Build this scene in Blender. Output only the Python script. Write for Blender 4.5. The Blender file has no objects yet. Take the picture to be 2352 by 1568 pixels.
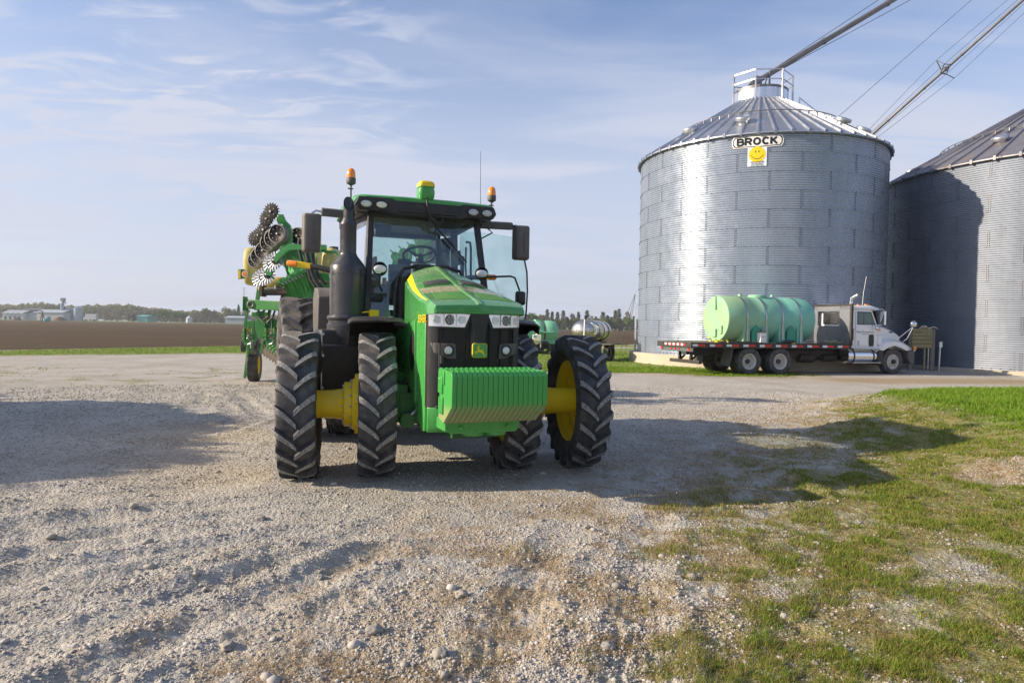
import bpy, bmesh, math, random
import numpy as np
from mathutils import Vector, Matrix, Euler, noise as mnoise
random.seed(7)
RNG = np.random.default_rng(11)
SC = bpy.context.scene
COL = SC.collection
R = math.radians
# ---------------------------------------------------------------- camera
CAM_H = 1.678
PITCH, ROLL = R(1.28), R(1.0)
FPX, CX, CY = 1568.0, 1176.0, 784.0
c_fw = Vector((0, math.cos(PITCH), -math.sin(PITCH)))
_up = Vector((0, math.sin(PITCH), math.cos(PITCH)))
c_rt = Vector((1, 0, 0)) * math.cos(ROLL) + _up * math.sin(ROLL)
c_up = _up * math.cos(ROLL) - Vector((1, 0, 0)) * math.sin(ROLL)
c_o = Vector((0, 0, CAM_H))
cam = bpy.data.cameras.new('camera')
cam_o = bpy.data.objects.new('camera', cam)
COL.objects.link(cam_o)
m = Matrix((c_rt, c_up, -c_fw)).transposed().to_4x4()
m.translation = c_o
cam_o.matrix_world = m
cam.sensor_width = 36.0
cam.lens = 24.0
cam.clip_start = 0.05
cam.clip_end = 5000
SC.camera = cam_o
# ---------------------------------------------------------------- sun and sky
SUN_EL, SUN_TH = R(23.2), R(7.8)      # sunlight runs (cos TH, sin TH) across the yard, low from the left
sun_dir = Vector((-math.cos(SUN_TH) * math.cos(SUN_EL), -math.sin(SUN_TH) * math.cos(SUN_EL), math.sin(SUN_EL)))
sl = bpy.data.lights.new('sun', 'SUN')
sl.energy = 4.3
sl.angle = R(0.55)
sl.color = (1.0, 0.83, 0.61)
so = bpy.data.objects.new('sun', sl)
COL.objects.link(so)
so.rotation_euler = sun_dir.to_track_quat('Z', 'Y').to_euler()
W = bpy.data.worlds.new('World')
SC.world = W
W.use_nodes = True
nt = W.node_tree
for n in list(nt.nodes):
    nt.nodes.remove(n)
def wn(t, **k):
    n = nt.nodes.new(t)
    for a, b in k.items():
        setattr(n, a, b)
    return n
def wl(a, b):
    nt.links.new(a, b)
def wmath(op, a, b=None, clamp=False):
    n = wn('ShaderNodeMath', operation=op, use_clamp=clamp)
    for i, v in enumerate((a, b)):
        if v is None: continue
        if isinstance(v, (int, float)): n.inputs[i].default_value = v
        else: wl(v, n.inputs[i])
    return n.outputs[0]
sky = wn('ShaderNodeTexSky', sky_type='NISHITA', sun_disc=False)
sky.sun_elevation = SUN_EL
sky.sun_rotation = math.atan2(sun_dir.x, sun_dir.y)
sky.altitude = 200
sky.air_density = 1.0
sky.dust_density = 1.6
sky.ozone_density = 2.2
tc = wn('ShaderNodeTexCoord')
sep = wn('ShaderNodeSeparateXYZ'); wl(tc.outputs['Generated'], sep.inputs[0])
den = wmath('MAXIMUM', wmath('ADD', sep.outputs[2], 0.10), 0.06)
u = wmath('DIVIDE', sep.outputs[0], den); v = wmath('DIVIDE', sep.outputs[1], den)
cmb = wn('ShaderNodeCombineXYZ'); wl(u, cmb.inputs[0]); wl(v, cmb.inputs[1])
def cloud(rot, scale, sx, sy, detail, lo, hi, dist=0.3, loc=(0, 0, 0)):
    mp = wn('ShaderNodeMapping'); wl(cmb.outputs[0], mp.inputs[0])
    mp.inputs['Rotation'].default_value = (0, 0, R(rot)); mp.inputs['Scale'].default_value = (sx, sy, 1)
    mp.inputs['Location'].default_value = loc
    nz = wn('ShaderNodeTexNoise'); wl(mp.outputs[0], nz.inputs[0])
    nz.inputs['Scale'].default_value = scale; nz.inputs['Detail'].default_value = detail
    nz.inputs['Roughness'].default_value = 0.55; nz.inputs['Distortion'].default_value = dist
    mr = wn('ShaderNodeMapRange', interpolation_type='SMOOTHSTEP'); wl(nz.outputs[0], mr.inputs[0])
    mr.inputs[1].default_value = lo; mr.inputs[2].default_value = hi
    return mr.outputs[0]
veil = cloud(20, 0.55, 1.0, 1.0, 5, 0.30, 0.62, 0.4, (3.1, 0.7, 0))
veil2 = cloud(-12, 1.6, 0.5, 1.2, 7, 0.40, 0.68, 0.6, (1.0, 5.2, 0))
puff = cloud(-28, 4.2, 0.6, 1.3, 10, 0.46, 0.68, 1.1, (0.35, 2.2, 0))
# cirrus patch high on the left of the view: mask by direction
dv = wn('ShaderNodeVectorMath', operation='DOT_PRODUCT'); wl(tc.outputs['Generated'], dv.inputs[0])
dv.inputs[1].default_value = Vector((-0.40, 1.0, 0.395)).normalized()
dv2 = wn('ShaderNodeVectorMath', operation='DOT_PRODUCT'); wl(tc.outputs['Generated'], dv2.inputs[0])
dv2.inputs[1].default_value = Vector((-0.64, 1.0, 0.45)).normalized()
pm = wn('ShaderNodeMapRange', interpolation_type='SMOOTHSTEP'); wl(wmath('MAXIMUM', dv.outputs['Value'], dv2.outputs['Value']), pm.inputs[0])
pm.inputs[1].default_value = 0.955; pm.inputs[2].default_value = 0.995
puffm = wmath('MULTIPLY', puff, wmath('ADD', wmath('MULTIPLY', pm.outputs[0], 0.95), 0.06))
low = wn('ShaderNodeMapRange', interpolation_type='SMOOTHSTEP'); wl(sep.outputs[2], low.inputs[0])
low.inputs[1].default_value = 0.47; low.inputs[2].default_value = 0.16
lowf = wmath('MULTIPLY', low.outputs[0], 0.74)
a1 = wmath('MAXIMUM', wmath('MULTIPLY', veil, wmath('ADD', wmath('MULTIPLY', low.outputs[0], 0.45), 0.18)), lowf)
a2 = wmath('ADD', a1, wmath('MULTIPLY', veil2, wmath('ADD', wmath('MULTIPLY', low.outputs[0], 0.25), 0.22)), True)
a3 = wmath('ADD', a2, wmath('MULTIPLY', puffm, 0.5), True)
mx = wn('ShaderNodeMix', data_type='RGBA')
wl(a3, mx.inputs[0]); wl(sky.outputs[0], mx.inputs[6])
mx.inputs[7].default_value = (3.9, 4.02, 4.28, 1)
tint = wn('ShaderNodeMix', data_type='RGBA', blend_type='MULTIPLY'); tint.inputs[0].default_value = 1.0
wl(mx.outputs[2], tint.inputs[6]); tint.inputs[7].default_value = (0.90, 0.925, 1.04, 1)
bg = wn('ShaderNodeBackground'); bg.inputs[1].default_value = 0.105
wl(tint.outputs[2], bg.inputs[0])
ow = wn('ShaderNodeOutputWorld'); wl(bg.outputs[0], ow.inputs[0])
SC.view_settings.view_transform = 'Standard'
SC.view_settings.look = 'None'
SC.view_settings.exposure = 0.84
SC.view_settings.gamma = 1.0
SC.render.film_transparent = False
SC.cycles.max_bounces = 8
SC.cycles.transparent_max_bounces = 16
SC.cycles.use_denoising = True
SC.cycles.sample_clamp_indirect = 4.0

# ---------------------------------------------------------------- helpers
def pray(px, py):
    return c_fw + c_rt * ((px - CX) / FPX) - c_up * ((py - CY) / FPX)
def at(px, py, Y):
    r = pray(px, py); return c_o + r * (Y / r.y)
def gnd(px, py, z=0.0):
    r = pray(px, py); return c_o + r * ((z - CAM_H) / r.z)

def tag(o, label=None, cat=None, group=None, kind=None):
    if label: o['label'] = label
    if cat: o['category'] = cat
    if group: o['group'] = group
    if kind: o['kind'] = kind
    return o
def empty(name, loc=(0, 0, 0), rz=0.0):
    o = bpy.data.objects.new(name, None); COL.objects.link(o)
    o.location = loc; o.rotation_euler = (0, 0, rz); o.empty_display_size = 0.3
    return o
def copy_tree(o, parent=None):
    c = o.copy(); COL.objects.link(c); c.parent = parent
    for ch in list(o.children): copy_tree(ch, c)
    return c

class MB:
    def __init__(s): s.v = []; s.f = []; s.m = []
    def add(s, vs, fs, mi=0):
        b = len(s.v); s.v.extend([tuple(p) for p in vs])
        s.f.extend([tuple(b + i for i in f) for f in fs]); s.m.extend([mi] * len(fs)); return s
    def box(s, c, d, rot=None, mi=0, taper=None):
        c = Vector(c); hx, hy, hz = d[0] / 2, d[1] / 2, d[2] / 2
        tx, ty = taper or (1, 1)
        vs = [Vector((x * hx * (tx if z > 0 else 1), y * hy * (ty if z > 0 else 1), z * hz)) for z in (-1, 1) for x, y in ((-1, -1), (1, -1), (1, 1), (-1, 1))]
        if rot is not None:
            M = rot if isinstance(rot, Matrix) else Euler(rot).to_matrix()
            vs = [M @ p for p in vs]
        return s.add([p + c for p in vs], [(3, 2, 1, 0), (4, 5, 6, 7), (0, 1, 5, 4), (1, 2, 6, 5), (2, 3, 7, 6), (3, 0, 4, 7)], mi)
    def bar(s, p0, p1, w, h, mi=0, up=(0, 0, 1)):
        p0 = Vector(p0); p1 = Vector(p1); d = p1 - p0; L = d.length; d.normalize()
        x = d.cross(Vector(up))
        if x.length < 1e-4: x = d.cross(Vector((1, 0, 0)))
        x.normalize(); z = x.cross(d)
        M = Matrix((x, d, z)).transposed()
        return s.box((p0 + p1) / 2, (w, L, h), M, mi)
    def frame(s, d):
        d = Vector(d).normalized(); a = Vector((0, 0, 1)) if abs(d.z) < 0.9 else Vector((1, 0, 0))
        x = d.cross(a).normalized(); return x, d.cross(x).normalized(), d
    def cyl(s, p0, p1, r0, r1=None, n=16, mi=0, cap=True):
        r1 = r0 if r1 is None else r1
        p0 = Vector(p0); p1 = Vector(p1); x, y, d = s.frame(p1 - p0)
        vs = []
        for p, r in ((p0, r0), (p1, r1)):
            for i in range(n):
                a = 2 * math.pi * i / n; vs.append(p + x * (r * math.cos(a)) + y * (r * math.sin(a)))
        fs = [(i, (i + 1) % n, n + (i + 1) % n, n + i) for i in range(n)]
        if cap: fs += [tuple(range(n))[::-1], tuple(range(n, 2 * n))]
        return s.add(vs, fs, mi)
    def tube(s, pts, r, n=8, mi=0, cap=True):
        pts = [Vector(p) for p in pts]; k = len(pts); vs = []
        x = None
        for i, p in enumerate(pts):
            d = (pts[min(i + 1, k - 1)] - pts[max(i - 1, 0)]).normalized()
            if x is None: x, y, _ = s.frame(d)
            else:
                x = (x - d * x.dot(d)).normalized(); y = d.cross(x)
            rr = r[i] if isinstance(r, (list, tuple)) else r
            for j in range(n):
                a = 2 * math.pi * j / n; vs.append(p + x * (rr * math.cos(a)) + y * (rr * math.sin(a)))
        fs = [(i * n + j, i * n + (j + 1) % n, (i + 1) * n + (j + 1) % n, (i + 1) * n + j) for i in range(k - 1) for j in range(n)]
        if cap: fs += [tuple(range(n))[::-1], tuple(range((k - 1) * n, k * n))]
        return s.add(vs, fs, mi)
    def lathe(s, prof, o=(0, 0, 0), ax=(0, 0, 1), n=32, mi=0, cap0=False, cap1=False, a0=0.0, a1=None, mis=None):
        o = Vector(o); x, y, d = s.frame(ax); k = len(prof); vs = []
        full = a1 is None; N = n if full else n + 1
        for r, h in prof:
            for i in range(N):
                a = a0 + ((2 * math.pi) if full else (a1 - a0)) * i / n
                vs.append(o + d * h + x * (r * math.cos(a)) + y * (r * math.sin(a)))
        b = len(s.v); s.v.extend([tuple(p) for p in vs])
        for j in range(k - 1):
            for i in range(n):
                i2 = (i + 1) % N
                s.f.append((b + j * N + i, b + j * N + i2, b + (j + 1) * N + i2, b + (j + 1) * N + i)); s.m.append(mis[j] if mis else mi)
        if cap0: s.f.append(tuple(b + i for i in range(N))[::-1]); s.m.append(mis[0] if mis else mi)
        if cap1: s.f.append(tuple(b + (k - 1) * N + i for i in range(N))); s.m.append(mis[-1] if mis else mi)
        return s
    def prism(s, poly, o, u, v, t, mi=0, mi_side=None):
        """polygon (a,b) in plane o+a*u+b*v, extruded by vector t"""
        o = Vector(o); u = Vector(u); v = Vector(v); t = Vector(t); n = len(poly)
        vs = [o + u * a + v * b for a, b in poly]; vs += [p + t for p in vs]
        s.add(vs, [tuple(range(n))[::-1], tuple(range(n, 2 * n))], mi)
        b = len(s.v) - 2 * n
        for i in range(n):
            j = (i + 1) % n; s.f.append((b + i, b + j, b + n + j, b + n + i)); s.m.append(mi if mi_side is None else mi_side)
        return s
    def sphere(s, c, r, n=16, k=10, mi=0, sc=(1, 1, 1), z0=-1.0):
        c = Vector(c); prof = []
        for j in range(k + 1):
            a = -math.pi / 2 + math.pi * j / k
            prof.append((max(1e-4, math.cos(a)) * r, max(z0, math.sin(a)) * r))
        b = len(s.v); s.lathe(prof, (0, 0, 0), (0, 0, 1), n, mi)
        for i in range(b, len(s.v)):
            p = s.v[i]; s.v[i] = (c.x + p[0] * sc[0], c.y + p[1] * sc[1], c.z + p[2] * sc[2])
        return s
    def loft(s, secs, mi=0, closed=True, cap=True):
        n = len(secs[0]); vs = [p for sec in secs for p in sec]; fs = []
        for i in range(len(secs) - 1):
            for j in range(n if closed else n - 1):
                k = (j + 1) % n; fs.append((i * n + j, i * n + k, (i + 1) * n + k, (i + 1) * n + j))
        if cap: fs += [tuple(range(n))[::-1], tuple(range((len(secs) - 1) * n, len(secs) * n))]
        return s.add(vs, fs, mi)
    def build(s, name, mats, parent=None, loc=None, rot=None, bevel=0.0, smooth=35, seg=2, recalc=True, label=None):
        me = bpy.data.meshes.new(name); me.from_pydata(s.v, [], s.f)
        if not isinstance(mats, (list, tuple)): mats = [mats]
        for x in mats: me.materials.append(x)
        if len(mats) > 1: me.polygons.foreach_set('material_index', s.m)
        if recalc:
            bm = bmesh.new(); bm.from_mesh(me); bmesh.ops.recalc_face_normals(bm, faces=bm.faces); bm.to_mesh(me); bm.free()
        if smooth:
            me.polygons.foreach_set('use_smooth', [True] * len(me.polygons)); me.set_sharp_from_angle(angle=R(smooth))
        me.update()
        o = bpy.data.objects.new(name, me); COL.objects.link(o)
        if parent: o.parent = parent
        if loc is not None: o.location = loc
        if rot is not None: o.rotation_euler = rot
        if bevel:
            b = o.modifiers.new('bevel', 'BEVEL'); b.width = bevel; b.segments = seg; b.limit_method = 'ANGLE'; b.angle_limit = R(40); b.harden_normals = False
        if label: o['label'] = label
        return o

def np_mesh(name, verts, faces, mats, smooth=False, attr=None, parent=None, cols=None):
    """faces: (N,k) int array"""
    me = bpy.data.meshes.new(name)
    verts = np.ascontiguousarray(verts, dtype=np.float32); faces = np.ascontiguousarray(faces, dtype=np.int32)
    me.vertices.add(len(verts)); me.vertices.foreach_set('co', verts.ravel())
    k = faces.shape[1]
    me.loops.add(faces.size); me.loops.foreach_set('vertex_index', faces.ravel())
    me.polygons.add(len(faces)); me.polygons.foreach_set('loop_start', np.arange(0, faces.size, k, dtype=np.int32))
    if not isinstance(mats, (list, tuple)): mats = [mats]
    for x in mats: me.materials.append(x)
    if smooth: me.polygons.foreach_set('use_smooth', np.ones(len(faces), dtype=bool))
    if cols is not None:
        a = me.color_attributes.new('mask', 'FLOAT_COLOR', 'POINT'); a.data.foreach_set('color', np.ascontiguousarray(cols, dtype=np.float32).ravel())
    me.update(calc_edges=True); me.validate()
    o = bpy.data.objects.new(name, me); COL.objects.link(o)
    if parent: o.parent = parent
    return o

# ---------------------------------------------------------------- materials
class MT:
    def __init__(s, name):
        s.m = bpy.data.materials.new(name); s.m.use_nodes = True; s.t = s.m.node_tree; s.p = s.t.nodes['Principled BSDF']; s.out = s.t.nodes['Material Output']
        s.tc = s.t.nodes.new('ShaderNodeTexCoord')
    def n(s, t, **k):
        n = s.t.nodes.new(t)
        for a, b in k.items(): setattr(n, a, b)
        return n
    def l(s, a, b): s.t.links.new(a, b)
    def put(s, sock, v):
        if hasattr(v, 'default_value') or hasattr(v, 'links'): s.l(v, sock)
        else: sock.default_value = v
    def math(s, op, a, b=None, clamp=False):
        n = s.n('ShaderNodeMath', operation=op, use_clamp=clamp); s.put(n.inputs[0], a)
        if b is not None: s.put(n.inputs[1], b)
        return n.outputs[0]
    def noise(s, scale, detail=4, rough=0.55, vec=None, dist=0.0, stretch=None):
        v = vec or s.tc.outputs['Object']
        if stretch:
            mp = s.n('ShaderNodeMapping'); s.l(v, mp.inputs[0]); mp.inputs['Scale'].default_value = stretch; v = mp.outputs[0]
        n = s.n('ShaderNodeTexNoise'); s.l(v, n.inputs[0]); n.inputs['Scale'].default_value = scale
        n.inputs['Detail'].default_value = detail; n.inputs['Roughness'].default_value = rough; n.inputs['Distortion'].default_value = dist
        return n.outputs[0]
    def ramp(s, v, lo, hi, a=0.0, b=1.0):
        n = s.n('ShaderNodeMapRange', interpolation_type='SMOOTHSTEP'); s.put(n.inputs[0], v)
        n.inputs[1].default_value = lo; n.inputs[2].default_value = hi; n.inputs[3].default_value = a; n.inputs[4].default_value = b
        return n.outputs[0]
    def mix(s, f, a, b, mode='MIX'):
        n = s.n('ShaderNodeMix', data_type='RGBA', blend_type=mode); s.put(n.inputs[0], f)
        for sock, v in ((n.inputs[6], a), (n.inputs[7], b)):
            if isinstance(v, tuple): sock.default_value = (*v[:3], 1)
            else: s.l(v, sock)
        return n.outputs[2]
    def bump(s, h, strength=0.3, dist=0.01):
        n = s.n('ShaderNodeBump'); s.l(h, n.inputs['Height']); n.inputs['Strength'].default_value = strength; n.inputs['Distance'].default_value = dist
        s.l(n.outputs[0], s.p.inputs['Normal']); return n
    def set(s, **k):
        for a, b in k.items():
            a = a.replace('_', ' ')
            if isinstance(b, tuple) and len(b) == 3: b = (*b, 1)
            s.put(s.p.inputs[a], b)
        return s
    def nz(s):
        g = s.n('ShaderNodeNewGeometry'); sp = s.n('ShaderNodeSeparateXYZ'); s.l(g.outputs['Normal'], sp.inputs[0]); return sp.outputs[2]

def mat(name, col, rough=0.5, metal=0.0, var=0.12, vs=6.0, bump=0.0, bs=60.0, dust=0.0, dcol=(0.42, 0.35, 0.25), coat=0.0, spec=0.5, ds=5.0, emit=0.0):
    t = MT(name)
    c2 = tuple(max(0, x * (1 - var)) for x in col); c3 = tuple(min(1, x * (1 + var)) for x in col)
    c = t.mix(t.noise(vs, 4), c2, c3)
    r = t.ramp(t.noise(vs * 3, 3), 0.3, 0.7, max(0.02, rough - 0.06), min(1, rough + 0.08))
    if dust:
        d1 = t.ramp(t.noise(ds, 6, 0.65), 0.42, 0.72)
        up = t.ramp(t.nz(), -0.1, 0.95, 0.30, 1.0)
        f = t.math('MULTIPLY', t.math('MULTIPLY', t.math('ADD', d1, 0.25), up), dust, True)
        c = t.mix(f, c, dcol)
        r = t.math('ADD', r, t.math('MULTIPLY', f, 0.4), True)
    t.set(Base_Color=c, Roughness=r, Metallic=metal)
    t.p.inputs['Coat Weight'].default_value = coat; t.p.inputs['Coat Roughness'].default_value = 0.08
    t.p.inputs['Specular IOR Level'].default_value = spec
    if bump: t.bump(t.noise(bs, 4), bump, 0.01)
    if emit:
        t.p.inputs['Emission Color'].default_value = (*col, 1); t.p.inputs['Emission Strength'].default_value = emit
    return t.m

def glass_mat(name, tint=(0.82, 0.93, 0.92), f0=0.08, dirt=0.05):
    t = MT(name); t.t.nodes.remove(t.p)
    tr = t.n('ShaderNodeBsdfTransparent'); tr.inputs[0].default_value = (*tint, 1)
    gl = t.n('ShaderNodeBsdfGlossy'); gl.inputs[0].default_value = (1, 1, 1, 1); gl.inputs['Roughness'].default_value = 0.01
    df = t.n('ShaderNodeBsdfDiffuse'); df.inputs[0].default_value = (0.6, 0.62, 0.6, 1)
    fr = t.n('ShaderNodeFresnel'); fr.inputs[0].default_value = 1.5
    f = t.math('ADD', t.math('MULTIPLY', fr.outputs[0], 1.3), f0, True)
    m1 = t.n('ShaderNodeMixShader'); t.l(f, m1.inputs[0]); t.l(tr.outputs[0], m1.inputs[1]); t.l(gl.outputs[0], m1.inputs[2])
    m2 = t.n('ShaderNodeMixShader'); t.l(t.ramp(t.noise(3, 6), 0.35, 0.8, dirt * 0.4, dirt * 2), m2.inputs[0]); t.l(m1.outputs[0], m2.inputs[1]); t.l(df.outputs[0], m2.inputs[2])
    t.l(m2.outputs[0], t.out.inputs[0])
    return t.m

M = {}
M['green'] = mat('tractor_green', (0.052, 0.34, 0.070), 0.30, var=0.10, dust=0.16, coat=0.45)
def hood_mat():
    t = MT('hood_green'); c = t.mix(t.noise(6, 4), (0.038, 0.26, 0.050), (0.046, 0.30, 0.06))
    sp = t.n('ShaderNodeSeparateXYZ'); t.l(t.tc.outputs['Object'], sp.inputs[0]); y = sp.outputs[1]
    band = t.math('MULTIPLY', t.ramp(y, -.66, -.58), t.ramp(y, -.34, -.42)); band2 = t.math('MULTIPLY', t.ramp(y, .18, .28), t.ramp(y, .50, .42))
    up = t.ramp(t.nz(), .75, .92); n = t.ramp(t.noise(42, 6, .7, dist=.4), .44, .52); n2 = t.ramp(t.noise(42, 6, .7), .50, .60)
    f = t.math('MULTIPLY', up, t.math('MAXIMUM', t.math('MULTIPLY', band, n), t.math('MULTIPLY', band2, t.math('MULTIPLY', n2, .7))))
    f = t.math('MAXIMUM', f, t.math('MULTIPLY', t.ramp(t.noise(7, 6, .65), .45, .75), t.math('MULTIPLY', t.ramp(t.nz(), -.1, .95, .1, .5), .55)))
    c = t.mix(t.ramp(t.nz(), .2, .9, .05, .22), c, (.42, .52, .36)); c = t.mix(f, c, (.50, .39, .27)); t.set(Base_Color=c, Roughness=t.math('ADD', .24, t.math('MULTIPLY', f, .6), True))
    t.p.inputs['Coat Weight'].default_value = .5; return t.m
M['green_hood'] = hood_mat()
def weight_mat():
    t = MT('weight_green'); c = t.mix(t.noise(9, 5, .65), (0.050, 0.32, 0.066), (0.062, 0.39, 0.085))
    sp = t.n('ShaderNodeSeparateXYZ'); t.l(t.tc.outputs['Object'], sp.inputs[0])
    low = t.ramp(sp.outputs[2], 1.00, .84); f = t.math('MULTIPLY', low, t.ramp(t.noise(16, 6, .7), .25, .65, .35, .85))
    f = t.math('MAXIMUM', f, t.math('MULTIPLY', t.ramp(t.noise(24, 6, .7), .52, .72), .30)); c = t.mix(f, c, (.30, .27, .15))
    ch = t.ramp(t.noise(55, 4, .6), .68, .72, 0, .7); c = t.mix(ch, c, (.10, .12, .07))
    t.set(Base_Color=c, Roughness=t.math('ADD', .32, t.math('MULTIPLY', f, .5), True)); t.p.inputs['Coat Weight'].default_value = .25
    t.bump(t.noise(120, 3), .08, .004); return t.m
M['green_weight'] = weight_mat()
M['green_dust'] = mat('dusty_green', (0.035, 0.24, 0.052), 0.45, var=0.2, dust=0.35, ds=4)
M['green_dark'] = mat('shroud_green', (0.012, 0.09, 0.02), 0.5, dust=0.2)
M['decal_green'] = mat('matte_green_panel', (0.055, 0.24, 0.035), 0.75, dust=0.15)
M['yellow'] = mat('rim_yellow', (0.92, 0.70, 0.015), 0.42, var=0.05, dust=0.06, coat=0.2)
M['yellow_bright'] = mat('decal_yellow', (0.85, 0.60, 0.01), 0.35, var=0.03)
M['black'] = mat('black_plastic', (0.020, 0.021, 0.024), 0.45, var=0.2, dust=0.10, bump=0.15, bs=220)
M['black_gloss'] = mat('black_gloss', (0.012, 0.012, 0.014), 0.18, dust=0.05)
M['black_metal'] = mat('black_metal', (0.030, 0.033, 0.042), 0.33, var=0.2, dust=0.10, ds=8, coat=0.25)
M['grey_plastic'] = mat('grey_plastic', (0.085, 0.085, 0.09), 0.55, dust=0.35, bump=0.1, bs=180, dcol=(0.36, 0.29, 0.2))
M['mirror_shell'] = mat('mirror_shell', (0.11, 0.105, 0.10), 0.6, dust=0.75, ds=2.5, bump=0.15, bs=150, dcol=(0.30, 0.25, 0.19))
M['grille'] = mat('grille_black', (0.008, 0.008, 0.009), 0.5, dust=0.04)
M['chrome'] = mat('chrome', (0.75, 0.76, 0.78), 0.10, 1.0, var=0.03)
M['steel'] = mat('steel', (0.45, 0.46, 0.48), 0.35, 1.0, var=0.1)
M['lens'] = mat('lamp_lens', (0.75, 0.77, 0.78), 0.08, 0.0, var=0.02, coat=0.8)
M['reflector'] = mat('lamp_reflector', (0.80, 0.82, 0.85), 0.16, 0.9, var=0.03)
M['led'] = mat('lamp_cell', (0.30, 0.31, 0.30), 0.15, 0.6, var=0.3, vs=60, coat=0.6)
M['orange'] = mat('amber_lens', (0.95, 0.27, 0.006), 0.12, var=0.08, coat=0.9)
M['orange'].node_tree.nodes['Principled BSDF'].inputs['Transmission Weight'].default_value = 0.0
M['red'] = mat('red_lens', (0.6, 0.02, 0.01), 0.25, coat=0.4)
M['white'] = mat('white_paint', (0.84, 0.85, 0.87), 0.30, var=0.04, dust=0.10, coat=0.4, ds=3)
M['white_plain'] = mat('white_marking', (0.78, 0.78, 0.76), 0.5, var=0.03)
M['beige'] = mat('cab_trim', (0.20, 0.185, 0.155), 0.6, var=0.1)
M['seat'] = mat('seat_fabric', (0.05, 0.055, 0.055), 0.8, bump=0.2, bs=300)
M['glass'] = glass_mat('cab_glass', (0.88, 0.96, 0.94), 0.02, 0.02)
M['door_glass'] = glass_mat('door_glass', (0.83, 0.94, 0.93), 0.04, 0.06)
M['truck_glass'] = glass_mat('truck_glass', (0.35, 0.5, 0.48), 0.12, 0.02)
M['hose'] = mat('rubber_hose', (0.025, 0.025, 0.027), 0.55, dust=0.2)

def rubber(name, base=(0.034, 0.037, 0.046), dustc=(0.24, 0.228, 0.21), amt=0.35):
    t = MT(name)
    c = t.mix(t.noise(3, 4), tuple(x * 0.8 for x in base), tuple(x * 1.3 for x in base))
    f = t.math('MULTIPLY', t.ramp(t.noise(5, 7, 0.7), 0.35, 0.75), amt, True)
    c = t.mix(f, c, dustc)
    t.set(Base_Color=c, Roughness=0.62); t.p.inputs['Specular IOR Level'].default_value = 0.35
    t.bump(t.noise(90, 4), 0.12, 0.004)
    return t.m
def lugtop(name):
    t = MT(name)
    n1 = t.ramp(t.noise(70, 5, 0.7), 0.38, 0.66); n2 = t.ramp(t.noise(9, 4), 0.3, 0.7)
    c = t.mix(n1, (0.16, 0.16, 0.165), (0.50, 0.49, 0.47))
    c = t.mix(t.math('MULTIPLY', n2, 0.45), c, (0.12, 0.12, 0.125))
    t.set(Base_Color=c, Roughness=0.85); t.bump(n1, 0.6, 0.006)
    return t.m
M['tyre'] = rubber('tyre_rubber', amt=0.48)
M['tyre_rear'] = rubber('dusty_tyre_rubber', amt=0.75)
M['lug'] = lugtop('worn_lug_face')
M['tyre_road'] = rubber('road_tyre', (0.035, 0.035, 0.037), amt=0.5)
# ---------------------------------------------------------------- ground functions
def _h2(ix, iy, seed):
    n = (ix.astype(np.int64) * 374761393 + iy.astype(np.int64) * 668265263 + seed * 1274126177) & 0xffffffff
    n = ((n ^ (n >> 13)) * 1274126177) & 0xffffffff
    return ((n ^ (n >> 16)) & 0xffff).astype(np.float64) / 65535.0
def vnoise(x, y, seed=0):
    ix = np.floor(x); iy = np.floor(y); fx = x - ix; fy = y - iy
    fx = fx * fx * (3 - 2 * fx); fy = fy * fy * (3 - 2 * fy)
    a = _h2(ix, iy, seed); b = _h2(ix + 1, iy, seed); c = _h2(ix, iy + 1, seed); d = _h2(ix + 1, iy + 1, seed)
    return (a * (1 - fx) + b * fx) * (1 - fy) + (c * (1 - fx) + d * fx) * fy
def fbm(x, y, sc, octv=4, seed=0, gain=0.5):
    s = 0; a = 1; t = 0
    for i in range(octv):
        ca, sa = math.cos(0.5 * i + 0.3), math.sin(0.5 * i + 0.3)
        s = s + a * vnoise((x * ca - y * sa) * sc + 17 * i, (x * sa + y * ca) * sc - 9 * i, seed + i); t += a; a *= gain; sc *= 2.03
    return s / t
def sstep(a, b, x):
    t = np.clip((x - a) / (b - a), 0, 1); return t * t * (3 - 2 * t)
def poly_sd(px, py, poly):
    """signed distance, positive inside"""
    P = np.asarray(poly, float); d = np.full(px.shape, 1e18); ins = np.zeros(px.shape, bool)
    for i in range(len(P)):
        x0, y0 = P[i - 1]; x1, y1 = P[i]
        dx, dy = x1 - x0, y1 - y0; t = np.clip(((px - x0) * dx + (py - y0) * dy) / (dx * dx + dy * dy), 0, 1)
        d = np.minimum(d, (px - x0 - t * dx) ** 2 + (py - y0 - t * dy) ** 2)
        c = ((y0 > py) != (y1 > py)); xi = x0 + (py - y0) * dx / (dy if abs(dy) > 1e-9 else 1e-9); ins ^= c & (px < xi)
    d = np.sqrt(d); return np.where(ins, d, -d)
def line_d(px, py, pts):
    d = np.full(px.shape, 1e9)
    for (x0, y0), (x1, y1) in zip(pts[:-1], pts[1:]):
        dx, dy = x1 - x0, y1 - y0; t = np.clip(((px - x0) * dx + (py - y0) * dy) / (dx * dx + dy * dy), 0, 1)
        d = np.minimum(d, np.hypot(px - x0 - t * dx, py - y0 - t * dy))
    return d
FAR_GRASS = [(-150, -10), (-60, 20), (-22.3, 29.6), (-14.3, 35.5), (-7, 35.5), (-1, 28), (.87, 25.3), (4.2, 25.3), (6.6, 24.7), (10, 24.9), (11.3, 26.2), (10, 30), (13, 42), (30, 48), (90, 60), (120, 110), (12.4, 71), (-18.7, 47), (-26, 35), (-150, 10)]
FIELD = [(-26, 35), (-18.7, 47), (12.4, 71), (120, 130), (900, 560), (900, 660), (-900, 660), (-900, -50), (-150, 10)]
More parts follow.
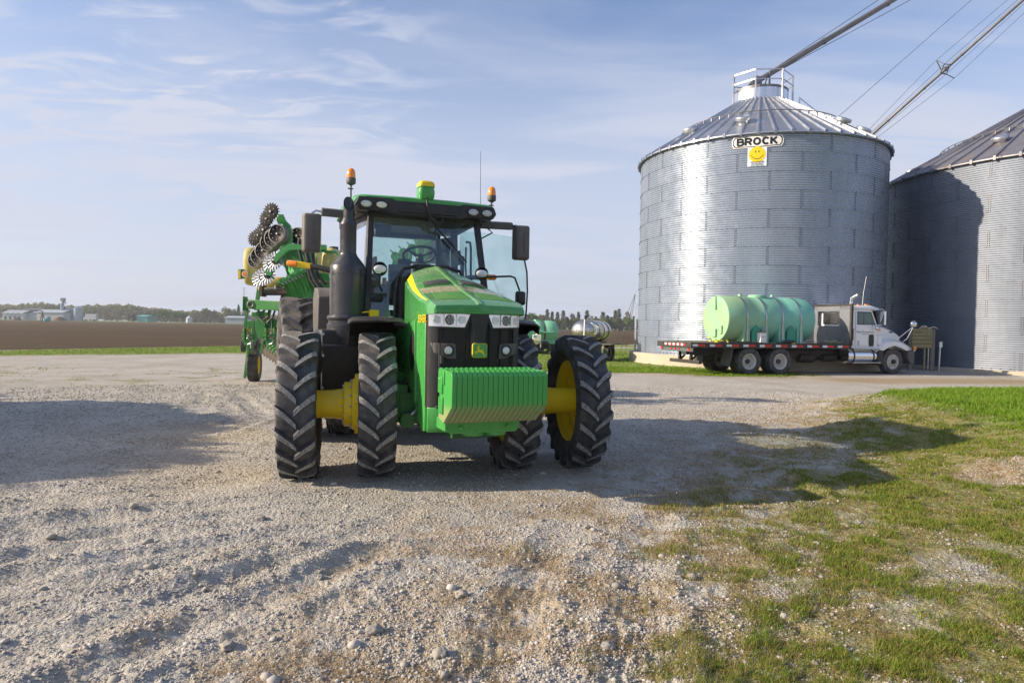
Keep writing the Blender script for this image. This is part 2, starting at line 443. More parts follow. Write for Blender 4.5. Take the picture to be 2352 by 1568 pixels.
NEAR_GRASS = [(60, 22), (18, 19.8), (13.9, 18.5), (9.6, 15.8), (7.0, 14.4), (5.3, 12.4), (4.1, 9.2), (2.6, 6.3), (1.45, 4.8), (.85, 3.9), (0.45, 3.2), (0.1, 1.5), (0, -3), (60, -8)]
LANE = [(-4, 50), (10.2, 60), (40, 76)]
def trk(c, a0, a1, r0, r1=None, n=14):
    r1 = r1 or r0
    return [(c[0] + (r0 + (r1 - r0) * i / n) * math.cos(R(a0 + (a1 - a0) * i / n)), c[1] + (r0 + (r1 - r0) * i / n) * math.sin(R(a0 + (a1 - a0) * i / n))) for i in range(n + 1)]
TRACKS = []
for off in (0, .32, 0.95, 1.22, 1.5, 1.9, 2.5, 2.9, 3.3, 4.3, 5.4):
    TRACKS.append([(-6.0 - off * .5, .2 + off * .75), (-4.2 - off * .55, 2.7 + off * .8), (-3.1 - off * .45, 3.9 + off * .8), (-1.7 - off * .25, 5.0 + off * .75), (0.2 - off * .1, 5.9 + off * .6), (3.0, 6.9 + off * .5)])
for off in (0, .34, 1.6, 1.95):
    TRACKS.append([(-9.2 + off, 6.3), (-7.3 + off, 8.2), (-6.1 + off * .9, 10.2), (-5.9 + off * .8, 12.5), (-7.2 + off * .5, 15.8)])
TRACKS += [[(-2.9, 2.2), (-2.1, 3.9), (-1.3, 5.2), (-.9, 6.0)], [(-2.4, 2.0), (-1.7, 3.7), (-.95, 4.9)], [(-.2, 2.5), (.1, 4.2), (.5, 5.8)], [(.5, 2.6), (.85, 4.4), (1.3, 6.0)]]
def masks(x, y):
    n1 = fbm(x, y, .55, 4, 3) - .5; n2 = fbm(x, y, 2.3, 4, 9) - .5; n3 = fbm(x, y, 7.0, 3, 21) - .5
    far = poly_sd(x, y, FAR_GRASS) + n1 * 2.2 + n2 * 1.0
    g_far = sstep(-.3, .7, far)
    near = poly_sd(x, y, NEAR_GRASS)
    gn = near + n1 * 2.4 + n2 * 1.7 + n3 * .7
    g_near = sstep(-.7, 1.8, gn) * sstep(-.40, .10, n2 * .8 + n3 * .9 + n1 * .4 + sstep(-.5, 2.8, near) * .52 + .12)
    g_near = np.maximum(g_near, .95 * sstep(1.5, 3.3, gn + n3 * 1.2) * sstep(-.55, -.30, n2 + n3 * .5))
    lush = sstep(7.0, 8.4, x + n1 * 1.6) * sstep(16.2, 14.2, y - (x - 7) * .35 + n1) * sstep(7.6, 8.6, y + n1 * 1.2 + (x - 6.5) * .25)
    lush = np.maximum(lush, .62 * sstep(1.6, 4.6, near + n1 * 1.5) * sstep(14, 9, y))
    lush = np.maximum(lush, g_far * sstep(-.3, .6, far) * .75)
    straw = sstep(-3.4, .4, gn) * sstep(6, 1.5, gn) * sstep(-.12, .16, n2 + n3 + .10)
    straw = np.maximum(straw, sstep(-1.2, 0, far) * (1 - g_far) * .6)
    # brownish dirt along the yard edge by the truck
    dirt = sstep(2.0, .5, np.abs(y - 24.0 - (x - 12) * .06 + n1 * 1.5)) * sstep(9.5, 12, x) * .9
    dirt = np.maximum(dirt, sstep(.9, .2, np.hypot((x - 5.7) * .7, (y - 8.1)) + .05 + n2 * .9) * .95)
    weeds = sstep(.10, .22, n2 + n1 * .5) * sstep(15.5, 18.5, y) * sstep(27, 22, y) * sstep(-3, -5, x) * .5
    field = sstep(-.25, .25, poly_sd(x, y, FIELD) + n2 * .6)
    lane = sstep(1.6, 1.2, line_d(x, y, LANE) + n2 * .5)
    grass = np.clip(np.maximum(np.maximum(g_far, g_near), weeds) * (1 - field) * (1 - lane), 0, 1)
    grass = np.maximum(grass, lush * (1 - field) * (1 - lane) * (near > 0))
    grass = np.where(dirt > .5, grass * (1 - dirt), grass)
    return grass, lush * (1 - lane), np.clip(np.maximum(straw * .8, dirt), 0, 1), field
def ruts(x, y):
    z = np.zeros_like(x); n = fbm(x, y, 1.3, 3, 77)
    for i, t in enumerate(TRACKS):
        d = line_d(x, y, t) + (n - .5) * .22
        a = (.044 if i < 11 else .030) * (.45 + .9 * fbm(x, y, .7, 2, 100 + i))
        z += .0032 * np.cos(d * 6.283 / .075) * sstep(.26, .14, np.abs(d)) * sstep(7.5, 4.5, np.hypot(x, y))
        z += (-a * np.exp(-(d / .13) ** 2) + a * .75 * np.exp(-((np.abs(d) - .25) / .08) ** 2)) * (.35 + 1.1 * fbm(x, y, 2.6, 3, 140 + i))
    return z
def height(x, y, fine=True):
    r = np.hypot(x, y)
    h = (fbm(x, y, .35, 3, 5) - .5) * .05 + (fbm(x, y, 1.4, 4, 6) - .5) * .05
    # hold the ground level under the tractor tyres and round the bins
    flat = sstep(2.6, 4.2, np.hypot(x + .9, y - 8.6))
    lv = sstep(30, 22, r)
    near = (poly_sd(x, y, NEAR_GRASS))
    cl = sstep(.53, .72, fbm(x, y, 2.2, 3, 44)) * sstep(20, 12, y)
    h = h * (.25 + .75 * flat) * (.3 + .7 * lv) + ruts(x, y) * (.3 + .7 * flat) * lv
    rough = fbm(x, y, 6.5, 4, 31, .62) - .5
    h += rough * (.018 + .036 * cl + .02 * sstep(-1, 2, near)) * (.5 + .5 * flat) * sstep(40, 20, r)
    h += .42 * sstep(4.6, 9.0, x + (fbm(x, y, .6, 3, 8) - .5) * 2.0) * sstep(17.5, 13.5, y - (x - 7) * .3) * sstep(2, 6, y)
    h += (fbm(x, y, 18.0, 3, 51, .6) - .5) * .026 * sstep(16, 8, r) * (.4 + .6 * flat)
    h -= .05 * sstep(30, 80, r)
    return h
# ---- the ground sheet
def make_ground():
    th = np.concatenate([np.arange(-180, -48, 4.0), np.arange(-48, 48, .19), np.arange(48, 180, 4.0)])
    rr = [0.35]
    while rr[-1] < 60: rr.append(rr[-1] * (1.0068 if rr[-1] > 2 else 1.06))
    while rr[-1] < 4200: rr.append(rr[-1] * 1.045)
    rr = np.array(rr); T, RR = np.meshgrid(np.radians(th), rr)
    X = RR * np.sin(T); Y = RR * np.cos(T); Z = height(X, Y)
    g, lu, st, fi = masks(X, Y)
    V = np.stack([X, Y, Z], -1).reshape(-1, 3)
    nt_, nr = len(th), len(rr)
    i = np.arange(nr - 1)[:, None] * nt_; j = np.arange(nt_)[None, :]; j2 = (j + 1) % nt_
    F = np.stack([i + j, i + j2, i + nt_ + j2, i + nt_ + j], -1).reshape(-1, 4)[:, ::-1]
    V = np.concatenate([V, [[0, 0, float(Z[0].mean())]]]); c = len(V) - 1
    cols = np.stack([g, lu, st, fi], -1).reshape(-1, 4); cols = np.concatenate([cols, [[0, 0, 0, 0]]])
    F = np.concatenate([F, np.stack([np.arange(nt_), (np.arange(nt_) + 1) % nt_, np.full(nt_, c), np.full(nt_, c)], -1)[:, :4]])
    # centre fan as quads would be degenerate: keep only real quads and leave a coarse hole cap out of view
    F = F[:-nt_]
    t = MT('yard_ground')
    at_ = t.n('ShaderNodeVertexColor', layer_name='mask'); sp = t.n('ShaderNodeSeparateColor'); t.l(at_.outputs[0], sp.inputs[0])
    g_, l_, s_ = sp.outputs[0], sp.outputs[1], sp.outputs[2]; f_ = at_.outputs[1]
    P = t.tc.outputs['Object']
    # gravel
    vo = t.n('ShaderNodeTexVoronoi', feature='F1'); t.l(P, vo.inputs[0]); vo.inputs['Scale'].default_value = 34
    vo2 = t.n('ShaderNodeTexVoronoi', feature='F1'); t.l(P, vo2.inputs[0]); vo2.inputs['Scale'].default_value = 85
    big = t.ramp(t.noise(.7, 5), .32, .68); mid = t.ramp(t.noise(6, 6, .65), .3, .7); fin = t.noise(60, 5, .7)
    gr = t.mix(big, (.45, .43, .385), (.57, .55, .505))
    gr = t.mix(t.ramp(t.noise(.33, 4, .6), .50, .66, 0, .5), gr, (.38, .315, .235))
    gr = t.mix(t.math('MULTIPLY', mid, .40), gr, (.32, .275, .215))
    sc_ = t.n('ShaderNodeSeparateColor'); t.l(vo.outputs['Color'], sc_.inputs[0])
    gr = t.mix(t.ramp(sc_.outputs[0], .55, 1.0, 0, .5), gr, (.56, .54, .50))
    gr = t.mix(t.ramp(sc_.outputs[1], .6, 1.0, 0, .45), gr, (.22, .215, .21))
    gr = t.mix(t.ramp(fin, .52, .68, 0, .55), gr, (.26, .24, .21))
    # coarse salt and pepper, so far gravel keeps its grain
    wv = t.noise(9, 8, .8, stretch=(1, 1, 1))
    gr = t.mix(t.ramp(wv, .50, .64, 0, .5), gr, (.31, .295, .27))
    # straw and dirt
    so_ = t.mix(t.ramp(t.noise(14, 6, .7), .35, .65), (.27, .19, .10), (.40, .30, .17))
    c = t.mix(t.math('MULTIPLY', s_, t.ramp(t.noise(11, 6, .7), .30, .58, .25, 1.0)), gr, so_)
    # grass floor
    ga = t.mix(t.ramp(t.noise(9, 6, .7), .35, .68), (.16, .16, .04), (.29, .26, .09))
    gb = t.mix(t.ramp(t.noise(5, 6, .7), .3, .7), (.10, .18, .016), (.20, .30, .03))
    gc = t.mix(l_, ga, gb)
    c = t.mix(t.math('MULTIPLY', g_, t.ramp(t.noise(13, 6, .75), .30, .54, .40, .97)), c, gc)
    # ploughed field
    fn = t.noise(.8, 6, .7, stretch=(.25, 1.6, 1)); fn2 = t.noise(.05, 4, .6, stretch=(.35, 1.3, 1)); fn3 = t.noise(3.5, 5, .75)
    fc = t.mix(t.ramp(fn, .3, .7), (.070, .045, .024), (.125, .083, .046))
    fc = t.mix(t.ramp(fn2, .38, .62, 0, .6), fc, (.085, .060, .036))
    fc = t.mix(t.ramp(fn3, .5, .7, 0, .45), fc, (.035, .025, .016))
    fg = t.math('MULTIPLY', t.ramp(t.noise(.06, 4, .6, stretch=(.3, 1.6, 1)), .50, .66), t.ramp(t.noise(1.1, 6, .75, stretch=(.5, 1.5, 1)), .50, .62))
    fc = t.mix(t.math('MULTIPLY', fg, .75), fc, (.15, .19, .04))
    # far beyond the field: pasture green
    sy = t.n('ShaderNodeSeparateXYZ'); t.l(P, sy.inputs[0])
    fc = t.mix(t.ramp(sy.outputs[1], 395, 430), fc, (.11, .16, .035))
    c = t.mix(f_, c, fc)
    t.set(Base_Color=c, Roughness=.92); t.p.inputs['Specular IOR Level'].default_value = .15
    hgt = t.math('ADD', t.math('MULTIPLY', t.math('SUBTRACT', 1.0, vo.outputs['Distance']), .8), t.math('ADD', t.math('MULTIPLY', t.math('SUBTRACT', 1.0, vo2.outputs['Distance']), .35), t.math('MULTIPLY', t.noise(25, 6, .7), 1.2)))
    hgt = t.math('ADD', hgt, t.math('MULTIPLY', f_, t.math('MULTIPLY', fn, 22)))
    t.bump(hgt, 1.0, .018)
    o = np_mesh('ground', V, F, t.m, smooth=True, cols=cols)
    tag(o, kind='structure')
make_ground()

# ---- loose stones of the gravel
ICO_V = None
def ico():
    p = (1 + 5 ** .5) / 2
    v = np.array([(-1, p, 0), (1, p, 0), (-1, -p, 0), (1, -p, 0), (0, -1, p), (0, 1, p), (0, -1, -p), (0, 1, -p), (p, 0, -1), (p, 0, 1), (-p, 0, -1), (-p, 0, 1)], float)
    f = np.array([(0, 11, 5), (0, 5, 1), (0, 1, 7), (0, 7, 10), (0, 10, 11), (1, 5, 9), (5, 11, 4), (11, 10, 2), (10, 7, 6), (7, 1, 8), (3, 9, 4), (3, 4, 2), (3, 2, 6), (3, 6, 8), (3, 8, 9), (4, 9, 5), (2, 4, 11), (6, 2, 10), (8, 6, 7), (9, 8, 1)])
    return v / np.linalg.norm(v[0]), f
def stone_mat():
    t = MT('gravel_stone')
    a = t.n('ShaderNodeVertexColor', layer_name='mask')
    c = t.mix(t.ramp(t.noise(80, 4), .3, .7, 0, .35), a.outputs[0], (.25, .23, .2))
    t.set(Base_Color=c, Roughness=.85); t.p.inputs['Specular IOR Level'].default_value = .25
    t.bump(t.noise(160, 3), .2, .003); return t.m
M['stone'] = stone_mat()
def scatter_stones(N=140000):
    r = 2.3 * np.exp(RNG.random(N) * math.log(20 / 2.3)); th = np.radians(RNG.uniform(-41, 41, N))
    x = r * np.sin(th); y = r * np.cos(th)
    g, lu, st, fi = masks(x, y); cl = fbm(x, y, 1.7, 4, 44); ru = ruts(x, y)
    keep = RNG.random(N) < np.clip((.30 + 1.5 * sstep(.45, .68, cl) + 16 * np.clip(ru, -.01, .05)) * (1 - .93 * g) * (1 - .9 * lu), 0.02, 1)
    x, y, r = x[keep], y[keep], r[keep]; n = len(x)
    s = np.exp(RNG.normal(math.log(.0056), .40, n)); s = np.clip(s, .0032, .020); s = np.maximum(s, .00095 * r * RNG.uniform(.75, 1.25, n))
    big = RNG.random(n) < .0015; s = np.where(big & (r < 12), RNG.uniform(.022, .042, n), s)
    v, f = ico(); nv = len(v)
    jit = 1 + RNG.uniform(-.22, .22, (n, nv, 1)); P = v[None] * jit * s[:, None, None] * np.stack([RNG.uniform(.8, 1.45, n), RNG.uniform(.75, 1.1, n), RNG.uniform(.5, .8, n)], -1)[:, None, :]
    a = RNG.uniform(0, 6.28, n); ca, sa = np.cos(a)[:, None], np.sin(a)[:, None]
    X = P[..., 0] * ca - P[..., 1] * sa; Y = P[..., 0] * sa + P[..., 1] * ca
    z = height(x, y)
    V = np.stack([X + x[:, None], Y + y[:, None], P[..., 2] + (z + s * .22)[:, None]], -1).reshape(-1, 3)
    F = (f[None] + (np.arange(n) * nv)[:, None, None]).reshape(-1, 3)
    k = RNG.random(n)[:, None]; w = RNG.random(n)[:, None]
    c = (np.array([[.36, .345, .325]]) * (1 - k) + np.array([[.58, .56, .53]]) * k) * (1 - .25 * w) + np.array([[.42, .34, .25]]) * .25 * w
    c = c * RNG.uniform(.72, 1.1, (n, 1)); c = np.concatenate([c, np.ones((n, 1))], 1)
    tag(np_mesh('gravel', V, F, M['stone'], cols=np.repeat(c, nv, 0)), 'loose grey and tan gravel stones strewn over the yard', 'gravel', kind='stuff')
scatter_stones()
def big_stones():
    v, f = ico(); bm0 = bmesh.new()
    pts = [(600, 1192, .075, 'round pale fieldstone on the gravel below the left outer front tyre'), (118, 1232, .06, 'flat pale fieldstone near the left edge of the gravel yard'), (240, 1223, .05, 'small fieldstone a little right of the flat one near the left edge'), (860, 1450, .08, 'oblong grey fieldstone, larger of a pair near the bottom centre'),
           (522, 1485, .07, 'half buried fieldstone in the lowest rut at the bottom left'), (1060, 1370, .065, 'tan fieldstone lying among clods below the tractor weights'), (735, 1325, .045, 'little grey fieldstone between two ruts left of centre'), (1395, 1490, .06, 'pale angular fieldstone at the edge of the grass, bottom right of centre'),
           (1348, 1215, .05, 'light fieldstone just past the shadow of the right outer tyre'), (1560, 1105, .05, 'fieldstone lying inside the long shadow of the tractor'), (500, 1085, .05, 'lone fieldstone beside the wheel tracks left of the tractor'), (1010, 1505, .075, 'broad low fieldstone at the very bottom of the yard, centre')]
    for i, (px, py, s, lb) in enumerate(pts):
        g = gnd(px, py); z = float(height(np.array([g.x]), np.array([g.y]))[0])
        bm = bmesh.new(); bmesh.ops.create_icosphere(bm, subdivisions=3, radius=s * .5)
        sd = Vector((i * 3.1, i * 1.7, 0))
        for vv in bm.verts:
            q = vv.co.normalized(); vv.co *= 1 + .50 * mnoise.noise(q * 1.6 + sd) + .22 * mnoise.noise(q * 4 + sd)
            vv.co.x *= 1.25; vv.co.z *= .72
        me = bpy.data.meshes.new('stone'); bm.to_mesh(me); bm.free(); me.polygons.foreach_set('use_smooth', [True] * len(me.polygons))
        me.materials.append(M['stone_big']); o = bpy.data.objects.new('stone', me); COL.objects.link(o)
        o.location = (g.x, g.y, z + s * .18); o.rotation_euler = (0, 0, i * 1.3)
        tag(o, lb, 'stone', 'larger stones on the gravel')
M['stone_big'] = mat('fieldstone', (.30, .285, .26), .9, var=.35, vs=14, bump=.6, bs=50, dust=.5, dcol=(.40, .36, .30))
big_stones()

# ---- grass blades and straw
def blade_mat():
    t = MT('grass_blade'); a = t.n('ShaderNodeVertexColor', layer_name='mask')
    t.set(Base_Color=a.outputs[0], Roughness=.6); t.p.inputs['Specular IOR Level'].default_value = .25
    tl = t.n('ShaderNodeBsdfTranslucent'); t.l(a.outputs[0], tl.inputs[0])
    ms = t.n('ShaderNodeMixShader'); ms.inputs[0].default_value = .35; t.l(t.p.outputs[0], ms.inputs[1]); t.l(tl.outputs[0], ms.inputs[2]); t.l(ms.outputs[0], t.out.inputs[0])
    return t.m
M['blade'] = blade_mat()
def blades(x, y, z, hgt, wid, lean, col, name, label, cat):
    n = len(x); a = RNG.uniform(0, 6.283, n); b = RNG.uniform(0, 6.283, n)
    dx, dy = np.cos(a) * wid / 2, np.sin(a) * wid / 2; lx, ly = np.cos(b) * lean * hgt, np.sin(b) * lean * hgt
    V = np.empty((n, 5, 3))
    V[:, 0] = np.stack([x - dx, y - dy, z], -1); V[:, 1] = np.stack([x + dx, y + dy, z], -1)
    V[:, 2] = np.stack([x - dx * .75 + lx * .35, y - dy * .75 + ly * .35, z + hgt * .6], -1)
    V[:, 3] = np.stack([x + dx * .75 + lx * .35, y + dy * .75 + ly * .35, z + hgt * .6], -1)
    V[:, 4] = np.stack([x + lx, y + ly, z + hgt * np.sqrt(np.maximum(.05, 1 - .35 * lean ** 2))], -1)
    o = (np.arange(n) * 5)[:, None]
    F = np.concatenate([o + [[0, 1, 3]], o + [[0, 3, 2]], o + [[2, 3, 4]]])
    c = np.concatenate([col, np.ones((n, 1))], 1)
    return tag(np_mesh(name, V.reshape(-1, 3), F, M['blade'], cols=np.repeat(c, 5, 0)), label, cat, kind='stuff')
def scatter_grass():
    N = 1000000
    r = 1.9 * np.exp(RNG.random(N) * math.log(30 / 1.9)); th = np.radians(RNG.uniform(-4, 44, N))
    x = r * np.sin(th); y = r * np.cos(th)
    # the far verge left and behind the tractor
    n2 = 90000; x2 = RNG.uniform(-30, 14, n2); y2 = RNG.uniform(22, 48, n2)
    n3 = 30000; x3 = RNG.uniform(-16, -2, n3); y3 = RNG.uniform(14, 28, n3)
    x = np.concatenate([x, x2, x3]); y = np.concatenate([y, y2, y3]); r = np.hypot(x, y)
    g, lu, st, fi = masks(x, y); cl = fbm(x, y, 3.1, 4, 60)
    tuft = sstep(.42, .64, fbm(x, y, 4.5, 4, 60, .6))
    p = g * (.40 + .8 * tuft) * (1 - fi); p = np.maximum(p, sstep(.5, .9, lu) * (g > .3))
    k = RNG.random(len(x)) < p
    x, y, r, lu, cl, tuft = x[k], y[k], r[k], lu[k], cl[k], tuft[k]; n = len(x)
    farm = y > 21
    hgt = (.014 + .034 * tuft + .075 * sstep(.6, .95, lu) * (~farm) + .04 * lu * farm) * RNG.uniform(.6, 1.35, n)
    wid = np.maximum(.0024, .00068 * r) * RNG.uniform(.7, 1.3, n)
    k1 = np.clip(RNG.normal(.45 + .3 * lu, .22, n), 0, 1)[:, None]; dry = (RNG.random(n) < (.50 - .42 * lu - .2 * tuft + .25 * (g[k] < .5)))[:, None]
    c = np.array([[.17, .195, .020]]) * (1 - k1) + np.array([[.20, .37, .030]]) * k1
    c = np.where(dry, np.array([[.40, .32, .12]]) * RNG.uniform(.6, 1.15, (n, 1)), c) * RNG.uniform(.7, 1.15, (n, 1))
    blades(x, y, height(x, y) - .004, hgt, wid, RNG.uniform(.2, 1.1, n), c, 'grass', 'short patchy green grass growing at the yard edge and verge', 'grass')
    # dry straw on the gravel
    N = 320000
    r = 2.2 * np.exp(RNG.random(N) * math.log(17 / 2.2)); th = np.radians(RNG.uniform(-30, 42, N))
    x = r * np.sin(th); y = r * np.cos(th); g, lu, st, fi = masks(x, y); cl = fbm(x, y, 3.4, 4, 91); iso = fbm(x, y, 5.0, 3, 15)
    p = np.maximum(st * sstep(.44, .60, cl), sstep(.70, .80, iso) * sstep(1.6, -2, x * -1 - 1) * .8) * sstep(5, 1, -x)
    k = RNG.random(N) < p * (1 - lu)
    x, y, r = x[k], y[k], r[k]; n = len(x)
    c = np.array([[.40, .28, .12]]) * RNG.uniform(.5, 1.15, (n, 1))
    blades(x, y, height(x, y) - .002, RNG.uniform(.012, .035, n), np.maximum(.0028, .0007 * r), RNG.uniform(.6, 1.8, n), c, 'straw', 'dry tan straw and dead grass tufts on the gravel', 'dry grass')
scatter_grass()
# ---------------------------------------------------------------- wheels
def tyre_profile(Ro, w, Rr):
    """half-rounded farm tyre section, (radius, axial)"""
    h = w / 2
    return [(Rr - .012, -h * .62), (Rr + .02, -h * .80), (Rr + (Ro - Rr) * .35, -h * 1.0), (Rr + (Ro - Rr) * .62, -h * 1.02), (Ro * .955, -h * .93), (Ro * .972, -h * .80), (Ro * .982, -h * .40),
            (Ro * .985, 0), (Ro * .982, h * .40), (Ro * .972, h * .80), (Ro * .955, h * .93), (Rr + (Ro - Rr) * .62, h * 1.02), (Rr + (Ro - Rr) * .35, h * 1.0), (Rr + .02, h * .80), (Rr - .012, h * .62)]
def farm_tyre(Ro, w, Rr, nl, lugh, lugw):
    """axis X, centre at origin"""
    b = MB(); Rc = Ro - lugh
    b.lathe(tyre_profile(Rc, w, Rr), (0, 0, 0), (1, 0, 0), 72, 0)
    h = w / 2
    def surf(a):           # carcass radius at axial position
        t = abs(a) / h
        if t < .80: return Rc * (.985 - .013 * (t / .8) ** 2)
        return Rc * .972 - (t - .80) * h * 1.1
    for s in (-1, 1):
        for k in range(nl):
            ph0 = 2 * math.pi * (k + (.5 if s > 0 else 0)) / nl
            secs = []
            for i in range(8):
                q = i / 7.0
                a = s * h * (-.07 + 1.06 * q)
                # phi grows towards the shoulder; steeper near the centre
                ph = ph0 + (1.18 * q - .28 * q * q) * (w * .50) / Ro
                wd = lugw * (1.0 + .35 * q) / Ro
                rb = surf(min(h, abs(a)) * (1 if a * s > 0 else -1)) - .012
                top = Ro - .010 * (q ** 3) - (.018 if q > .92 else 0) - .004 * (1 - q)
                tw = wd * .36; bw = wd * .62
                if i == 0: tw *= .8; bw *= .9
                sec = []
                for (rr, dp) in ((rb, -bw), (top, -tw), (top, tw), (rb, bw)):
                    sec.append((a, rr * math.sin(ph + dp), rr * math.cos(ph + dp)))
                secs.append(sec)
            # down the sidewall
            a = s * h * 1.03; q = 1.0; ph = ph0 + .90 * (w * .50) / Ro * 1.06; wd = lugw * 1.35 / Ro
            sec = [(s * h * .93, (Rc * .90) * math.sin(ph - wd * .5), (Rc * .90) * math.cos(ph - wd * .5)), (s * h * 1.05, (Rc * .915) * math.sin(ph - wd * .3), (Rc * .915) * math.cos(ph - wd * .3)),
                   (s * h * 1.05, (Rc * .915) * math.sin(ph + wd * .3), (Rc * .915) * math.cos(ph + wd * .3)), (s * h * .93, (Rc * .90) * math.sin(ph + wd * .5), (Rc * .90) * math.cos(ph + wd * .5))]
            secs.append(sec)
            base = len(b.v); vs = [p for sc_ in secs for p in sc_]; b.v.extend(vs); n = len(secs)
            for i in range(n - 1):
                for j in range(4):
                    j2 = (j + 1) % 4
                    if j == 3: continue
                    b.f.append((base + i * 4 + j, base + i * 4 + j2, base + (i + 1) * 4 + j2, base + (i + 1) * 4 + j)); b.m.append(1 if (j == 1 and i < n - 2) else 0)
            b.f.append((base, base + 3, base + 2, base + 1)); b.m.append(0)
            e = base + (n - 1) * 4; b.f.append((e, e + 1, e + 2, e + 3)); b.m.append(0)
    return b
def rim_mb(Rr, w, disc_x, hub_r):
    b = MB(); h = w / 2
    b.lathe([(Rr + .028, -h * .66), (Rr + .028, -h * .60), (Rr - .004, -h * .56), (Rr - .02, -h * .40), (Rr - .05, -h * .34), (Rr - .055, h * .30), (Rr - .02, h * .40), (Rr - .004, h * .56), (Rr + .028, h * .60), (Rr + .028, h * .66),
             (Rr + .012, h * .66), (Rr - .02, h * .52), (Rr - .045, h * .40), (Rr - .075, h * .30), (Rr - .072, -h * .34), (Rr - .045, -h * .40), (Rr - .02, -h * .52), (Rr + .012, -h * .66)], (0, 0, 0), (1, 0, 0), 64)
    R1 = Rr - .06
    b.lathe([(R1, disc_x), (R1 * .93, disc_x), (R1 * .88, disc_x - .018), (R1 * .66, disc_x - .018), (R1 * .60, disc_x + .012), (hub_r, disc_x + .012), (hub_r, disc_x + .03), (R1 * .62, disc_x + .03), (R1 * .68, disc_x), (R1 * .86, disc_x), (R1 * .92, disc_x + .018), (R1, disc_x + .018)], (0, 0, 0), (1, 0, 0), 64)
    for k in range(8):
        a = 2 * math.pi * k / 8 + .2; c = Vector((disc_x - .018, R1 * .80 * math.sin(a), R1 * .80 * math.cos(a)))
        b.box(c, (.035, .07, .05), Euler((-a, 0, 0)).to_matrix())
    return b

# ---------------------------------------------------------------- the tractor
TH = R(21.8)
tractor = empty('tractor', (-.747, 7.873, 0), TH)
tag(tractor, 'green farm tractor with dual yellow rimmed wheels, front weights and an open cab door', 'tractor')
# wheels: four front (steered), four rear
Rf, wf = .80, .385
ft = farm_tyre(Rf, wf, .50, 20, .050, .070); fr = rim_mb(.50, wf, .02, .14)
Rb, wb = 1.035, .47
rt_ = farm_tyre(Rb, wb, .66, 23, .060, .080); rr_ = rim_mb(.66, wb, .02, .2)
ft_me = fr_me = rt_me = rrm = None
st = R(-9.0)
def wheel(name, c, rz, tm, rm, flip, spin):
    w_ = empty(name, c, rz); w_.parent = tractor
    a = bpy.data.objects.new('tyre', tm.data if hasattr(tm, 'data') else tm); COL.objects.link(a); a.parent = w_; a.rotation_euler = (spin, 0, 0)
    r_ = bpy.data.objects.new('rim', rm.data if hasattr(rm, 'data') else rm); COL.objects.link(r_); r_.parent = w_
    if flip: r_.rotation_euler = (0, 0, math.pi)
    return w_
def mesh_of(mb, name, mats, smooth=35):
    o = mb.build(name, mats, smooth=smooth); me = o.data; bpy.data.objects.remove(o); return me
ft_m = mesh_of(ft, 'front_tyre', [M['tyre'], M['lug']]); fr_m = mesh_of(fr, 'front_rim', M['yellow'])
rt_m = mesh_of(rt_, 'rear_tyre', [M['tyre_rear'], M['tyre_rear']]); rr_m = mesh_of(rr_, 'rear_rim', M['yellow'])
cs, sn = math.cos(st), math.sin(st)
for s in (-1, 1):
    for d, spin in ((.207, .04), (1.01, .17)):
        wheel('front_wheel', (s * (.6 + d * cs), s * d * sn, Rf - .012), st, ft_m, fr_m, s < 0, spin)
    for d in (.72, 1.44):
        wheel('rear_wheel', (s * d, 3.05, Rb - .015), 0, rt_m, rr_m, s < 0, .1 * d)
# dual hubs of the front wheels
for s in (-1, 1):
    o_ = Vector((s * .6, 0, Rf - .012)); ux = Vector((s * cs, s * sn, 0))
    hub = MB()
    hub.lathe([(.05, .30), (.17, .30), (.275, .305), (.285, .32), (.285, .455), (.27, .47), (.245, .475), (.245, .55), (.232, .555), (.175, .565), (.165, .60), (.155, .70), (.150, .92), (.15, 1.0), (.05, 1.0)], o_, ux, 40)
    for k in range(14):
        a = 2 * math.pi * k / 14; fx, fy, fz = hub.frame(ux)
        for rr, h0 in ((.262, .47), (.205, .553)):
            c = o_ + ux * h0 + (fx * math.cos(a) + fy * math.sin(a)) * rr; hub.cyl(c, c + ux * .022, .014, n=6, mi=1)
    for k in range(6):
        a = 2 * math.pi * k / 6 + .3; fx, fy, fz = hub.frame(ux); c = o_ + ux * .39 + (fx * math.cos(a) + fy * math.sin(a)) * .285
        hub.box(c, (.10, .10, .10), rot=Matrix((ux, fx * math.cos(a) + fy * math.sin(a), ux.cross(fx * math.cos(a) + fy * math.sin(a)))).transposed())
    hub.build('wheel_hub', [M['yellow'], M['steel']], tractor, bevel=.006)
def T(name, mb, m, **k): return mb.build(name, m, tractor, **k)

# front axle, links and steering cylinders
b = MB(); b.box((0, 0, .80), (1.15, .26, .24)); b.box((0, -.1, .64), (.5, .5, .20)); b.cyl((-.7, 0, .80), (.7, 0, .80), .10, n=20)
for s in (-1, 1):
    b.box((s * .58, 0, .80), (.20, .24, .42)); b.bar((s * .22, .15, .95), (s * .62, .10, 1.12), .12, .10); b.cyl((s * .50, -.22, .62), (s * .50, -.12, .62), .085, n=20)
    b.bar((s * .25, -.16, .60), (s * .56, -.14, .66), .07, .10)
T('front_axle', b, M['green_dust'], bevel=.012)
for s in (-1, 1):
    b = MB(); b.cyl((s * .12, -.20, .92), (s * .36, -.20, .76), .042, n=14); b.bar((s * .12, -.20, .92), (s * .30, .14, .70), .06, .08); b.cyl((s * .30, .14, .70), (s * .56, .10, .70), .04, n=14)
    b.cyl((s * .36, -.20, .76), (s * .46, -.20, .685), .020, n=12, mi=1)
    T('steering_cylinder', b, [M['green_dust'], M['chrome']], smooth=40)
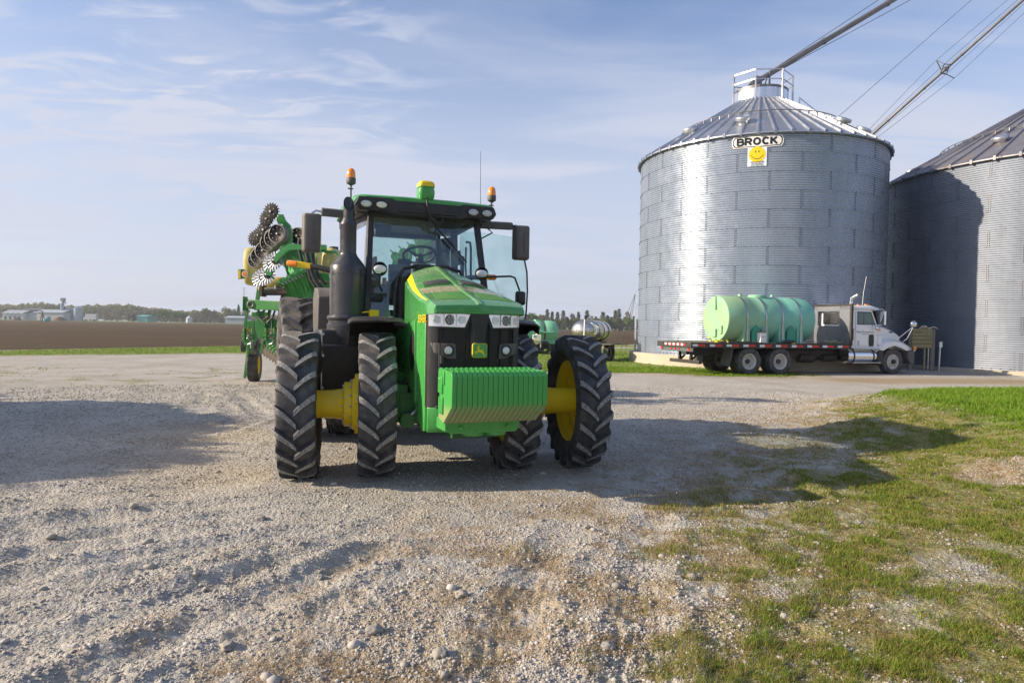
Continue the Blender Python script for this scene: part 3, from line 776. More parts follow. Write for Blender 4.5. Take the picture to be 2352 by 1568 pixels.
b = MB(); b.box((0, .5, .80), (.52, 3.2, .50)); b.box((0, .9, 1.22), (.60, 2.6, .50)); b.box((0, 3.05, .95), (1.0, .7, .7)); b.cyl((-1.2, 3.05, 1.02), (1.2, 3.05, 1.02), .15, n=20)
for i in range(7): b.tube([(-.30 - .03 * (i % 3), -.5 + .16 * i, 1.15), (-.36, -.4 + .17 * i, 1.0 - .03 * i), (-.32, -.2 + .18 * i, .72)], .016 + .004 * (i % 2), 6)
T('chassis', b, M['green_dark'], bevel=.015)
# hood
def hsec(y, ws, zb, zs, wt, ze, zc):
    return [(-ws, y, zb), (-ws * 1.0, y, zs), (-wt - (ws - wt) * .25, y, ze - .012), (-wt, y, ze), (-wt * .5, y, ze + (zc - ze) * .72), (-.035, y, zc), (-.02, y, zc + .012), (.02, y, zc + .012), (.035, y, zc), (wt * .5, y, ze + (zc - ze) * .72), (wt, y, ze), (wt + (ws - wt) * .25, y, ze - .012), (ws, y, zs), (ws, y, zb)]
HS = [(-1.165, .455, 1.80, 1.805, .44, 1.825, 1.835), (-1.15, .475, 1.79, 1.83, .458, 1.868, 1.882), (-1.06, .495, 1.785, 1.855, .474, 1.905, 1.925), (-.95, .50, 1.78, 1.875, .470, 1.93, 1.955), (-.62, .502, 1.73, 1.93, .455, 2.00, 2.04), (-.2, .475, 1.66, 2.02, .40, 2.11, 2.165), (.2, .430, 1.60, 2.10, .33, 2.225, 2.29), (.52, .385, 1.57, 2.17, .27, 2.315, 2.385)]
def hood_at(y):
    for a, c in zip(HS[:-1], HS[1:]):
        if a[0] <= y <= c[0]:
            t = (y - a[0]) / (c[0] - a[0]); return [u_ + (w_ - u_) * t for u_, w_ in zip(a, c)]
    return list(HS[-1] if y > 0 else HS[0])
b = MB(); ys = [-1.165, -1.15, -1.06] + [(-.95 + (1.47) * i / 14) for i in range(15)]
b.loft([hsec(*hood_at(min(y, .52))) for y in ys], closed=True, cap=True)
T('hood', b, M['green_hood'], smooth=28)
def hood_top(x, y):
    h = hood_at(y); wt, ze, zc = h[4], h[5], h[6]; a = abs(x) / wt
    return zc + ((ze + (zc - ze) * .72) - zc) * (a / .5) if a < .5 else (ze + (zc - ze) * .72) + (ze - (ze + (zc - ze) * .72)) * ((a - .5) / .5)
def hood_patch(quad, off, nu=8, nv=4):
    """quad corners (x,y): grid draped on hood top"""
    (x0, y0), (x1, y1), (x2, y2), (x3, y3) = quad; vs = []
    for lay in (off, off - .006):
        for j in range(nv + 1):
            for i in range(nu + 1):
                s, t = i / nu, j / nv
                x = (x0 * (1 - s) + x1 * s) * (1 - t) + (x3 * (1 - s) + x2 * s) * t; y = (y0 * (1 - s) + y1 * s) * (1 - t) + (y3 * (1 - s) + y2 * s) * t
                vs.append((x, y, hood_top(x, y) + lay))
    n = (nu + 1) * (nv + 1); fs = []
    for j in range(nv):
        for i in range(nu):
            a = j * (nu + 1) + i; fs.append((a, a + 1, a + nu + 2, a + nu + 1)); fs.append((n + a, n + a + nu + 1, n + a + nu + 2, n + a + 1))
    for i in range(nu):
        fs.append((i, n + i, n + i + 1, i + 1)); a = nv * (nu + 1) + i; fs.append((a, a + 1, n + a + 1, n + a))
    for j in range(nv):
        a = j * (nu + 1); fs.append((a, a + nu + 1, n + a + nu + 1, n + a)); a += nu; fs.append((a, n + a, n + a + nu + 1, a + nu + 1))
    return vs, fs
for s in (-1, 1):
    b = MB(); b.add(*hood_patch([(s * .06, -.97), (s * .40, -.97), (s * .36, -.66), (s * .09, -.66)], .003)); T('hood_pad', b, M['decal_green'])
    b = MB(); b.add(*hood_patch([(s * .05, -.34), (s * .37, -.34), (s * .345, -.12), (s * .06, -.12)], .010)); T('vent_frame', b, M['green'])
    b = MB(); b.add(*hood_patch([(s * .065, -.32), (s * .355, -.32), (s * .335, -.14), (s * .07, -.14)], .014))
    v_ = T('hood_vent', b, M['grille'])
    b = MB()
    for i in range(16):
        x = s * (.075 + .0175 * i); b.bar((x, -.315, hood_top(x, -.315) + .018), (x + s * -.004, -.15, hood_top(x, -.15) + .018), .005, .010)
    sl_ = b.build('vent_slat', M['steel'], v_)
b = MB(); b.box((0, -.40, hood_top(0, -.4) + .022), (.035, .09, .014)); T('hood_latch', b, M['chrome'], bevel=.004)
# yellow stripe along each side of the hood
for s in (-1, 1):
    b = MB(); top = []; bot = []
    for i in range(13):
        y = -.90 + 1.40 * i / 12; h = hood_at(y); ws, zs, wt, ze = h[1], h[3], h[4], h[5]
        q = min(1, i / 5); hh = .018 + .060 * q
        wt2 = wt + (ws - wt) * .25; ze2 = ze - .012
        def edge(f): return (s * (ws + (wt2 - ws) * f + .004), y, zs + (ze2 - zs) * f)
        top.append(edge(.93)); bot.append(edge(.93 - .58 * min(1, (i + .4) / 6) ** .7))
    n = len(top); inn = [(p[0] - s * .008, p[1], p[2]) for p in top + bot]
    vs = top + bot + inn; fs = []
    for i in range(n - 1):
        fs.append((i, i + 1, n + i + 1, n + i)); fs.append((2 * n + i, 3 * n + i, 3 * n + i + 1, 2 * n + i + 1)); fs.append((i, 2 * n + i, 2 * n + i + 1, i + 1)); fs.append((n + i, n + i + 1, 3 * n + i + 1, 3 * n + i))
    b.add(vs, fs); T('side_stripe', b, M['yellow_bright'])
def text_obj(name, txt, size, mat_, parent, loc, xdir, updir, depth=.003, align='CENTER', bold=0.0, sx=1.0, label=None):
    cu = bpy.data.curves.new(name, 'FONT'); cu.body = txt; cu.size = size; cu.extrude = depth; cu.align_x = align; cu.align_y = 'CENTER'; cu.offset = bold; cu.space_character = 1.05
    o = bpy.data.objects.new(name, cu); COL.objects.link(o)
    dg = bpy.context.evaluated_depsgraph_get(); me = bpy.data.meshes.new_from_object(o.evaluated_get(dg)); bpy.data.objects.remove(o)
    me.materials.clear(); me.materials.append(mat_)
    o = bpy.data.objects.new(name, me); COL.objects.link(o)
    x = Vector(xdir).normalized(); y = Vector(updir); y = (y - x * y.dot(x)).normalized(); z = x.cross(y)
    mm = Matrix((x, y, z)).transposed().to_4x4(); mm.translation = Vector(loc)
    o.matrix_world = mm
    if sx != 1.0: o.scale = (sx, 1, 1)
    if parent: o.parent = parent
    if label: o['label'] = label
    return o
# side panels
for s in (-1, 1):
    b = MB(); poly = [(-.90, .66), (-.905, 1.0), (-.90, 1.79), (-.6, 1.76), (0, 1.66), (.50, 1.58), (.50, 1.22), (.1, 1.12), (-.35, .95), (-.62, .70), (-.80, .60), (-.89, .60)]
    b.prism(poly, (s * .455, 0, 0), (0, 1, 0), (0, 0, 1), (s * .04, 0, 0)); p_ = T('side_panel', b, M['green'], bevel=.012)
    b = MB(); b.prism([(-.36 + .11 * math.cos(a) * (1.0), 1.40 + .22 * math.sin(a)) for a in [2 * math.pi * i / 24 for i in range(24)]], (s * .4955, 0, 0), (0, 1, 0), (0, 0, 1), (s * .004, 0, 0)); T('side_vent', b, M['grille'])
    b = MB(); b.bar((s * .497, -.52, 1.72), (s * .497, -.56, .86), .014, .03, up=(1, 0, 0)); T('panel_rib', b, M['green'], bevel=.004)
    text_obj('model_number', '8345R', .12, M['yellow_bright'], tractor, (s * .500, -.79, 1.735), (0, -1 * s * -1, 0), (0, 0, 1), .002)
# nose mask
def ny(x): return -1.145 + .45 * x * x
b = MB(); secs = []
for z in (.86, .90, 1.3, 1.66, 1.79):
    sec = []
    for i in range(15):
        x = -.45 + .9 * i / 14; sec.append((x, ny(x) + (.02 if z < .88 else 0) + .05, z))
    sec += [(.487, -.965, z), (.490, -.90, z), (-.490, -.90, z), (-.487, -.965, z)]; secs.append(sec)
b.loft(secs); T('grille', b, M['grille'], smooth=40)
b = MB()
for i in range(46):
    z = .90 + i * .0175
    if z > 1.70: break
    for k in range(10):
        x0 = -.36 + .072 * k; x1 = x0 + .072
        b.bar((x0, ny(x0) + .046, z), (x1, ny(x1) + .046, z), .006, .005)
for x in (-.37, -.25, -.12, .12, .25, .37): b.bar((x, ny(x) + .044, .88), (x, ny(x) + .044, 1.66), .010, .016, up=(0, 1, 0))
T('grille_bars', b, M['grille'])
# frame of the mask with its centre beak
b = MB()
for s in (-1, 1):
    vs = [(s * .450, ny(.45) + .05, .86), (s * .4885, -.968, .86), (s * .4885, -.968, 1.80), (s * .450, ny(.45) + .03, 1.80), (s * .40, ny(.40) + .03, 1.80), (s * .40, ny(.4) + .05, .86)]
    b.add(vs, [(0, 1, 2, 3), (0, 3, 4, 5)])
    b.add([(p[0] - s * .004, p[1] + .03, p[2]) for p in vs], [(3, 2, 1, 0), (5, 4, 3, 0)])
b.loft([[(-.09, ny(.09) + .04, z0), (-.09 * f, ny(0) - .004, z0), (.09 * f, ny(0) - .004, z0), (.09, ny(.09) + .04, z0)] for z0, f in ((1.36, .5), (1.56, .62), (1.66, .8), (1.795, 1.1))])
b.box((0, -1.10, .868), (.86, .05, .03))
T('mask_frame', b, M['black'], bevel=.006)
b = MB(); b.loft([[(-.485, -.97, z0), (-.40, ny(.40) + dy, z0), (-.2, ny(.2) + dy, z0), (0, ny(0) + dy, z0), (.2, ny(.2) + dy, z0), (.40, ny(.40) + dy, z0), (.485, -.97, z0), (.44, -.85, z0), (-.44, -.85, z0)] for z0, dy in ((.60, .10), (.64, .05), (.84, .03), (.858, .035))])
T('chin', b, M['green'], bevel=.01)
b = MB()
b.tube([(-.40, -1.105, 1.50), (-.405, -1.11, 1.2), (-.39, -1.125, 1.1), (-.37, -1.14, .95), (-.37, -1.15, .88)], .013, 8); b.cyl((-.37, -1.13, 1.05), (-.37, -1.13, 1.16), .022, n=10); b.box((-.36, -1.13, 1.00), (.05, .05, .07)); b.cyl((-.385, -1.12, 1.30), (-.385, -1.12, 1.38), .018, n=10)
T('hydraulic_line', b, [M['black_metal']], smooth=40)
# lamps in the mask
def npatch(quad, off, th=.012, nu=10, nv=3, wrap=None):
    (x0, z0), (x1, z1), (x2, z2), (x3, z3) = quad; vs = []
    for lay in (off, off - th):
        for j in range(nv + 1):
            for i in range(nu + 1):
                s, t = i / nu, j / nv
                x = (x0 * (1 - s) + x1 * s) * (1 - t) + (x3 * (1 - s) + x2 * s) * t; z = (z0 * (1 - s) + z1 * s) * (1 - t) + (z3 * (1 - s) + z2 * s) * t
                ax = abs(x); yy = ny(min(ax, .43)) + .045 + max(0, ax - .43) * 1.1
                vs.append((x, yy - lay, z))
    n = (nu + 1) * (nv + 1); fs = []
    for j in range(nv):
        for i in range(nu):
            a = j * (nu + 1) + i; fs.append((a, a + 1, a + nu + 2, a + nu + 1)); fs.append((n + a, n + a + nu + 1, n + a + nu + 2, n + a + 1))
    for i in range(nu):
        fs.append((i, n + i, n + i + 1, i + 1)); a = nv * (nu + 1) + i; fs.append((a, a + 1, n + a + 1, n + a))
    for j in range(nv):
        a = j * (nu + 1); fs.append((a, a + nu + 1, n + a + nu + 1, n + a)); a += nu; fs.append((a, n + a, n + a + nu + 1, a + nu + 1))
    return vs, fs
for s in (-1, 1):
    b = MB(); b.add(*npatch([(s * .489, 1.645), (s * .125, 1.638), (s * .058, 1.80), (s * .489, 1.80)], .022, .02)); hl = T('headlight', b, M['black'], bevel=.004)
    b = MB(); b.add(*npatch([(s * .486, 1.664), (s * .150, 1.656), (s * .092, 1.790), (s * .486, 1.796)], .030, .010)); b.build('reflector', M['reflector'], hl, bevel=.003)
    for i, (x, r_) in enumerate(((.175, .042), (.295, .052), (.415, .043))):
        yy = ny(x) + .045 - .031; x *= s
        b = MB(); b.cyl((x, yy + .004, 1.730), (x, yy - .008, 1.730), r_, r_ * .94, 28)
        if i == 1:
            for k in range(7):
                a = k * math.pi / 3; q = 0 if k == 6 else .032; b.cyl((x + q * math.cos(a), yy - .006, 1.730 + q * math.sin(a)), (x + q * math.cos(a), yy - .016, 1.730 + q * math.sin(a)), .0125, n=12, mi=1)
        else:
            for k in range(5): 
                zz = -.026 + .013 * k; hw = math.sqrt(max(0, r_ ** 2 - zz ** 2)) * .9; b.cyl((x - hw, yy - .006, 1.73 + zz), (x + hw, yy - .006, 1.73 + zz), .0055, n=8, mi=1)
        b.build('lamp', [M['grey_plastic'] if i == 1 else M['reflector'], M['lens'] if i != 1 else M['led']], hl, smooth=40)
    for xx in (.235, .355):
        b = MB(); b.bar((s * xx, ny(xx) + .008, 1.68), (s * xx, ny(xx) + .008, 1.785), .008, .006, up=(0, 1, 0)); b.build('divider', M['yellow_bright'] if False else M['white_plain'], hl)
    b = MB(); b.add(*npatch([(s * .30, 1.345), (s * .225, 1.345), (s * .235, 1.49), (s * .455, 1.500)], .020, .028)); b.add(*npatch([(s * .435, 1.40), (s * .30, 1.345), (s * .30, 1.495), (s * .470, 1.500)], .021, .028))
    fl = T('fog_lamp', b, M['grey_plastic'], bevel=.005)
    yy = ny(.30) + .018; b = MB(); b.lathe([(.058, .0), (.058, .014), (.048, .014), (.044, .004)], (s * .305, yy, 1.428), (0, -1, 0), 24); b.build('bezel', M['black'], fl)
    b = MB(); b.sphere((s * .305, yy - .002, 1.428), .040, 20, 12, sc=(1, .4, 1)); b.build('lens', M['lens'], fl)
# badge
bd = empty('badge', (.0, ny(0) + .012, 1.43)); bd.parent = tractor
def rsq(w, h, r, bulge=.0):
    pts = []
    for cx, cy, a0 in ((w - r, h - r, 0), (-w + r, h - r, 90), (-w + r, -h + r, 180), (w - r, -h + r, 270)):
        for k in range(5): a = R(a0 + 22.5 * k); pts.append((cx + r * math.cos(a), cy + r * math.sin(a)))
    return pts
b = MB(); b.prism(rsq(.078, .072, .022), (0, 0, 0), (1, 0, 0), (0, 0, 1), (0, -.022, 0)); b.build('badge_rim', M['yellow_bright'], bd, bevel=.003)
b = MB(); b.prism(rsq(.0735, .0675, .020), (0, -.020, 0), (1, 0, 0), (0, 0, 1), (0, -.005, 0)); b.build('badge_field', M['green'], bd)
DEER = [(-.052, -.030), (-.046, -.036), (-.028, -.020), (-.010, -.014), (.010, -.020), (.030, -.034), (.046, -.050), (.056, -.054), (.058, -.048), (.040, -.028), (.036, -.012), (.036, -.002), (.026, .006), (.004, .008), (-.008, .016), (-.012, .030), (-.004, .038), (.006, .052), (.000, .050), (-.010, .042), (-.008, .058), (-.014, .054), (-.016, .042), (-.022, .050), (-.028, .048), (-.022, .038), (-.030, .034), (-.038, .022), (-.034, .018), (-.026, .020), (-.022, .006), (-.030, -.004), (-.044, -.004), (-.058, -.012), (-.056, -.020), (-.044, -.014), (-.034, -.016), (-.042, -.024)]
b = MB(); b.prism([(x * .98, z * .98) for x, z in DEER], (0, -.0252, 0), (1, 0, 0), (0, 0, 1), (0, -.003, 0)); b.build('badge_emblem', M['yellow_bright'], bd, smooth=0)
# front weights and their bracket
wp = [(-1.76, .945), (-1.765, 1.215), (-1.735, 1.258), (-1.33, 1.272), (-1.31, 1.22), (-1.36, 1.0), (-1.33, .80), (-1.50, .765)]
NW = 19
wsec = MB(); wsec.prism(wp, (-.0226, 0, 0), (0, 1, 0), (0, 0, 1), (.0452, 0, 0))
for yy in (-1.70, -1.50, -1.36): wsec.box((0, yy, 1.262 + (yy + 1.7) * .03), (.022, .05, .007))
w0 = T('front_weight', wsec, M['green_weight'], bevel=.0075); w0.location = (-.445, 0, 0)
for i in range(1, NW):
    c = w0.copy(); COL.objects.link(c); c.location = (-.445 + .89 * i / (NW - 1), 0, 0)
b = MB()
for z, y in ((1.12, -1.42), (.93, -1.44)):
    b.box((-.475, y, z), (.022, .13, .16))
b.box((-.473, -1.52, 1.19), (.018, .035, .13)); b.cyl((-.49, -1.41, 1.17), (-.465, -1.41, 1.17), .02, n=12)
T('weight_lug', b, M['green'], bevel=.008)
b = MB(); b.prism([(-.40, .77), (-.40, .66), (-.33, .635), (.33, .635), (.36, .66), (.38, .77)], (0, -1.32, 0), (1, 0, 0), (0, 0, 1), (0, .30, 0)); b.box((0, -1.0, .72), (.6, .5, .14)); b.cyl((-.08, -1.2, .60), (-.08, -1.2, .64), .11, n=24); b.cyl((.16, -1.2, .60), (.16, -1.2, .64), .11, n=24)
for x in (-.24, .24): b.cyl((x, -1.345, .69), (x, -1.31, .69), .026, n=6)
T('weight_bracket', b, M['green'], bevel=.008)
# front fenders
for s in (-1, 1):
    c = Vector((s * (.6 + .207 * cs), s * .207 * sn, Rf)); ex = Vector((cs, sn, 0)) * s; ey = Vector((-sn, cs, 0))
    b = MB(); secs = []
    for i in range(17):
        a = R(72 + (198 - 72) * i / 16) if True else 0
        d = ey * -math.cos(a) + Vector((0, 0, 1)) * math.sin(a); r0 = .93
        eo = .04 if s < 0 else -.02; secs.append([c + d * (r0 - .10) + ex * (.27 + eo), c + d * (r0 - .01) + ex * (.275 + eo), c + d * (r0 + .02) + ex * (.23 + eo), c + d * (r0 + .035) , c + d * (r0 + .02) - ex * .25, c + d * (r0 + .0) - ex * .285, c + d * (r0 - .012) - ex * .27, c + d * (r0 + .01) - ex * .23, c + d * (r0 + .016), c + d * (r0 + .0) + ex * (.22 + eo), c + d * (r0 - .02) + ex * (.255 + eo), c + d * (r0 - .10) + ex * (.252 + eo)])
    b.loft([[tuple(p) for p in q] for q in secs]); T('front_fender', b, M['black'], smooth=40)
    b = MB(); p0 = c + Vector((0, .05, .88)) - ex * .2; b.tube([p0, c + Vector((0, .0, .86)) - ex * .36, c + Vector((0, -.06, .76)) - ex * .43, c + Vector((0, -.08, .55)) - ex * .43, c + Vector((0, -.02, .30)) - ex * .36, c + Vector((0, .0, .12)) - ex * .25], .030, 12); T('fender_bracket', b, M['black_metal'], smooth=50)
# exhaust and aftertreatment
ex_, ey_ = -1.005, .90
b = MB(); P_ = (ex_, ey_, 0)
b.lathe([(.05, 1.50), (.235, 1.50), (.245, 1.52), (.245, 1.66), (.225, 1.68), (.225, 1.71), (.240, 1.72), (.245, 1.745), (.232, 1.77), (.213, 1.78), (.213, 2.268), (.217, 2.27), (.217, 2.278), (.213, 2.28), (.213, 2.36), (.198, 2.39), (.112, 2.50), (.104, 2.52), (.104, 2.525), (.098, 2.53), (.098, 2.86), (.102, 2.87), (.100, 2.885), (.068, 2.945), (.064, 2.96)], P_, (0, 0, 1), 48)
T('exhaust_canister', b, M['black_metal'], smooth=30)
b = MB(); n = 24; rings = [(2.90, 0, .064), (3.08, 0, .064)]; vs = []
for i in range(n):
    a = 2 * math.pi * i / n; vs.append((ex_ + .064 * math.cos(a), ey_ + .064 * math.sin(a), 2.90))
for i in range(n):
    a = 2 * math.pi * i / n; vs.append((ex_ + .064 * math.cos(a), ey_ - .015 + .064 * math.sin(a), 3.125 + .10 * math.sin(a)))
for i in range(n):
    a = 2 * math.pi * i / n; vs.append((ex_ + .058 * math.cos(a), ey_ - .015 + .058 * math.sin(a), 3.123 + .09 * math.sin(a)))
for i in range(n):
    a = 2 * math.pi * i / n; vs.append((ex_ + .056 * math.cos(a), ey_ + .056 * math.sin(a), 2.95))
b.add(vs, [(r0 * n + i, r0 * n + (i + 1) % n, (r0 + 1) * n + (i + 1) % n, (r0 + 1) * n + i) for r0 in range(3) for i in range(n)] + [tuple(range(3 * n, 4 * n))])
T('exhaust_pipe', b, M['black_metal'], smooth=40)
b = MB(); b.box((-1.13, 1.10, 1.12), (.46, .95, .62)); b.box((-1.13, .98, 1.50), (.44, .60, .20)); T('tank_shroud', b, M['black'], bevel=.03, seg=3)
b = MB(); secs = []
for i in range(9):
    t = i / 8; z = 1.62 - .62 * t; r_ = .235 * math.cos(t * 1.35); secs.append([(ex_ + r_ * math.cos(a), .86 - .02 - r_ * math.sin(a) * .95, z) for a in [math.pi * k / 14 for k in range(15)]])
b.loft(secs, closed=False, cap=False); T('intake_bulge', b, M['black_metal'], smooth=50)
b = MB()
for z in (1.55, 1.30, .92): b.cyl((-1.325, .60, z), (-1.325, .62, z), .018, n=12)
b.box((-1.335, .62, 1.24), (.012, .02, .72)); T('shroud_bolt', b, M['steel'])
b = MB(); b.box((-.98, 2.05, 1.05), (.62, 1.2, .75)); T('fuel_tank', b, M['black'], bevel=.05, seg=3)
b = MB(); b.prism([(1.72, 1.30), (1.60, 2.02), (1.75, 2.12), (2.1, 2.16), (2.3, 2.0), (2.2, 1.30)], (-1.28, 0, 0), (0, 1, 0), (0, 0, 1), (.30, 0, 0)); T('step_guard', b, M['grey_plastic'], bevel=.02)
b = MB(); b.tube([(-.80, .95, 1.95), (-.68, .85, 1.98), (-.60, .80, 2.0)], .035, 8); b.box((-.68, .88, 2.0), (.30, .03, .12)); T('exhaust_bracket', b, M['black'])
# rear fenders
for s in (-1, 1):
    b = MB(); secs = []
    for i in range(13):
        a = R(20 + 120 * i / 12); y = 3.05 - 1.12 * math.cos(a); z = 1.03 + 1.12 * math.sin(a)
        secs.append([(s * 1.05, y, z), (s * .48, y, z), (s * .48, y, z - .03), (s * 1.05, y, z - .03)])
    b.loft(secs); T('rear_fender', b, M['black'], smooth=40, bevel=.008)
# cab frame
def cabpt(x, y, z): return (x, y, z)
b = MB(); Fy0, Fy1 = .80, 1.12      # windscreen foot and head
for s in (-1, 1):
    b.bar((s * .79, Fy0 - .02, 1.68), (s * .70, Fy1, 3.12), .075, .075, up=(0, 1, 0)); b.bar((s * .86, 2.50, 1.55), (s * .80, 2.45, 3.12), .09, .10, up=(0, 1, 0))
    b.bar((s * .80, Fy0, 1.70), (s * .86, 2.5, 1.60), .08, .10); b.bar((s * .70, Fy1, 3.08), (s * .80, 2.45, 3.08), .08, .10)
    b.bar((s * .70, 3.0, 1.75), (s * .68, 2.9, 3.1), .06, .06, up=(0, 1, 0)); b.bar((s * .86, 2.5, 1.75), (s * .70, 3.0, 1.8), .06, .08)
b.bar((-.72, Fy1 - .01, 3.075), (.72, Fy1 - .01, 3.075), .07, .10); b.bar((-.70, 2.95, 3.06), (.70, 2.95, 3.06), .07, .10); b.bar((-.7, 3.0, 1.85), (.7, 3.0, 1.85), .07, .10)
b.bar((-.80, Fy0, 1.70), (.80, Fy0, 1.70), .06, .08)
T('cab_frame', b, M['black'], bevel=.012)
# black seal following the hood outline at the windscreen foot
b = MB(); b.tube([(-.80, .79, 1.72), (-.46, .74, 1.74), (-.455, .72, 2.05), (-.43, .70, 2.25), (-.36, .72, 2.36), (-.2, .72, 2.40), (.2, .72, 2.40), (.36, .72, 2.36), (.43, .70, 2.25), (.455, .72, 2.05), (.46, .74, 1.74), (.80, .79, 1.72)], .022, 8); b.box((0, .72, 2.36), (.42, .10, .12)); T('windscreen_seal', b, M['black'], smooth=50)
b = MB(); b.box((0, .68, 1.95), (.82, .12, .62)); b.box((0, 1.9, 1.60), (1.62, 2.2, .10)); T('firewall', b, M['black'])
b = MB()
def slab(b, quad, th, nrm):
    q = [Vector(p) for p in quad]; n = Vector(nrm) * th; b.add(q + [p + n for p in q], [(0, 1, 2, 3), (7, 6, 5, 4), (0, 4, 5, 1), (1, 5, 6, 2), (2, 6, 7, 3), (3, 7, 4, 0)])
slab(b, [(-.765, Fy0, 1.73), (.765, Fy0, 1.73), (.68, Fy1, 3.05), (-.68, Fy1, 3.05)], .006, (0, -1, 0)); T('windscreen', b, M['glass'])
b = MB(); slab(b, [(-.83, .86, 1.74), (-.87, 2.46, 1.70), (-.80, 2.42, 3.04), (-.71, 1.16, 3.04)], .006, (-1, 0, 0)); T('side_window', b, M['glass'])
b = MB(); slab(b, [(-.68, 2.99, 1.92), (.68, 2.99, 1.92), (.66, 2.90, 3.02), (-.66, 2.90, 3.02)], .006, (0, 1, 0)); T('rear_window', b, M['glass'])
for s in (-1, 1):
    b = MB(); slab(b, [(s * .85, 2.55, 1.82), (s * .70, 2.97, 1.86), (s * .68, 2.88, 3.03), (s * .79, 2.50, 3.03)], .005, (s, 0, 0)); T('quarter_window', b, M['glass'])
# roof
b = MB()
def rsec(y, w, z0, z1, r=.05): return [(-w, y, z0), (-w - .005, y, z1 - r), (-w + .03, y, z1 - r * .3), (-w + .10, y, z1), (-.3, y, z1 + .012), (.3, y, z1 + .012), (w - .10, y, z1), (w - .03, y, z1 - r * .3), (w + .005, y, z1 - r), (w, y, z0)]
b.loft([rsec(.935, .86, 3.225, 3.255), rsec(.97, .90, 3.22, 3.275), rsec(1.15, .915, 3.20, 3.305), rsec(1.8, .925, 3.18, 3.34), rsec(2.6, .92, 3.18, 3.32), rsec(2.95, .88, 3.20, 3.28)])
T('roof', b, M['green'], smooth=30)
b = MB(); fp = [(-.90, 3.20), (-.925, 3.15), (-.88, 3.085), (-.52, 3.075), (-.44, 3.05), (.44, 3.05), (.52, 3.075), (.88, 3.085), (.925, 3.15), (.90, 3.215), (.88, 3.245), (.46, 3.245), (.42, 3.225), (-.42, 3.225), (-.46, 3.245), (-.88, 3.245)]
b.prism(fp, (0, .925, 0), (1, 0, 0), (0, 0, 1), (0, .30, 0)); b.box((0, 2.0, 3.13), (1.72, 1.7, .12)); b.box((0, .935, 3.13), (.76, .05, .10))
T('roof_fascia', b, M['black'], bevel=.012)
for x in (-.79, -.60, .60, .79):
    b = MB(); b.lathe([(.086, 0), (.086, .018), (.072, .02), (.068, .008)], (0, 0, 0), (0, -1, 0), 28); b.v = [(p[0], p[1], p[2] * .62) for p in b.v]
    wl_ = T('work_lamp', b, M['black'], loc=(x, .93, 3.155))
    b = MB(); b.sphere((0, -.006, 0), .070, 24, 10, sc=(1, .28, .60)); b.build('lens', M['lens'], wl_)
    b = MB()
    for zz in (-.018, 0, .018): b.cyl((-.055, -.024, zz), (.055, -.024, zz), .004, n=6)
    b.build('lens_rib', M['reflector'], wl_)
for x, y, z in ((-.66, .66, 2.34), (.64, .66, 2.34)):
    b = MB(); b.tube([(x - .05 * (1 if x > 0 else -1), y + .12, z - .26), (x, y + .03, z - .20), (x, y, z - .06)], .014, 6)
    b.lathe([(.05, .10), (.085, .04), (.088, 0), (.076, -.004)], (x, y, z), (0, 1, 0), 24); q = len(b.v)
    wl_ = T('hood_lamp', b, M['black']); b = MB(); b.sphere((x, y - .002, z), .078, 20, 10, sc=(1, .3, .62)); b.build('lens', M['lens'], wl_)
# receiver globe
b = MB(); b.loft([[( -.02 + cx_ * w, 1.02 + cy_ * w, z) for cx_, cy_ in rsq(1, 1, .45)] for w, z in ((.088, 3.275), (.100, 3.30), (.106, 3.36), (.103, 3.40), (.097, 3.405), (.097, 3.425), (.104, 3.428), (.104, 3.438))]); rc = T('position_receiver', b, M['green'], smooth=35)
b = MB(); b.loft([[( -.02 + cx_ * w, 1.02 + cy_ * w, z) for cx_, cy_ in rsq(1, 1, .45)] for w, z in ((.104, 3.438), (.106, 3.455), (.100, 3.480), (.084, 3.502), (.055, 3.516), (.02, 3.520))]); b.build('receiver_dome', M['yellow_bright'], rc, smooth=50)
b = MB(); b.box((-.02, .919, 3.375), (.03, .006, .02)); b.build('receiver_badge', M['black'], rc)
b = MB(); b.tube([(-.02, .93, 3.29), (-.03, .90, 3.22), (-.02, .885, 3.12), (.03, .89, 3.03), (.10, .92, 2.97), (.17, .93, 2.98), (.20, .95, 3.05)], .012, 8); b.tube([(-.03, .91, 3.2), (.0, .90, 3.08), (.06, .91, 3.0), (.12, .93, 2.985)], .008, 6); T('receiver_cable', b, M['hose'], smooth=50)
# wiper
b = MB(); b.tube([(.06, .96, 3.0), (.12, 1.00, 2.93), (.36, .96, 2.70)], .010, 6); b.bar((.14, 1.03, 2.93), (.52, .93, 2.50), .012, .02); b.box((.05, .98, 3.02), (.10, .06, .06)); T('wiper', b, M['black'])
# beacons and aerial
for s, x, z in ((-1, -.885, 3.49), (1, 1.095, 3.44)):
    b = MB(); y = 1.60 if s > 0 else 1.55
    if s < 0: b.tube([(x + .02, y, 3.14), (x, y, 3.25), (x, y, z)], .012, 8)
    else: b.tube([(.86, y - .2, 3.10), (1.0, y - .1, 3.10), (1.08, y, 3.18), (x, y, z)], .014, 8)
    b.lathe([(.018, -.01), (.03, .0), (.058, .015), (.062, .03), (.062, .085), (.058, .09), (.01, .09)], (x, y, z), (0, 0, 1), 28); b.cyl((x - .04, y, z - .05), (x + .03, y, z - .05), .009, n=8)
    bc = T('beacon', b, M['grey_plastic'], smooth=40)
    b = MB(); b.lathe([(.058, .088), (.058, .13), (.054, .165), (.043, .195), (.025, .212), (.002, .218)], (x, y, z), (0, 0, 1), 28); b.build('beacon_lens', M['orange'], bc, smooth=60)
b = MB(); b.tube([(1.03, 1.9, 3.15), (1.03, 1.9, 3.5), (1.02, 1.9, 4.22)], [.006, .004, .0025], 6); T('aerial', b, M['black'])
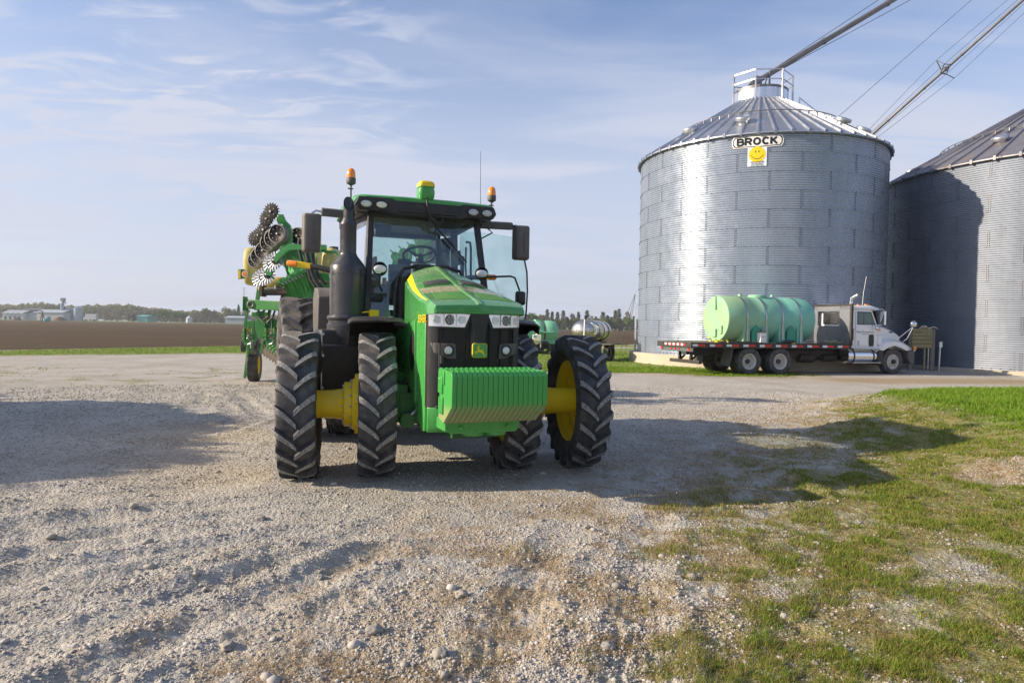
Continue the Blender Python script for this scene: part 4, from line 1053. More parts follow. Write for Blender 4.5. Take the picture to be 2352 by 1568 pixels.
# mirrors
for s in (-1, 1):
    mx_ = -1.385 if s < 0 else 1.49; zc = 2.815 if s < 0 else 2.865
    b = MB(); x0, x1 = s * .86, (-1.27 if s < 0 else 1.34)
    b.loft([[(x, 1.42 - .045, z - .055), (x, 1.42 - .055, z + .03), (x, 1.42, z + .055), (x, 1.42 + .055, z + .03), (x, 1.42 + .05, z - .05)] for x, z in ((x0, 3.08), (x1 - s * .02, 3.09), (x1, 3.09))]); arm = T('mirror_arm', b, M['grey_plastic'], bevel=.008)
    b = MB(); b.tube([(x1, 1.42, 3.09), (x1 + s * .06, 1.42, 3.10), (mx_ - s * .0, 1.43, 3.07), (mx_, 1.44, 2.98)], .014, 8, mi=0); b.build('mirror_stay', M['chrome'] if s < 0 else M['black'], arm)
    b = MB(); b.tube([(s * .98, 1.42, 3.03), (s * 1.05, 1.42, 2.98), (s * .84, 1.42, 2.86)], .011, 6); b.build('arm_brace', M['black'], arm)
    b = MB(); w, h_ = .118, .245; secs = []
    for (yy, f, g) in ((1.34, .62, .86), (1.355, .82, .95), (1.40, .97, .995), (1.47, 1.0, 1.0), (1.49, .97, .98)):
        secs.append([(mx_ + q[0] * f, yy, zc + q[1] * g) for q in rsq(w, h_, .035)])
    b.loft(secs); b.bar((mx_ + .012, 1.337, zc - .15), (mx_ + .012, 1.337, zc + .15), .006, .012, up=(0, 1, 0)); mr_ = T('mirror', b, M['mirror_shell'], smooth=30)
    b = MB(); b.prism(rsq(w * .88, h_ * .92, .03), (mx_, 1.4902, zc), (1, 0, 0), (0, 0, 1), (0, .004, 0)); b.build('mirror_glass', M['chrome'], mr_)
# turn-signal arms
for s in (-1, 1):
    if s < 0: pts = [(-.86, 1.55, 2.27), (-1.10, 1.62, 2.36), (-1.28, 1.70, 2.405), (-1.36, 1.74, 2.415)]; p1, p2, p3 = (-1.355, 1.74, 2.418), (-1.53, 1.80, 2.44), (-1.655, 1.84, 2.455)
    else: pts = [(.86, 2.2, 2.37), (1.0, 2.25, 2.40), (1.10, 2.28, 2.41)]; p1, p2, p3 = (1.10, 2.28, 2.41), (1.34, 2.35, 2.425), (1.47, 2.39, 2.43)
    b = MB(); b.tube(pts, .038, 10); sa = T('signal_arm', b, M['black'], smooth=50, bevel=0)
    b = MB(); b.bar(p1, p2, .05, .078); b.build('reflective_strip', M['yellow_bright'], sa, bevel=.008)
    b = MB(); b.tube([p2, tuple(Vector(p2).lerp(Vector(p3), .8)), p3], [.043, .043, .028], 14); b.build('signal_lens', M['orange'], sa, smooth=50)
# cab door, swung open on the right of the picture
dr = empty('door', (.88, 2.50, 0), R(3)); dr.parent = tractor
dpts = [(.03, 3.12), (.35, 3.13), (.92, 3.10), (1.02, 3.05), (1.10, 2.92), (1.19, 2.55), (1.205, 2.25), (1.19, 1.90), (1.14, 1.66), (1.0, 1.58), (.5, 1.45), (.03, 1.40)]
b = MB(); b.prism(dpts, (0, 0, 0), (1, 0, 0), (0, 0, 1), (0, .006, 0)); b.build('door_pane', M['door_glass'], dr, smooth=0)
b = MB(); b.tube([(x, .003, z) for x, z in dpts[3:]] + [(.03, .003, 1.4)], .014, 8); b.build('door_seal', M['black'], dr, smooth=50)
b = MB(); b.tube([(.10, -.10, 2.95), (.14, -.16, 2.94), (.15, -.17, 2.85), (.16, -.17, 2.1), (.12, -.12, 2.0), (.08, -.02, 1.98)], .018, 8); b.build('grab_rail', M['black'], dr, smooth=50)
b = MB(); b.tube([(.0, -.35, 2.38), (.3, -.38, 2.41), (.72, -.40, 2.44), (.79, -.40, 2.42), (.86, -.39, 2.27), (.88, -.39, 2.22)], .015, 8); sm = b.build('lower_mirror_arm', M['black'], dr, smooth=50)
b = MB(); secs = [[(.90 + q[0] * f, y, 2.11 + q[1] * f) for q in rsq(.075, .11, .03)] for y, f in ((-.44, .6), (-.42, .9), (-.36, 1.0), (-.34, .95))]; b.loft(secs); b.build('lower_mirror', M['black'], sm, smooth=40)
# cab interior
seat = empty('seat', (.02, 2.1, 1.62)); seat.parent = tractor
b = MB(); b.box((0, 0, .40), (.52, .50, .14)); b.box((0, .02, .18), (.3, .35, .34)); b.build('seat_cushion', M['seat'], seat, bevel=.04, seg=3)
b = MB(); b.box((0, .27, .66), (.46, .12, .46), rot=(R(-8), 0, 0)); b.box((0, .32, .96), (.22, .08, .14)); b.build('backrest', M['seat'], seat, bevel=.04, seg=3)
b = MB(); b.box((-.36, 0, .62), (.10, .50, .07)); b.box((-.44, -.12, .50), (.22, .60, .20)); b.build('armrest', M['beige'], seat, bevel=.02)
sw = empty('steering_column', (-.02, 1.22, 1.70)); sw.parent = tractor
b = MB(); b.box((0, -.06, .35), (.16, .16, .62), rot=(R(14), 0, 0), taper=(.8, .8)); b.box((0, .03, .70), (.22, .12, .16), rot=(R(14), 0, 0)); b.box((-.28, -.02, .70), (.30, .04, .10)); b.build('column_cover', M['beige'], sw, bevel=.02)
b = MB(); ce = Vector((0, .08, .90)); nrm = Vector((0, .42, .90)).normalized(); fx = Vector((1, 0, 0)); fy = nrm.cross(fx)
ring = [ce + fx * (.215 * math.cos(2 * math.pi * i / 32)) + fy * (.215 * math.sin(2 * math.pi * i / 32)) for i in range(33)]
b.tube(ring, .018, 8, cap=False); 
for a in (90, 210, 330): b.bar(ce - nrm * .03, ce + fx * .21 * math.cos(R(a)) + fy * .21 * math.sin(R(a)), .022, .022)
b.cyl(ce - nrm * .12, ce - nrm * .01, .05, n=16); b.build('steering_wheel', M['black'], sw, smooth=50)
b = MB(); b.box((-.55, 2.1, 1.95), (.34, 1.3, .50)); b.box((-.60, 1.5, 2.25), (.16, .30, .18)); b.box((-.62, 1.25, 2.45), (.03, .22, .18)); T('side_console', b, M['beige'], bevel=.02)
b = MB(); b.box((.72, 1.75, 2.45), (.04, .06, .42)); b.box((.62, 1.7, 2.62), (.03, .28, .2)); b.tube([(.66, 1.3, 1.9), (.64, 1.35, 2.5), (.66, 1.4, 2.75)], .014, 8); T('monitor_post', b, M['black'])
b = MB(); b.box((-.55, 1.10, 2.86), (.20, .02, .16)); T('interior_mirror', b, M['black_metal'], bevel=.01)
b = MB(); b.cyl((-.42, 1.6, 2.20), (-.42, 1.6, 2.30), .028, n=12); T('control_lever', b, M['orange'])
b = MB(); b.box((-.70, 1.15, 1.90), (.03, .10, .46), rot=(R(25), 0, 0)); T('seat_belt', b, M['red'])
b = MB(); b.box((-.72, .70, 1.80), (.11, .08, .09)); b.tube([(-.86, .7, 1.81), (-.8, .7, 1.82), (-.74, .7, 1.80)], .01, 6); T('yellow_coupler', b, M['yellow_bright'], bevel=.01)
# rear hitch
b = MB(); b.box((0, 3.9, .55), (.16, 1.3, .08)); b.box((0, 3.75, .95), (.8, .35, .5)); T('hitch', b, M['black'])
# ---------------------------------------------------------------- grain bins
def galv(name, c0, c1, rough, streak=.25, rust=0.0, metal=.85):
    t = MT(name)
    n = t.noise(1.2, 5, .6, stretch=(1, 1, .35)); c = t.mix(t.ramp(n, .3, .7), c0, c1)
    c = t.mix(t.ramp(t.noise(14, 4, .6, stretch=(1, 1, .04)), .45, .75, 0, streak), c, tuple(x * .6 for x in c0))
    if rust:
        rr = t.math('MULTIPLY', t.ramp(t.noise(1.6, 6, .7, stretch=(1, 1, .25)), .56, .72), rust, True)
        c = t.mix(rr, c, (.17, .085, .04))
        t.put(t.p.inputs['Metallic'], t.math('SUBTRACT', metal, t.math('MULTIPLY', rr, metal)))
        t.set(Base_Color=c, Roughness=t.math('ADD', rough, t.math('MULTIPLY', rr, .4), True))
    else:
        t.set(Base_Color=c, Roughness=t.ramp(t.noise(2.5, 4), .3, .7, rough - .05, rough + .08), Metallic=metal)
    return t.m
M['galv'] = galv('galvanised_wall', (.28, .33, .41), (.34, .39, .48), .29, .08, 0, .5)
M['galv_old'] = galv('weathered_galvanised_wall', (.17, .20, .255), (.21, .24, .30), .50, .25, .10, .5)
M['galv_roof'] = galv('galvanised_roof', (.44, .46, .50), (.54, .56, .60), .38, .15)
M['rust_roof'] = galv('rusting_roof', (.20, .20, .23), (.27, .27, .30), .50, .3, 1.0, .6)
M['galv_bright'] = galv('bright_galvanised', (.60, .63, .70), (.70, .73, .80), .28, .1)
M['dark_bolt'] = mat('dark_galvanised', (.20, .23, .28), .5, .5)  # darker grey galvanised steel of the seam bolts and eave
M['pipe'] = galv('spout_steel', (.17, .17, .18), (.24, .24, .25), .5, .3, .3, .6)
M['concrete'] = mat('concrete', (.46, .41, .33), .9, var=.18, vs=2.5, bump=.3, bs=30, dust=.3, dcol=(.30, .25, .18))
M['cable'] = mat('wire_cable', (.12, .12, .13), .5, .5)
def grain_bin(cx, cy, Rw, z0, nr, rh, wall, roofm, nrib, boltm, a_off=0.0, peak_r=1.27, slope=32, seam_n=14, pitch=8, base=True, label=''):
    root = empty('grain_bin', (cx, cy, 0)); tag(root, label, 'grain bin')
    H = nr * rh; ze = z0 + H
    # corrugated wall
    b = MB(); prof = []; nc = nr * pitch
    for k in range(nc * 6 + 1):
        prof.append((Rw + .011 * math.cos(2 * math.pi * k / 6), z0 + H * k / (nc * 6)))
    b.lathe(prof, (0, 0, 0), (0, 0, 1), 160)
    b.build('wall', wall, root, smooth=89)
    # seams: staggered sheet laps with bolts; ring laps with bolts
    b = MB()
    for r_ in range(nr):
        zb = z0 + r_ * rh
        for k in range(seam_n):
            a = 2 * math.pi * (k + .5 * (r_ % 2)) / seam_n + a_off
            if math.cos(a + math.pi / 2) * 0 + 1 and (math.sin(a) > .45): continue
            for da in (-.0045, .0045):
                for j in range(pitch):
                    z = zb + rh * (j + .5) / pitch; p = Vector((math.cos(a + da), math.sin(a + da), 0))
                    b.box(p * (Rw + .012) + Vector((0, 0, z)), (.022, .022, .040), rot=(0, 0, a))
        nb = 150
        for k in range(nb):
            a = 2 * math.pi * k / nb + a_off
            if math.sin(a) > .45: continue
            b.box((math.cos(a) * (Rw + .020), math.sin(a) * (Rw + .020), zb + (0 if r_ else .05)), (.022, .028, .028), rot=(0, 0, a))
    b.build('seam_bolts', boltm, root, smooth=0, recalc=False)
    b = MB()
    for r_ in range(1, nr):
        zb = z0 + r_ * rh; b.lathe([(Rw + .015, zb - .014), (Rw + .021, zb - .012), (Rw + .021, zb + .004), (Rw + .015, zb + .006)], (0, 0, 0), (0, 0, 1), 120)
    b.build('ring_lap', wall, root)
    # roof
    tn = math.tan(R(slope)); Re = Rw + .16; zr = ze + .02; b = MB()
    def zc(r): return zr + (Re - r) * tn
    vs = []; n = nrib * 4
    for (r_, dz) in ((Re, -.05), (Re, 0), (Rw * .75, 0), (Rw * .5, 0), (peak_r, 0)):
        for i in range(n):
            a = 2 * math.pi * i / n; vs.append((r_ * math.cos(a), r_ * math.sin(a), zc(r_) + dz))
    b.add(vs, [(j * n + i, j * n + (i + 1) % n, (j + 1) * n + (i + 1) % n, (j + 1) * n + i) for j in range(4) for i in range(n)])
    rf = b.build('roof', roofm, root, smooth=25)
    b = MB()
    for k in range(nrib):
        a = 2 * math.pi * (k + .5) / nrib; c, s = math.cos(a), math.sin(a); t_ = Vector((-s, c, 0)); secs = []
        for r_ in (Re + .01, Rw * .6, peak_r + .02):
            w = .075 if r_ > Rw * .8 else .055 if r_ > Rw * .5 else .035; p = Vector((c * r_, s * r_, zc(r_)))
            secs.append([p - t_ * w + Vector((0, 0, -.012)), p - t_ * w * .45 + Vector((0, 0, .085)), p + t_ * w * .45 + Vector((0, 0, .085)), p + t_ * w + Vector((0, 0, -.012))])
        b.loft([[tuple(q) for q in s_] for s_ in secs])
    b.build('roof_rib', roofm, rf, smooth=20)
    b = MB()   # eave clips and stiffener ring
    for k in range(nrib):
        a = 2 * math.pi * (k + .5) / nrib; b.box(((Re - .0) * math.cos(a), (Re - .0) * math.sin(a), ze + .0), (.05, .10, .17), rot=(0, 0, a))
    b.lathe([(Rw + .04, ze - .03), (Rw + .10, ze - .05), (Re - .02, ze - .03), (Re - .02, ze - .01)], (0, 0, 0), (0, 0, 1), nrib * 2)
    b.build('eave', M['dark_bolt'] if wall is M['galv'] else M['pipe'], root)
    b = MB(); rr = Rw * .66; ring = [((rr) * math.cos(2 * math.pi * i / 72), (rr) * math.sin(2 * math.pi * i / 72), zc(rr) + .20) for i in range(73)]; b.tube(ring, .022, 6, cap=False)
    for k in range(nrib):
        a = 2 * math.pi * (k + .5) / nrib; b.box((rr * math.cos(a), rr * math.sin(a), zc(rr) + .12), (.05, .04, .16), rot=(0, 0, a))
    b.build('roof_ring', M['pipe'], rf)
    for a_ in (-150, -118, -62, -35, 30, 85, 150):
        a = R(a_); r_ = Rw * .80; p = Vector((r_ * math.cos(a), r_ * math.sin(a), zc(r_)))
        b = MB(); b.lathe([(.24, -.1), (.24, .10), (.34, .12), (.35, .15), (.35, .25), (.33, .28), (.02, .32)], p, (math.cos(a) * .45, math.sin(a) * .45, 1), 24); b.build('roof_vent', M['galv_roof'], root, smooth=40)
    if base:
        b = MB(); b.lathe([(Rw + .42, -.3), (Rw + .42, z0 - .04), (Rw + .39, z0 - .005), (Rw - .2, z0)], (0, 0, 0), (0, 0, 1), 72, cap1=True)
        for k in range(9):
            a = 2 * math.pi * k / 9 + .5; b.box(((Rw + .42) * math.cos(a), (Rw + .42) * math.sin(a), z0 - .25), (.012, .03, .46), rot=(0, 0, a))
        b.build('foundation', M['concrete'], root)
    return root, zc, ze, Re
C1 = (12.32, 34.75); R1 = 5.83
bin1, zc1, ze1, Re1 = grain_bin(C1[0], C1[1], R1, .50, 12, .797, M['galv'], M['galv_roof'], 54, M['dark_bolt'], a_off=.18, label='shiny round galvanised grain bin with a railed roof platform, behind the flatbed truck')
# collar, platform and railings on the peak
pr = 1.27; zcol = zc1(pr)
b = MB(); b.lathe([(pr + .02, zcol - .06), (pr + .06, zcol - .02), (pr + .06, zcol + .50), (pr + .04, zcol + .52), (pr - .1, zcol + .50), (.3, zcol + .56)], (0, 0, 0), (0, 0, 1), 72); b.build('peak_collar', M['galv_bright'], bin1, smooth=40)
b = MB(); zp = zcol + .62
b.lathe([(pr + .07, zp - .10), (pr + .07, zp), (pr - .35, zp), (pr - .35, zp - .03)], (0, 0, 0), (0, 0, 1), 48); b.build('platform', M['pipe'], bin1)
b = MB(); angs = [R(x) for x in (-165, -118, -68, -18, 30, 80, 130)]; pts = []
for k, a in enumerate(angs):
    p = Vector((1.52 * math.cos(a), 1.52 * math.sin(a), 0)); pts.append(p)
    b.box(p + Vector((0, 0, zcol + .59)), (.09, .06, 1.48), rot=(0, 0, a))
for z in (zcol + 1.31, zcol + .85):
    for k in range(len(pts)):
        b.bar(pts[k] + Vector((0, 0, z)), pts[(k + 1) % len(pts)] + Vector((0, 0, z)), .035, .045)
b.build('guard_rail', M['galv_roof'], bin1)
b = MB(); b.cyl((-.12, 0, zcol + .5), (-.12, 0, zcol + 1.40), .20, n=8); b.box((-.12, 0, zcol + .8), (.52, .42, .06)); b.box((-.32, -.05, zcol + 1.15), (.34, .44, .50), rot=(0, R(35), 0)); b.bar((.45, 0, zcol + .5), (.45, 0, zcol + 1.75), .08, .10, up=(0, 1, 0)); b.bar((0.05, 0, zcol + .6), (.45, 0, zcol + 1.7), .05, .06); b.build('inlet_box', M['pipe'], bin1, bevel=.02)
b = MB()   # ladder handrail coming down the roof on the far right
a = R(-8); q0 = Vector((math.cos(a), math.sin(a), 0))
b.bar(q0 * 1.9 + Vector((0, 0, zc1(1.9))), q0 * 1.9 + Vector((0, 0, zc1(1.9) + .75)), .06, .06, up=(0, 1, 0)); b.bar(q0 * 3.3 + Vector((0, 0, zc1(3.3))), q0 * 3.3 + Vector((0, 0, zc1(3.3) + .45)), .06, .06, up=(0, 1, 0))
b.bar(q0 * 1.9 + Vector((0, 0, zc1(1.9) + .72)), q0 * 3.3 + Vector((0, 0, zc1(3.3) + .42)), .04, .05)
b.build('roof_handrail', M['galv_bright'], bin1)
# signs on the bin wall
def on_wall(px, py, off):
    r = pray(px, py); d = Vector((r.x, r.y, 0)); o = Vector((-C1[0], -C1[1], 0)); A = d.dot(d); B = 2 * o.dot(d); Cc = o.dot(o) - (R1 + off) ** 2
    t = (-B - math.sqrt(B * B - 4 * A * Cc)) / (2 * A); p = c_o + r * t; return p
ps = on_wall(1740, 318, .03); sa = math.atan2(ps.y - C1[1], ps.x - C1[0]); sz = ps.z - .12
def wall_pt(s, z, off):   # s metres along the wall to the right, seen from outside
    a = sa + s / R1; return ((R1 + off) * math.cos(a), (R1 + off) * math.sin(a), z)
def wrap_poly(poly, z0, off, th, ss=None):
    """thin curved plate: polygon given as top(s), bottom(s) pairs"""
    vs = []; n = len(poly)
    for o in (off + th, off):
        for s, zt, zb in poly: vs.append(wall_pt(s, z0 + zt, o)); vs.append(wall_pt(s, z0 + zb, o))
    fs = []; m2 = 2 * n
    for i in range(n - 1):
        a = 2 * i; fs += [(a, a + 1, a + 3, a + 2), (m2 + a, m2 + a + 2, m2 + a + 3, m2 + a + 1), (a, a + 2, m2 + a + 2, m2 + a), (a + 1, m2 + a + 1, m2 + a + 3, a + 3)]
    fs += [(0, m2, m2 + 1, 1), (2 * n - 2, 2 * n - 1, m2 + 2 * n - 1, m2 + 2 * n - 2)]
    return vs, fs
def hexp(w, h0, h1, n=14, cut=.06):
    out = []
    for i in range(n + 1):
        s = -w + 2 * w * i / n; f = abs(s) / w; hh = h1 + (h0 - h1) * (1 - f); e = max(0, (abs(s) - (w - cut)) / cut); hh *= (1 - .55 * e); out.append((s, hh, -hh))
    return out
b = MB(); b.add(*wrap_poly(hexp(1.04, .285, .235, 26), sz, .022, .012)); sg = b.build('sign_board', M['white_plain'], bin1)
b = MB(); b.add(*wrap_poly(hexp(.995, .255, .205, 26), sz, .030, .008)); b.build('sign_border', M['black_gloss'], sg)
b = MB(); b.add(*wrap_poly(hexp(.955, .222, .172, 26), sz, .036, .006)); b.build('sign_panel', M['white_plain'], sg)
def wrap_text(name, txt, size, m_, parent, s0, z0, off, bold=0.0, width=None, sub=1):
    o = text_obj(name, txt, size, m_, None, (0, 0, 0), (1, 0, 0), (0, 1, 0), .002, bold=bold)
    me = o.data; xs = [v.co.x for v in me.vertices]; w = max(xs) - min(xs); f = (width / w) if width else 1.0
    bm = bmesh.new(); bm.from_mesh(me); bmesh.ops.triangulate(bm, faces=bm.faces)
    for _ in range(sub): bmesh.ops.subdivide_edges(bm, edges=[e for e in bm.edges if e.calc_length() > .12], cuts=1)
    for v in bm.verts: v.co = Vector(wall_pt(s0 + v.co.x * f, z0 + v.co.y, off + v.co.z))
    bm.to_mesh(me); bm.free(); o.matrix_world = Matrix.Identity(4); o.parent = parent; return o
LET = {'B': ([[(0, 0), (0, 1), (.55, 1), (.72, .88), (.72, .66), (.55, .54), (0, .54)], [(.55, .52), (.78, .40), (.78, .14), (.6, 0), (0, 0)]], .86), 'R': ([[(0, -.09), (0, 1), (.55, 1), (.74, .86), (.74, .62), (.56, .48), (0, .48)], [(.42, .48), (.80, -.06)]], .90),
       'O': ([[(.42 + .42 * math.cos(R(a)), .5 + .5 * math.sin(R(a))) for a in range(0, 361, 20)]], .98), 'C': ([[(.42 + .42 * math.cos(R(a)), .5 + .5 * math.sin(R(a))) for a in range(42, 320, 18)]], .86), 'K': ([[(0, -.09), (0, 1.09)], [(.76, 1.06), (.06, .40)], [(.28, .60), (.80, -.06)]], .84)}
def stroke_word(word, s0, z0, width, height, sw, off, th):
    tot = sum(LET[c][1] for c in word) + .28 * (len(word) - 1); k = width / (tot + sw / height * .5); x = s0 - tot * k / 2; b = MB(); lay = 0
    for c in word:
        for pl in LET[c][0]:
            lay += 1; P = [Vector((x + p[0] * k, z0 + (p[1] - .5) * height * .82)) for p in pl]; n = len(P); L_, R_2 = [], []; closed = (P[0] - P[-1]).length < 1e-3
            for i, p in enumerate(P):
                a_ = P[i - 1] if i else (P[-2] if closed else None); c_ = P[i + 1] if i < n - 1 else (P[1] if closed else None)
                d1 = (p - a_).normalized() if a_ is not None else (c_ - p).normalized(); d2 = (c_ - p).normalized() if c_ is not None else d1
                nn = Vector((-(d1 + d2).y, (d1 + d2).x)).normalized(); q = nn * (sw / 2) / max(.6, nn.dot(Vector((-d1.y, d1.x)))); L_.append(p + q); R_2.append(p - q)
            o_ = off + .0012 * (lay % 4)
            for i in range(n - 1):
                q = [L_[i], L_[i + 1], R_2[i + 1], R_2[i]]; vs = [wall_pt(v.x, v.y, o_ + th) for v in q] + [wall_pt(v.x, v.y, o_) for v in q]
                b.add(vs, [(0, 1, 2, 3), (7, 6, 5, 4), (0, 4, 5, 1), (2, 6, 7, 3)])
        x += (LET[c][1] + .28) * k
    return b
stroke_word('BROCK', -.01, sz, 1.62, .31, .082, .046, .006).build('sign_lettering', M['black_gloss'], sg, smooth=0)
0 and wrap_text('sign_lettering', 'BROCK', .40, M['black_gloss'], sg, -.02, sz - .035, .050, bold=.016, width=1.62)
pz = on_wall(1739, 359.5, .03); s1 = (math.atan2(pz.y - C1[1], pz.x - C1[0]) - sa) * R1; z1 = pz.z; hh = .415
b = MB(); b.add(*wrap_poly([(s1 - .385 + .77 * i / 8, hh, -hh) for i in range(9)], z1, .022, .010)); sg2 = b.build('small_sign', mat('sign_white', (.70, .76, .86), .4, var=.03), bin1)
b = MB(); cc = .085; n = 30; rad = .335
b.add(*wrap_poly([(s1 - rad * math.cos(math.pi * i / n), cc + rad * math.sin(math.pi * i / n) + .0005, cc - rad * math.sin(math.pi * i / n) - .0005) for i in range(n + 1)], z1, .032, .006)); b.build('smiley_disc', mat('smiley_yellow', (.85, .58, .01), .4, var=.02), sg2)
b = MB()
for ex in (-.065, .065): b.add(*wrap_poly([(s1 + ex - .02 * math.cos(math.pi * i / 8), cc + .12 + .045 * math.sin(math.pi * i / 8) + .0005, cc + .12 - .045 * math.sin(math.pi * i / 8) - .0005) for i in range(9)], z1, .038, .005))
arc = []
for i in range(21):
    a = R(200 + 140 * i / 20); s_ = .235 * math.cos(a); zz = cc + .02 + .21 * math.sin(a); arc.append((s1 + s_, zz + .014, zz - .014))
b.add(*wrap_poly(arc, z1, .038, .005))
for ex in (-1, 1): b.add(*wrap_poly([(s1 + ex * .222 - .03, cc - .075 + .03 + .03 * ex * -1, cc - .075 + .0 + .03 * ex * -1), (s1 + ex * .222 + .03, cc - .075 + .03 + .03 * ex, cc - .075 + .0 + .03 * ex)], z1, .038, .005))
b.build('smiley_face', M['black_gloss'], sg2)
wrap_text('sign_text', 'HOCHSTETLER', .085, M['black_gloss'], sg2, s1, z1 - .235, .046, .0, width=.54, sub=0)
wrap_text('sign_text', 'GRAIN EQUIPMENT', .055, M['black_gloss'], sg2, s1, z1 - .305, .046, .0, width=.48, sub=0)
wrap_text('sign_text', '574-778-7733', .085, M['black_gloss'], sg2, s1, z1 - .375, .046, .0, width=.50, sub=0)
C2 = (27.56, 34.15); R2 = 8.38
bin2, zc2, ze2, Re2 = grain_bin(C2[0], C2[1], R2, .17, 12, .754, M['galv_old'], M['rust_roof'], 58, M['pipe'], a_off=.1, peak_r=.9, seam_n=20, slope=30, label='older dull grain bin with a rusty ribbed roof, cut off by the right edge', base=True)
# a third bin hidden behind, that the second spout feeds
C3 = (24.1, 54.0)
grain_bin(C3[0], C3[1], 4.9, .2, 12, .80, M['galv_old'], M['galv_roof'], 36, M['pipe'], peak_r=.6, label='grain bin standing far behind the shiny bin, feeding spout on its peak')
# spouts
def spout(P0, P1, r, label, spacers, rs, seg):
    P0, P1 = Vector(P0), Vector(P1); root = empty('grain_spout', P0); tag(root, label, 'grain spout')
    d = (P1 - P0); L = d.length; d.normalize(); x = d.cross(Vector((0, 0, 1))).normalized(); z = x.cross(d)
    b = MB(); b.cyl((0, 0, 0), d * L, r, n=16)
    b.build('tube', M['pipe'], root, smooth=40)
    k = seg
    while k < L: b = MB(); b.cyl(d * (k - .06), d * (k + .06), r * 1.22, n=16); b.build('tube_collar', M['pipe'], root, smooth=40); k += seg
    ends = []
    dirs = [(x * 1.0), (-x * 1.0), (x * .45 + z * .9).normalized() * .8, (-x * .45 - z * .9).normalized() * .8]
    for f in spacers:
        c = d * (L * f); b = MB(); q = [c + v * rs for v in dirs]
        for p in q[:2]:
            b.bar(c - d * .4, p, .05, .05); b.bar(c + d * .4, p, .05, .05)
            for p2 in q[2:]: pass
        b.bar(q[0], q[2], .04, .04); b.bar(q[1], q[3], .04, .04); b.bar(c - d * .25, q[2], .05, .05); b.bar(c - d * .25, q[3], .05, .05)
        b.box(c, (r * 2.6, r * 2.6, r * 2.6)); b.build('truss_spacer', M['pipe'], root)
    allf = [0.0] + list(spacers) + [1.0]
    for v in dirs:
        pts = [d * .3 + v * .1] + [d * (L * f) + v * rs for f in spacers] + [d * L + v * .1]
        b = MB(); b.tube(pts, .016, 5); b.build('truss_cable', M['cable'], root)
    return root
PT = at(2964, -546, 40)
spout((C1[0] - .1, C1[1], zcol + 1.25), PT, .135, 'thick grey grain spout rising from the platform of the shiny bin', (.335,), .8, 4.2)
PE = Vector((C3[0], C3[1], 13.6)); pe2 = at(2143, 199, PE.y + (PT.y - PE.y) * .25)
spout(PE, PT, .10, 'thin grey grain spout crossing the sky above the rusty roofed bin', (.33,), 1.15, 3.0)
b = MB(); p0 = at(1926, 268, 38.5); p1 = at(2300, -60, 40.5); b.tube([p0, p1], .014, 5)
tag(b.build('guy_wire', M['cable']), 'single thin guy wire rising from the shiny bin roof to the upper right', 'wire')
# elevator leg the spouts hang from (beyond the frame)
b = MB(); b.box((PT.x, PT.y, PT.z / 2), (1.2, 1.6, PT.z)); b.box((PT.x, PT.y, PT.z + .8), (2.2, 2.4, 1.8)); tag(b.build('grain_elevator', M['galv_old'], bevel=.05), 'tall grain elevator leg outside the right edge holding the spouts', 'elevator')
# pole with guy wires left of the bin
gp = at(1459, 748, 36.2); b = MB(); b.tube([(gp.x, gp.y, 0), (gp.x + .02, gp.y, 3.65)], .05, 8); gpo = b.build('guy_post', M['galv_bright']); tag(gpo, 'slim pale steel post beside the left edge of the shiny bin', 'post')
b = MB(); 
for (ax, ay, aY) in ((1404, 812, 42), (1436, 800, 45), (1424, 812, 40)):
    e = gnd(ax, 790 + 10); e = Vector((at(ax, 790, 44).x, 44, 0)); b.tube([(gp.x, gp.y, 3.6), e], .010, 4)
b.build('stay_wire', M['cable'], gpo)
# ---------------------------------------------------------------- wooden board by the old bin
wb = gnd(2120, 851); yy = wb.y
M['wood'] = mat('weathered_plank', (.30, .26, .13), .85, var=.3, vs=5, bump=.4, bs=25)
M['wood_grey'] = mat('grey_post', (.22, .20, .16), .9, var=.3, vs=5, bump=.4, bs=25)
wr = empty('plank_board', (wb.x, yy, 0)); tag(wr, 'low weathered plank board on round wooden posts in front of the truck', 'wooden board')
def wx(px): return at(px, 800, yy).x - wb.x
def wz(py, px=2120): return at(px, py, yy).z
for i in range(5):
    z0_, z1_ = wz(799 - 9.0 * i), wz(799 - 9.0 * (i + 1)) ; b = MB(); b.box(((wx(2094) + wx(2140)) / 2, 0, (z0_ + z1_) / 2), (wx(2140) - wx(2094), .05, (z1_ - z0_) * .93)); b.build('plank', M['wood'], wr, bevel=.008)
for px, r_, tp in ((2094, .10, 755), (2144.5, .115, 755)):
    b = MB(); b.cyl((wx(px), .12, -.2), (wx(px), .12, wz(tp)), r_, n=14); b.build('post', M['wood_grey'], wr, smooth=40)
b = MB(); b.bar((wx(2125), .05, 0), (wx(2125), .05, wz(799)), .07, .07, up=(0, 1, 0)); b.build('stake', M['wood'], wr)
b = MB(); b.cyl((wx(2134), .05, 0), (wx(2134), .05, wz(799)), .025, n=8); b.build('conduit', M['galv_bright'], wr, smooth=40)
b = MB(); px0 = wx(2113)
b.tube([(px0 - .1, -.04, 1.9), (px0 + .1, -.03, 2.02), (px0 + .3, -.03, 1.93), (px0 + .42, -.04, 1.78), (px0 + .3, -.05, 1.66)], .03, 7); b.tube([(px0 + .35, 0, 1.92), (px0 + .6, 0, 2.0), (px0 + .75, 0, 1.92)], .035, 7)
b.sphere((px0 + .16, 0, 1.99), .10, 12, 8, sc=(1.4, 1, .7))
tag(b.build('rope', mat('old_rope', (.45, .40, .33), .9), smooth=50), 'pale tangled rope and rag lying on top of the plank board', 'rope').location = (wb.x, yy, -.02)
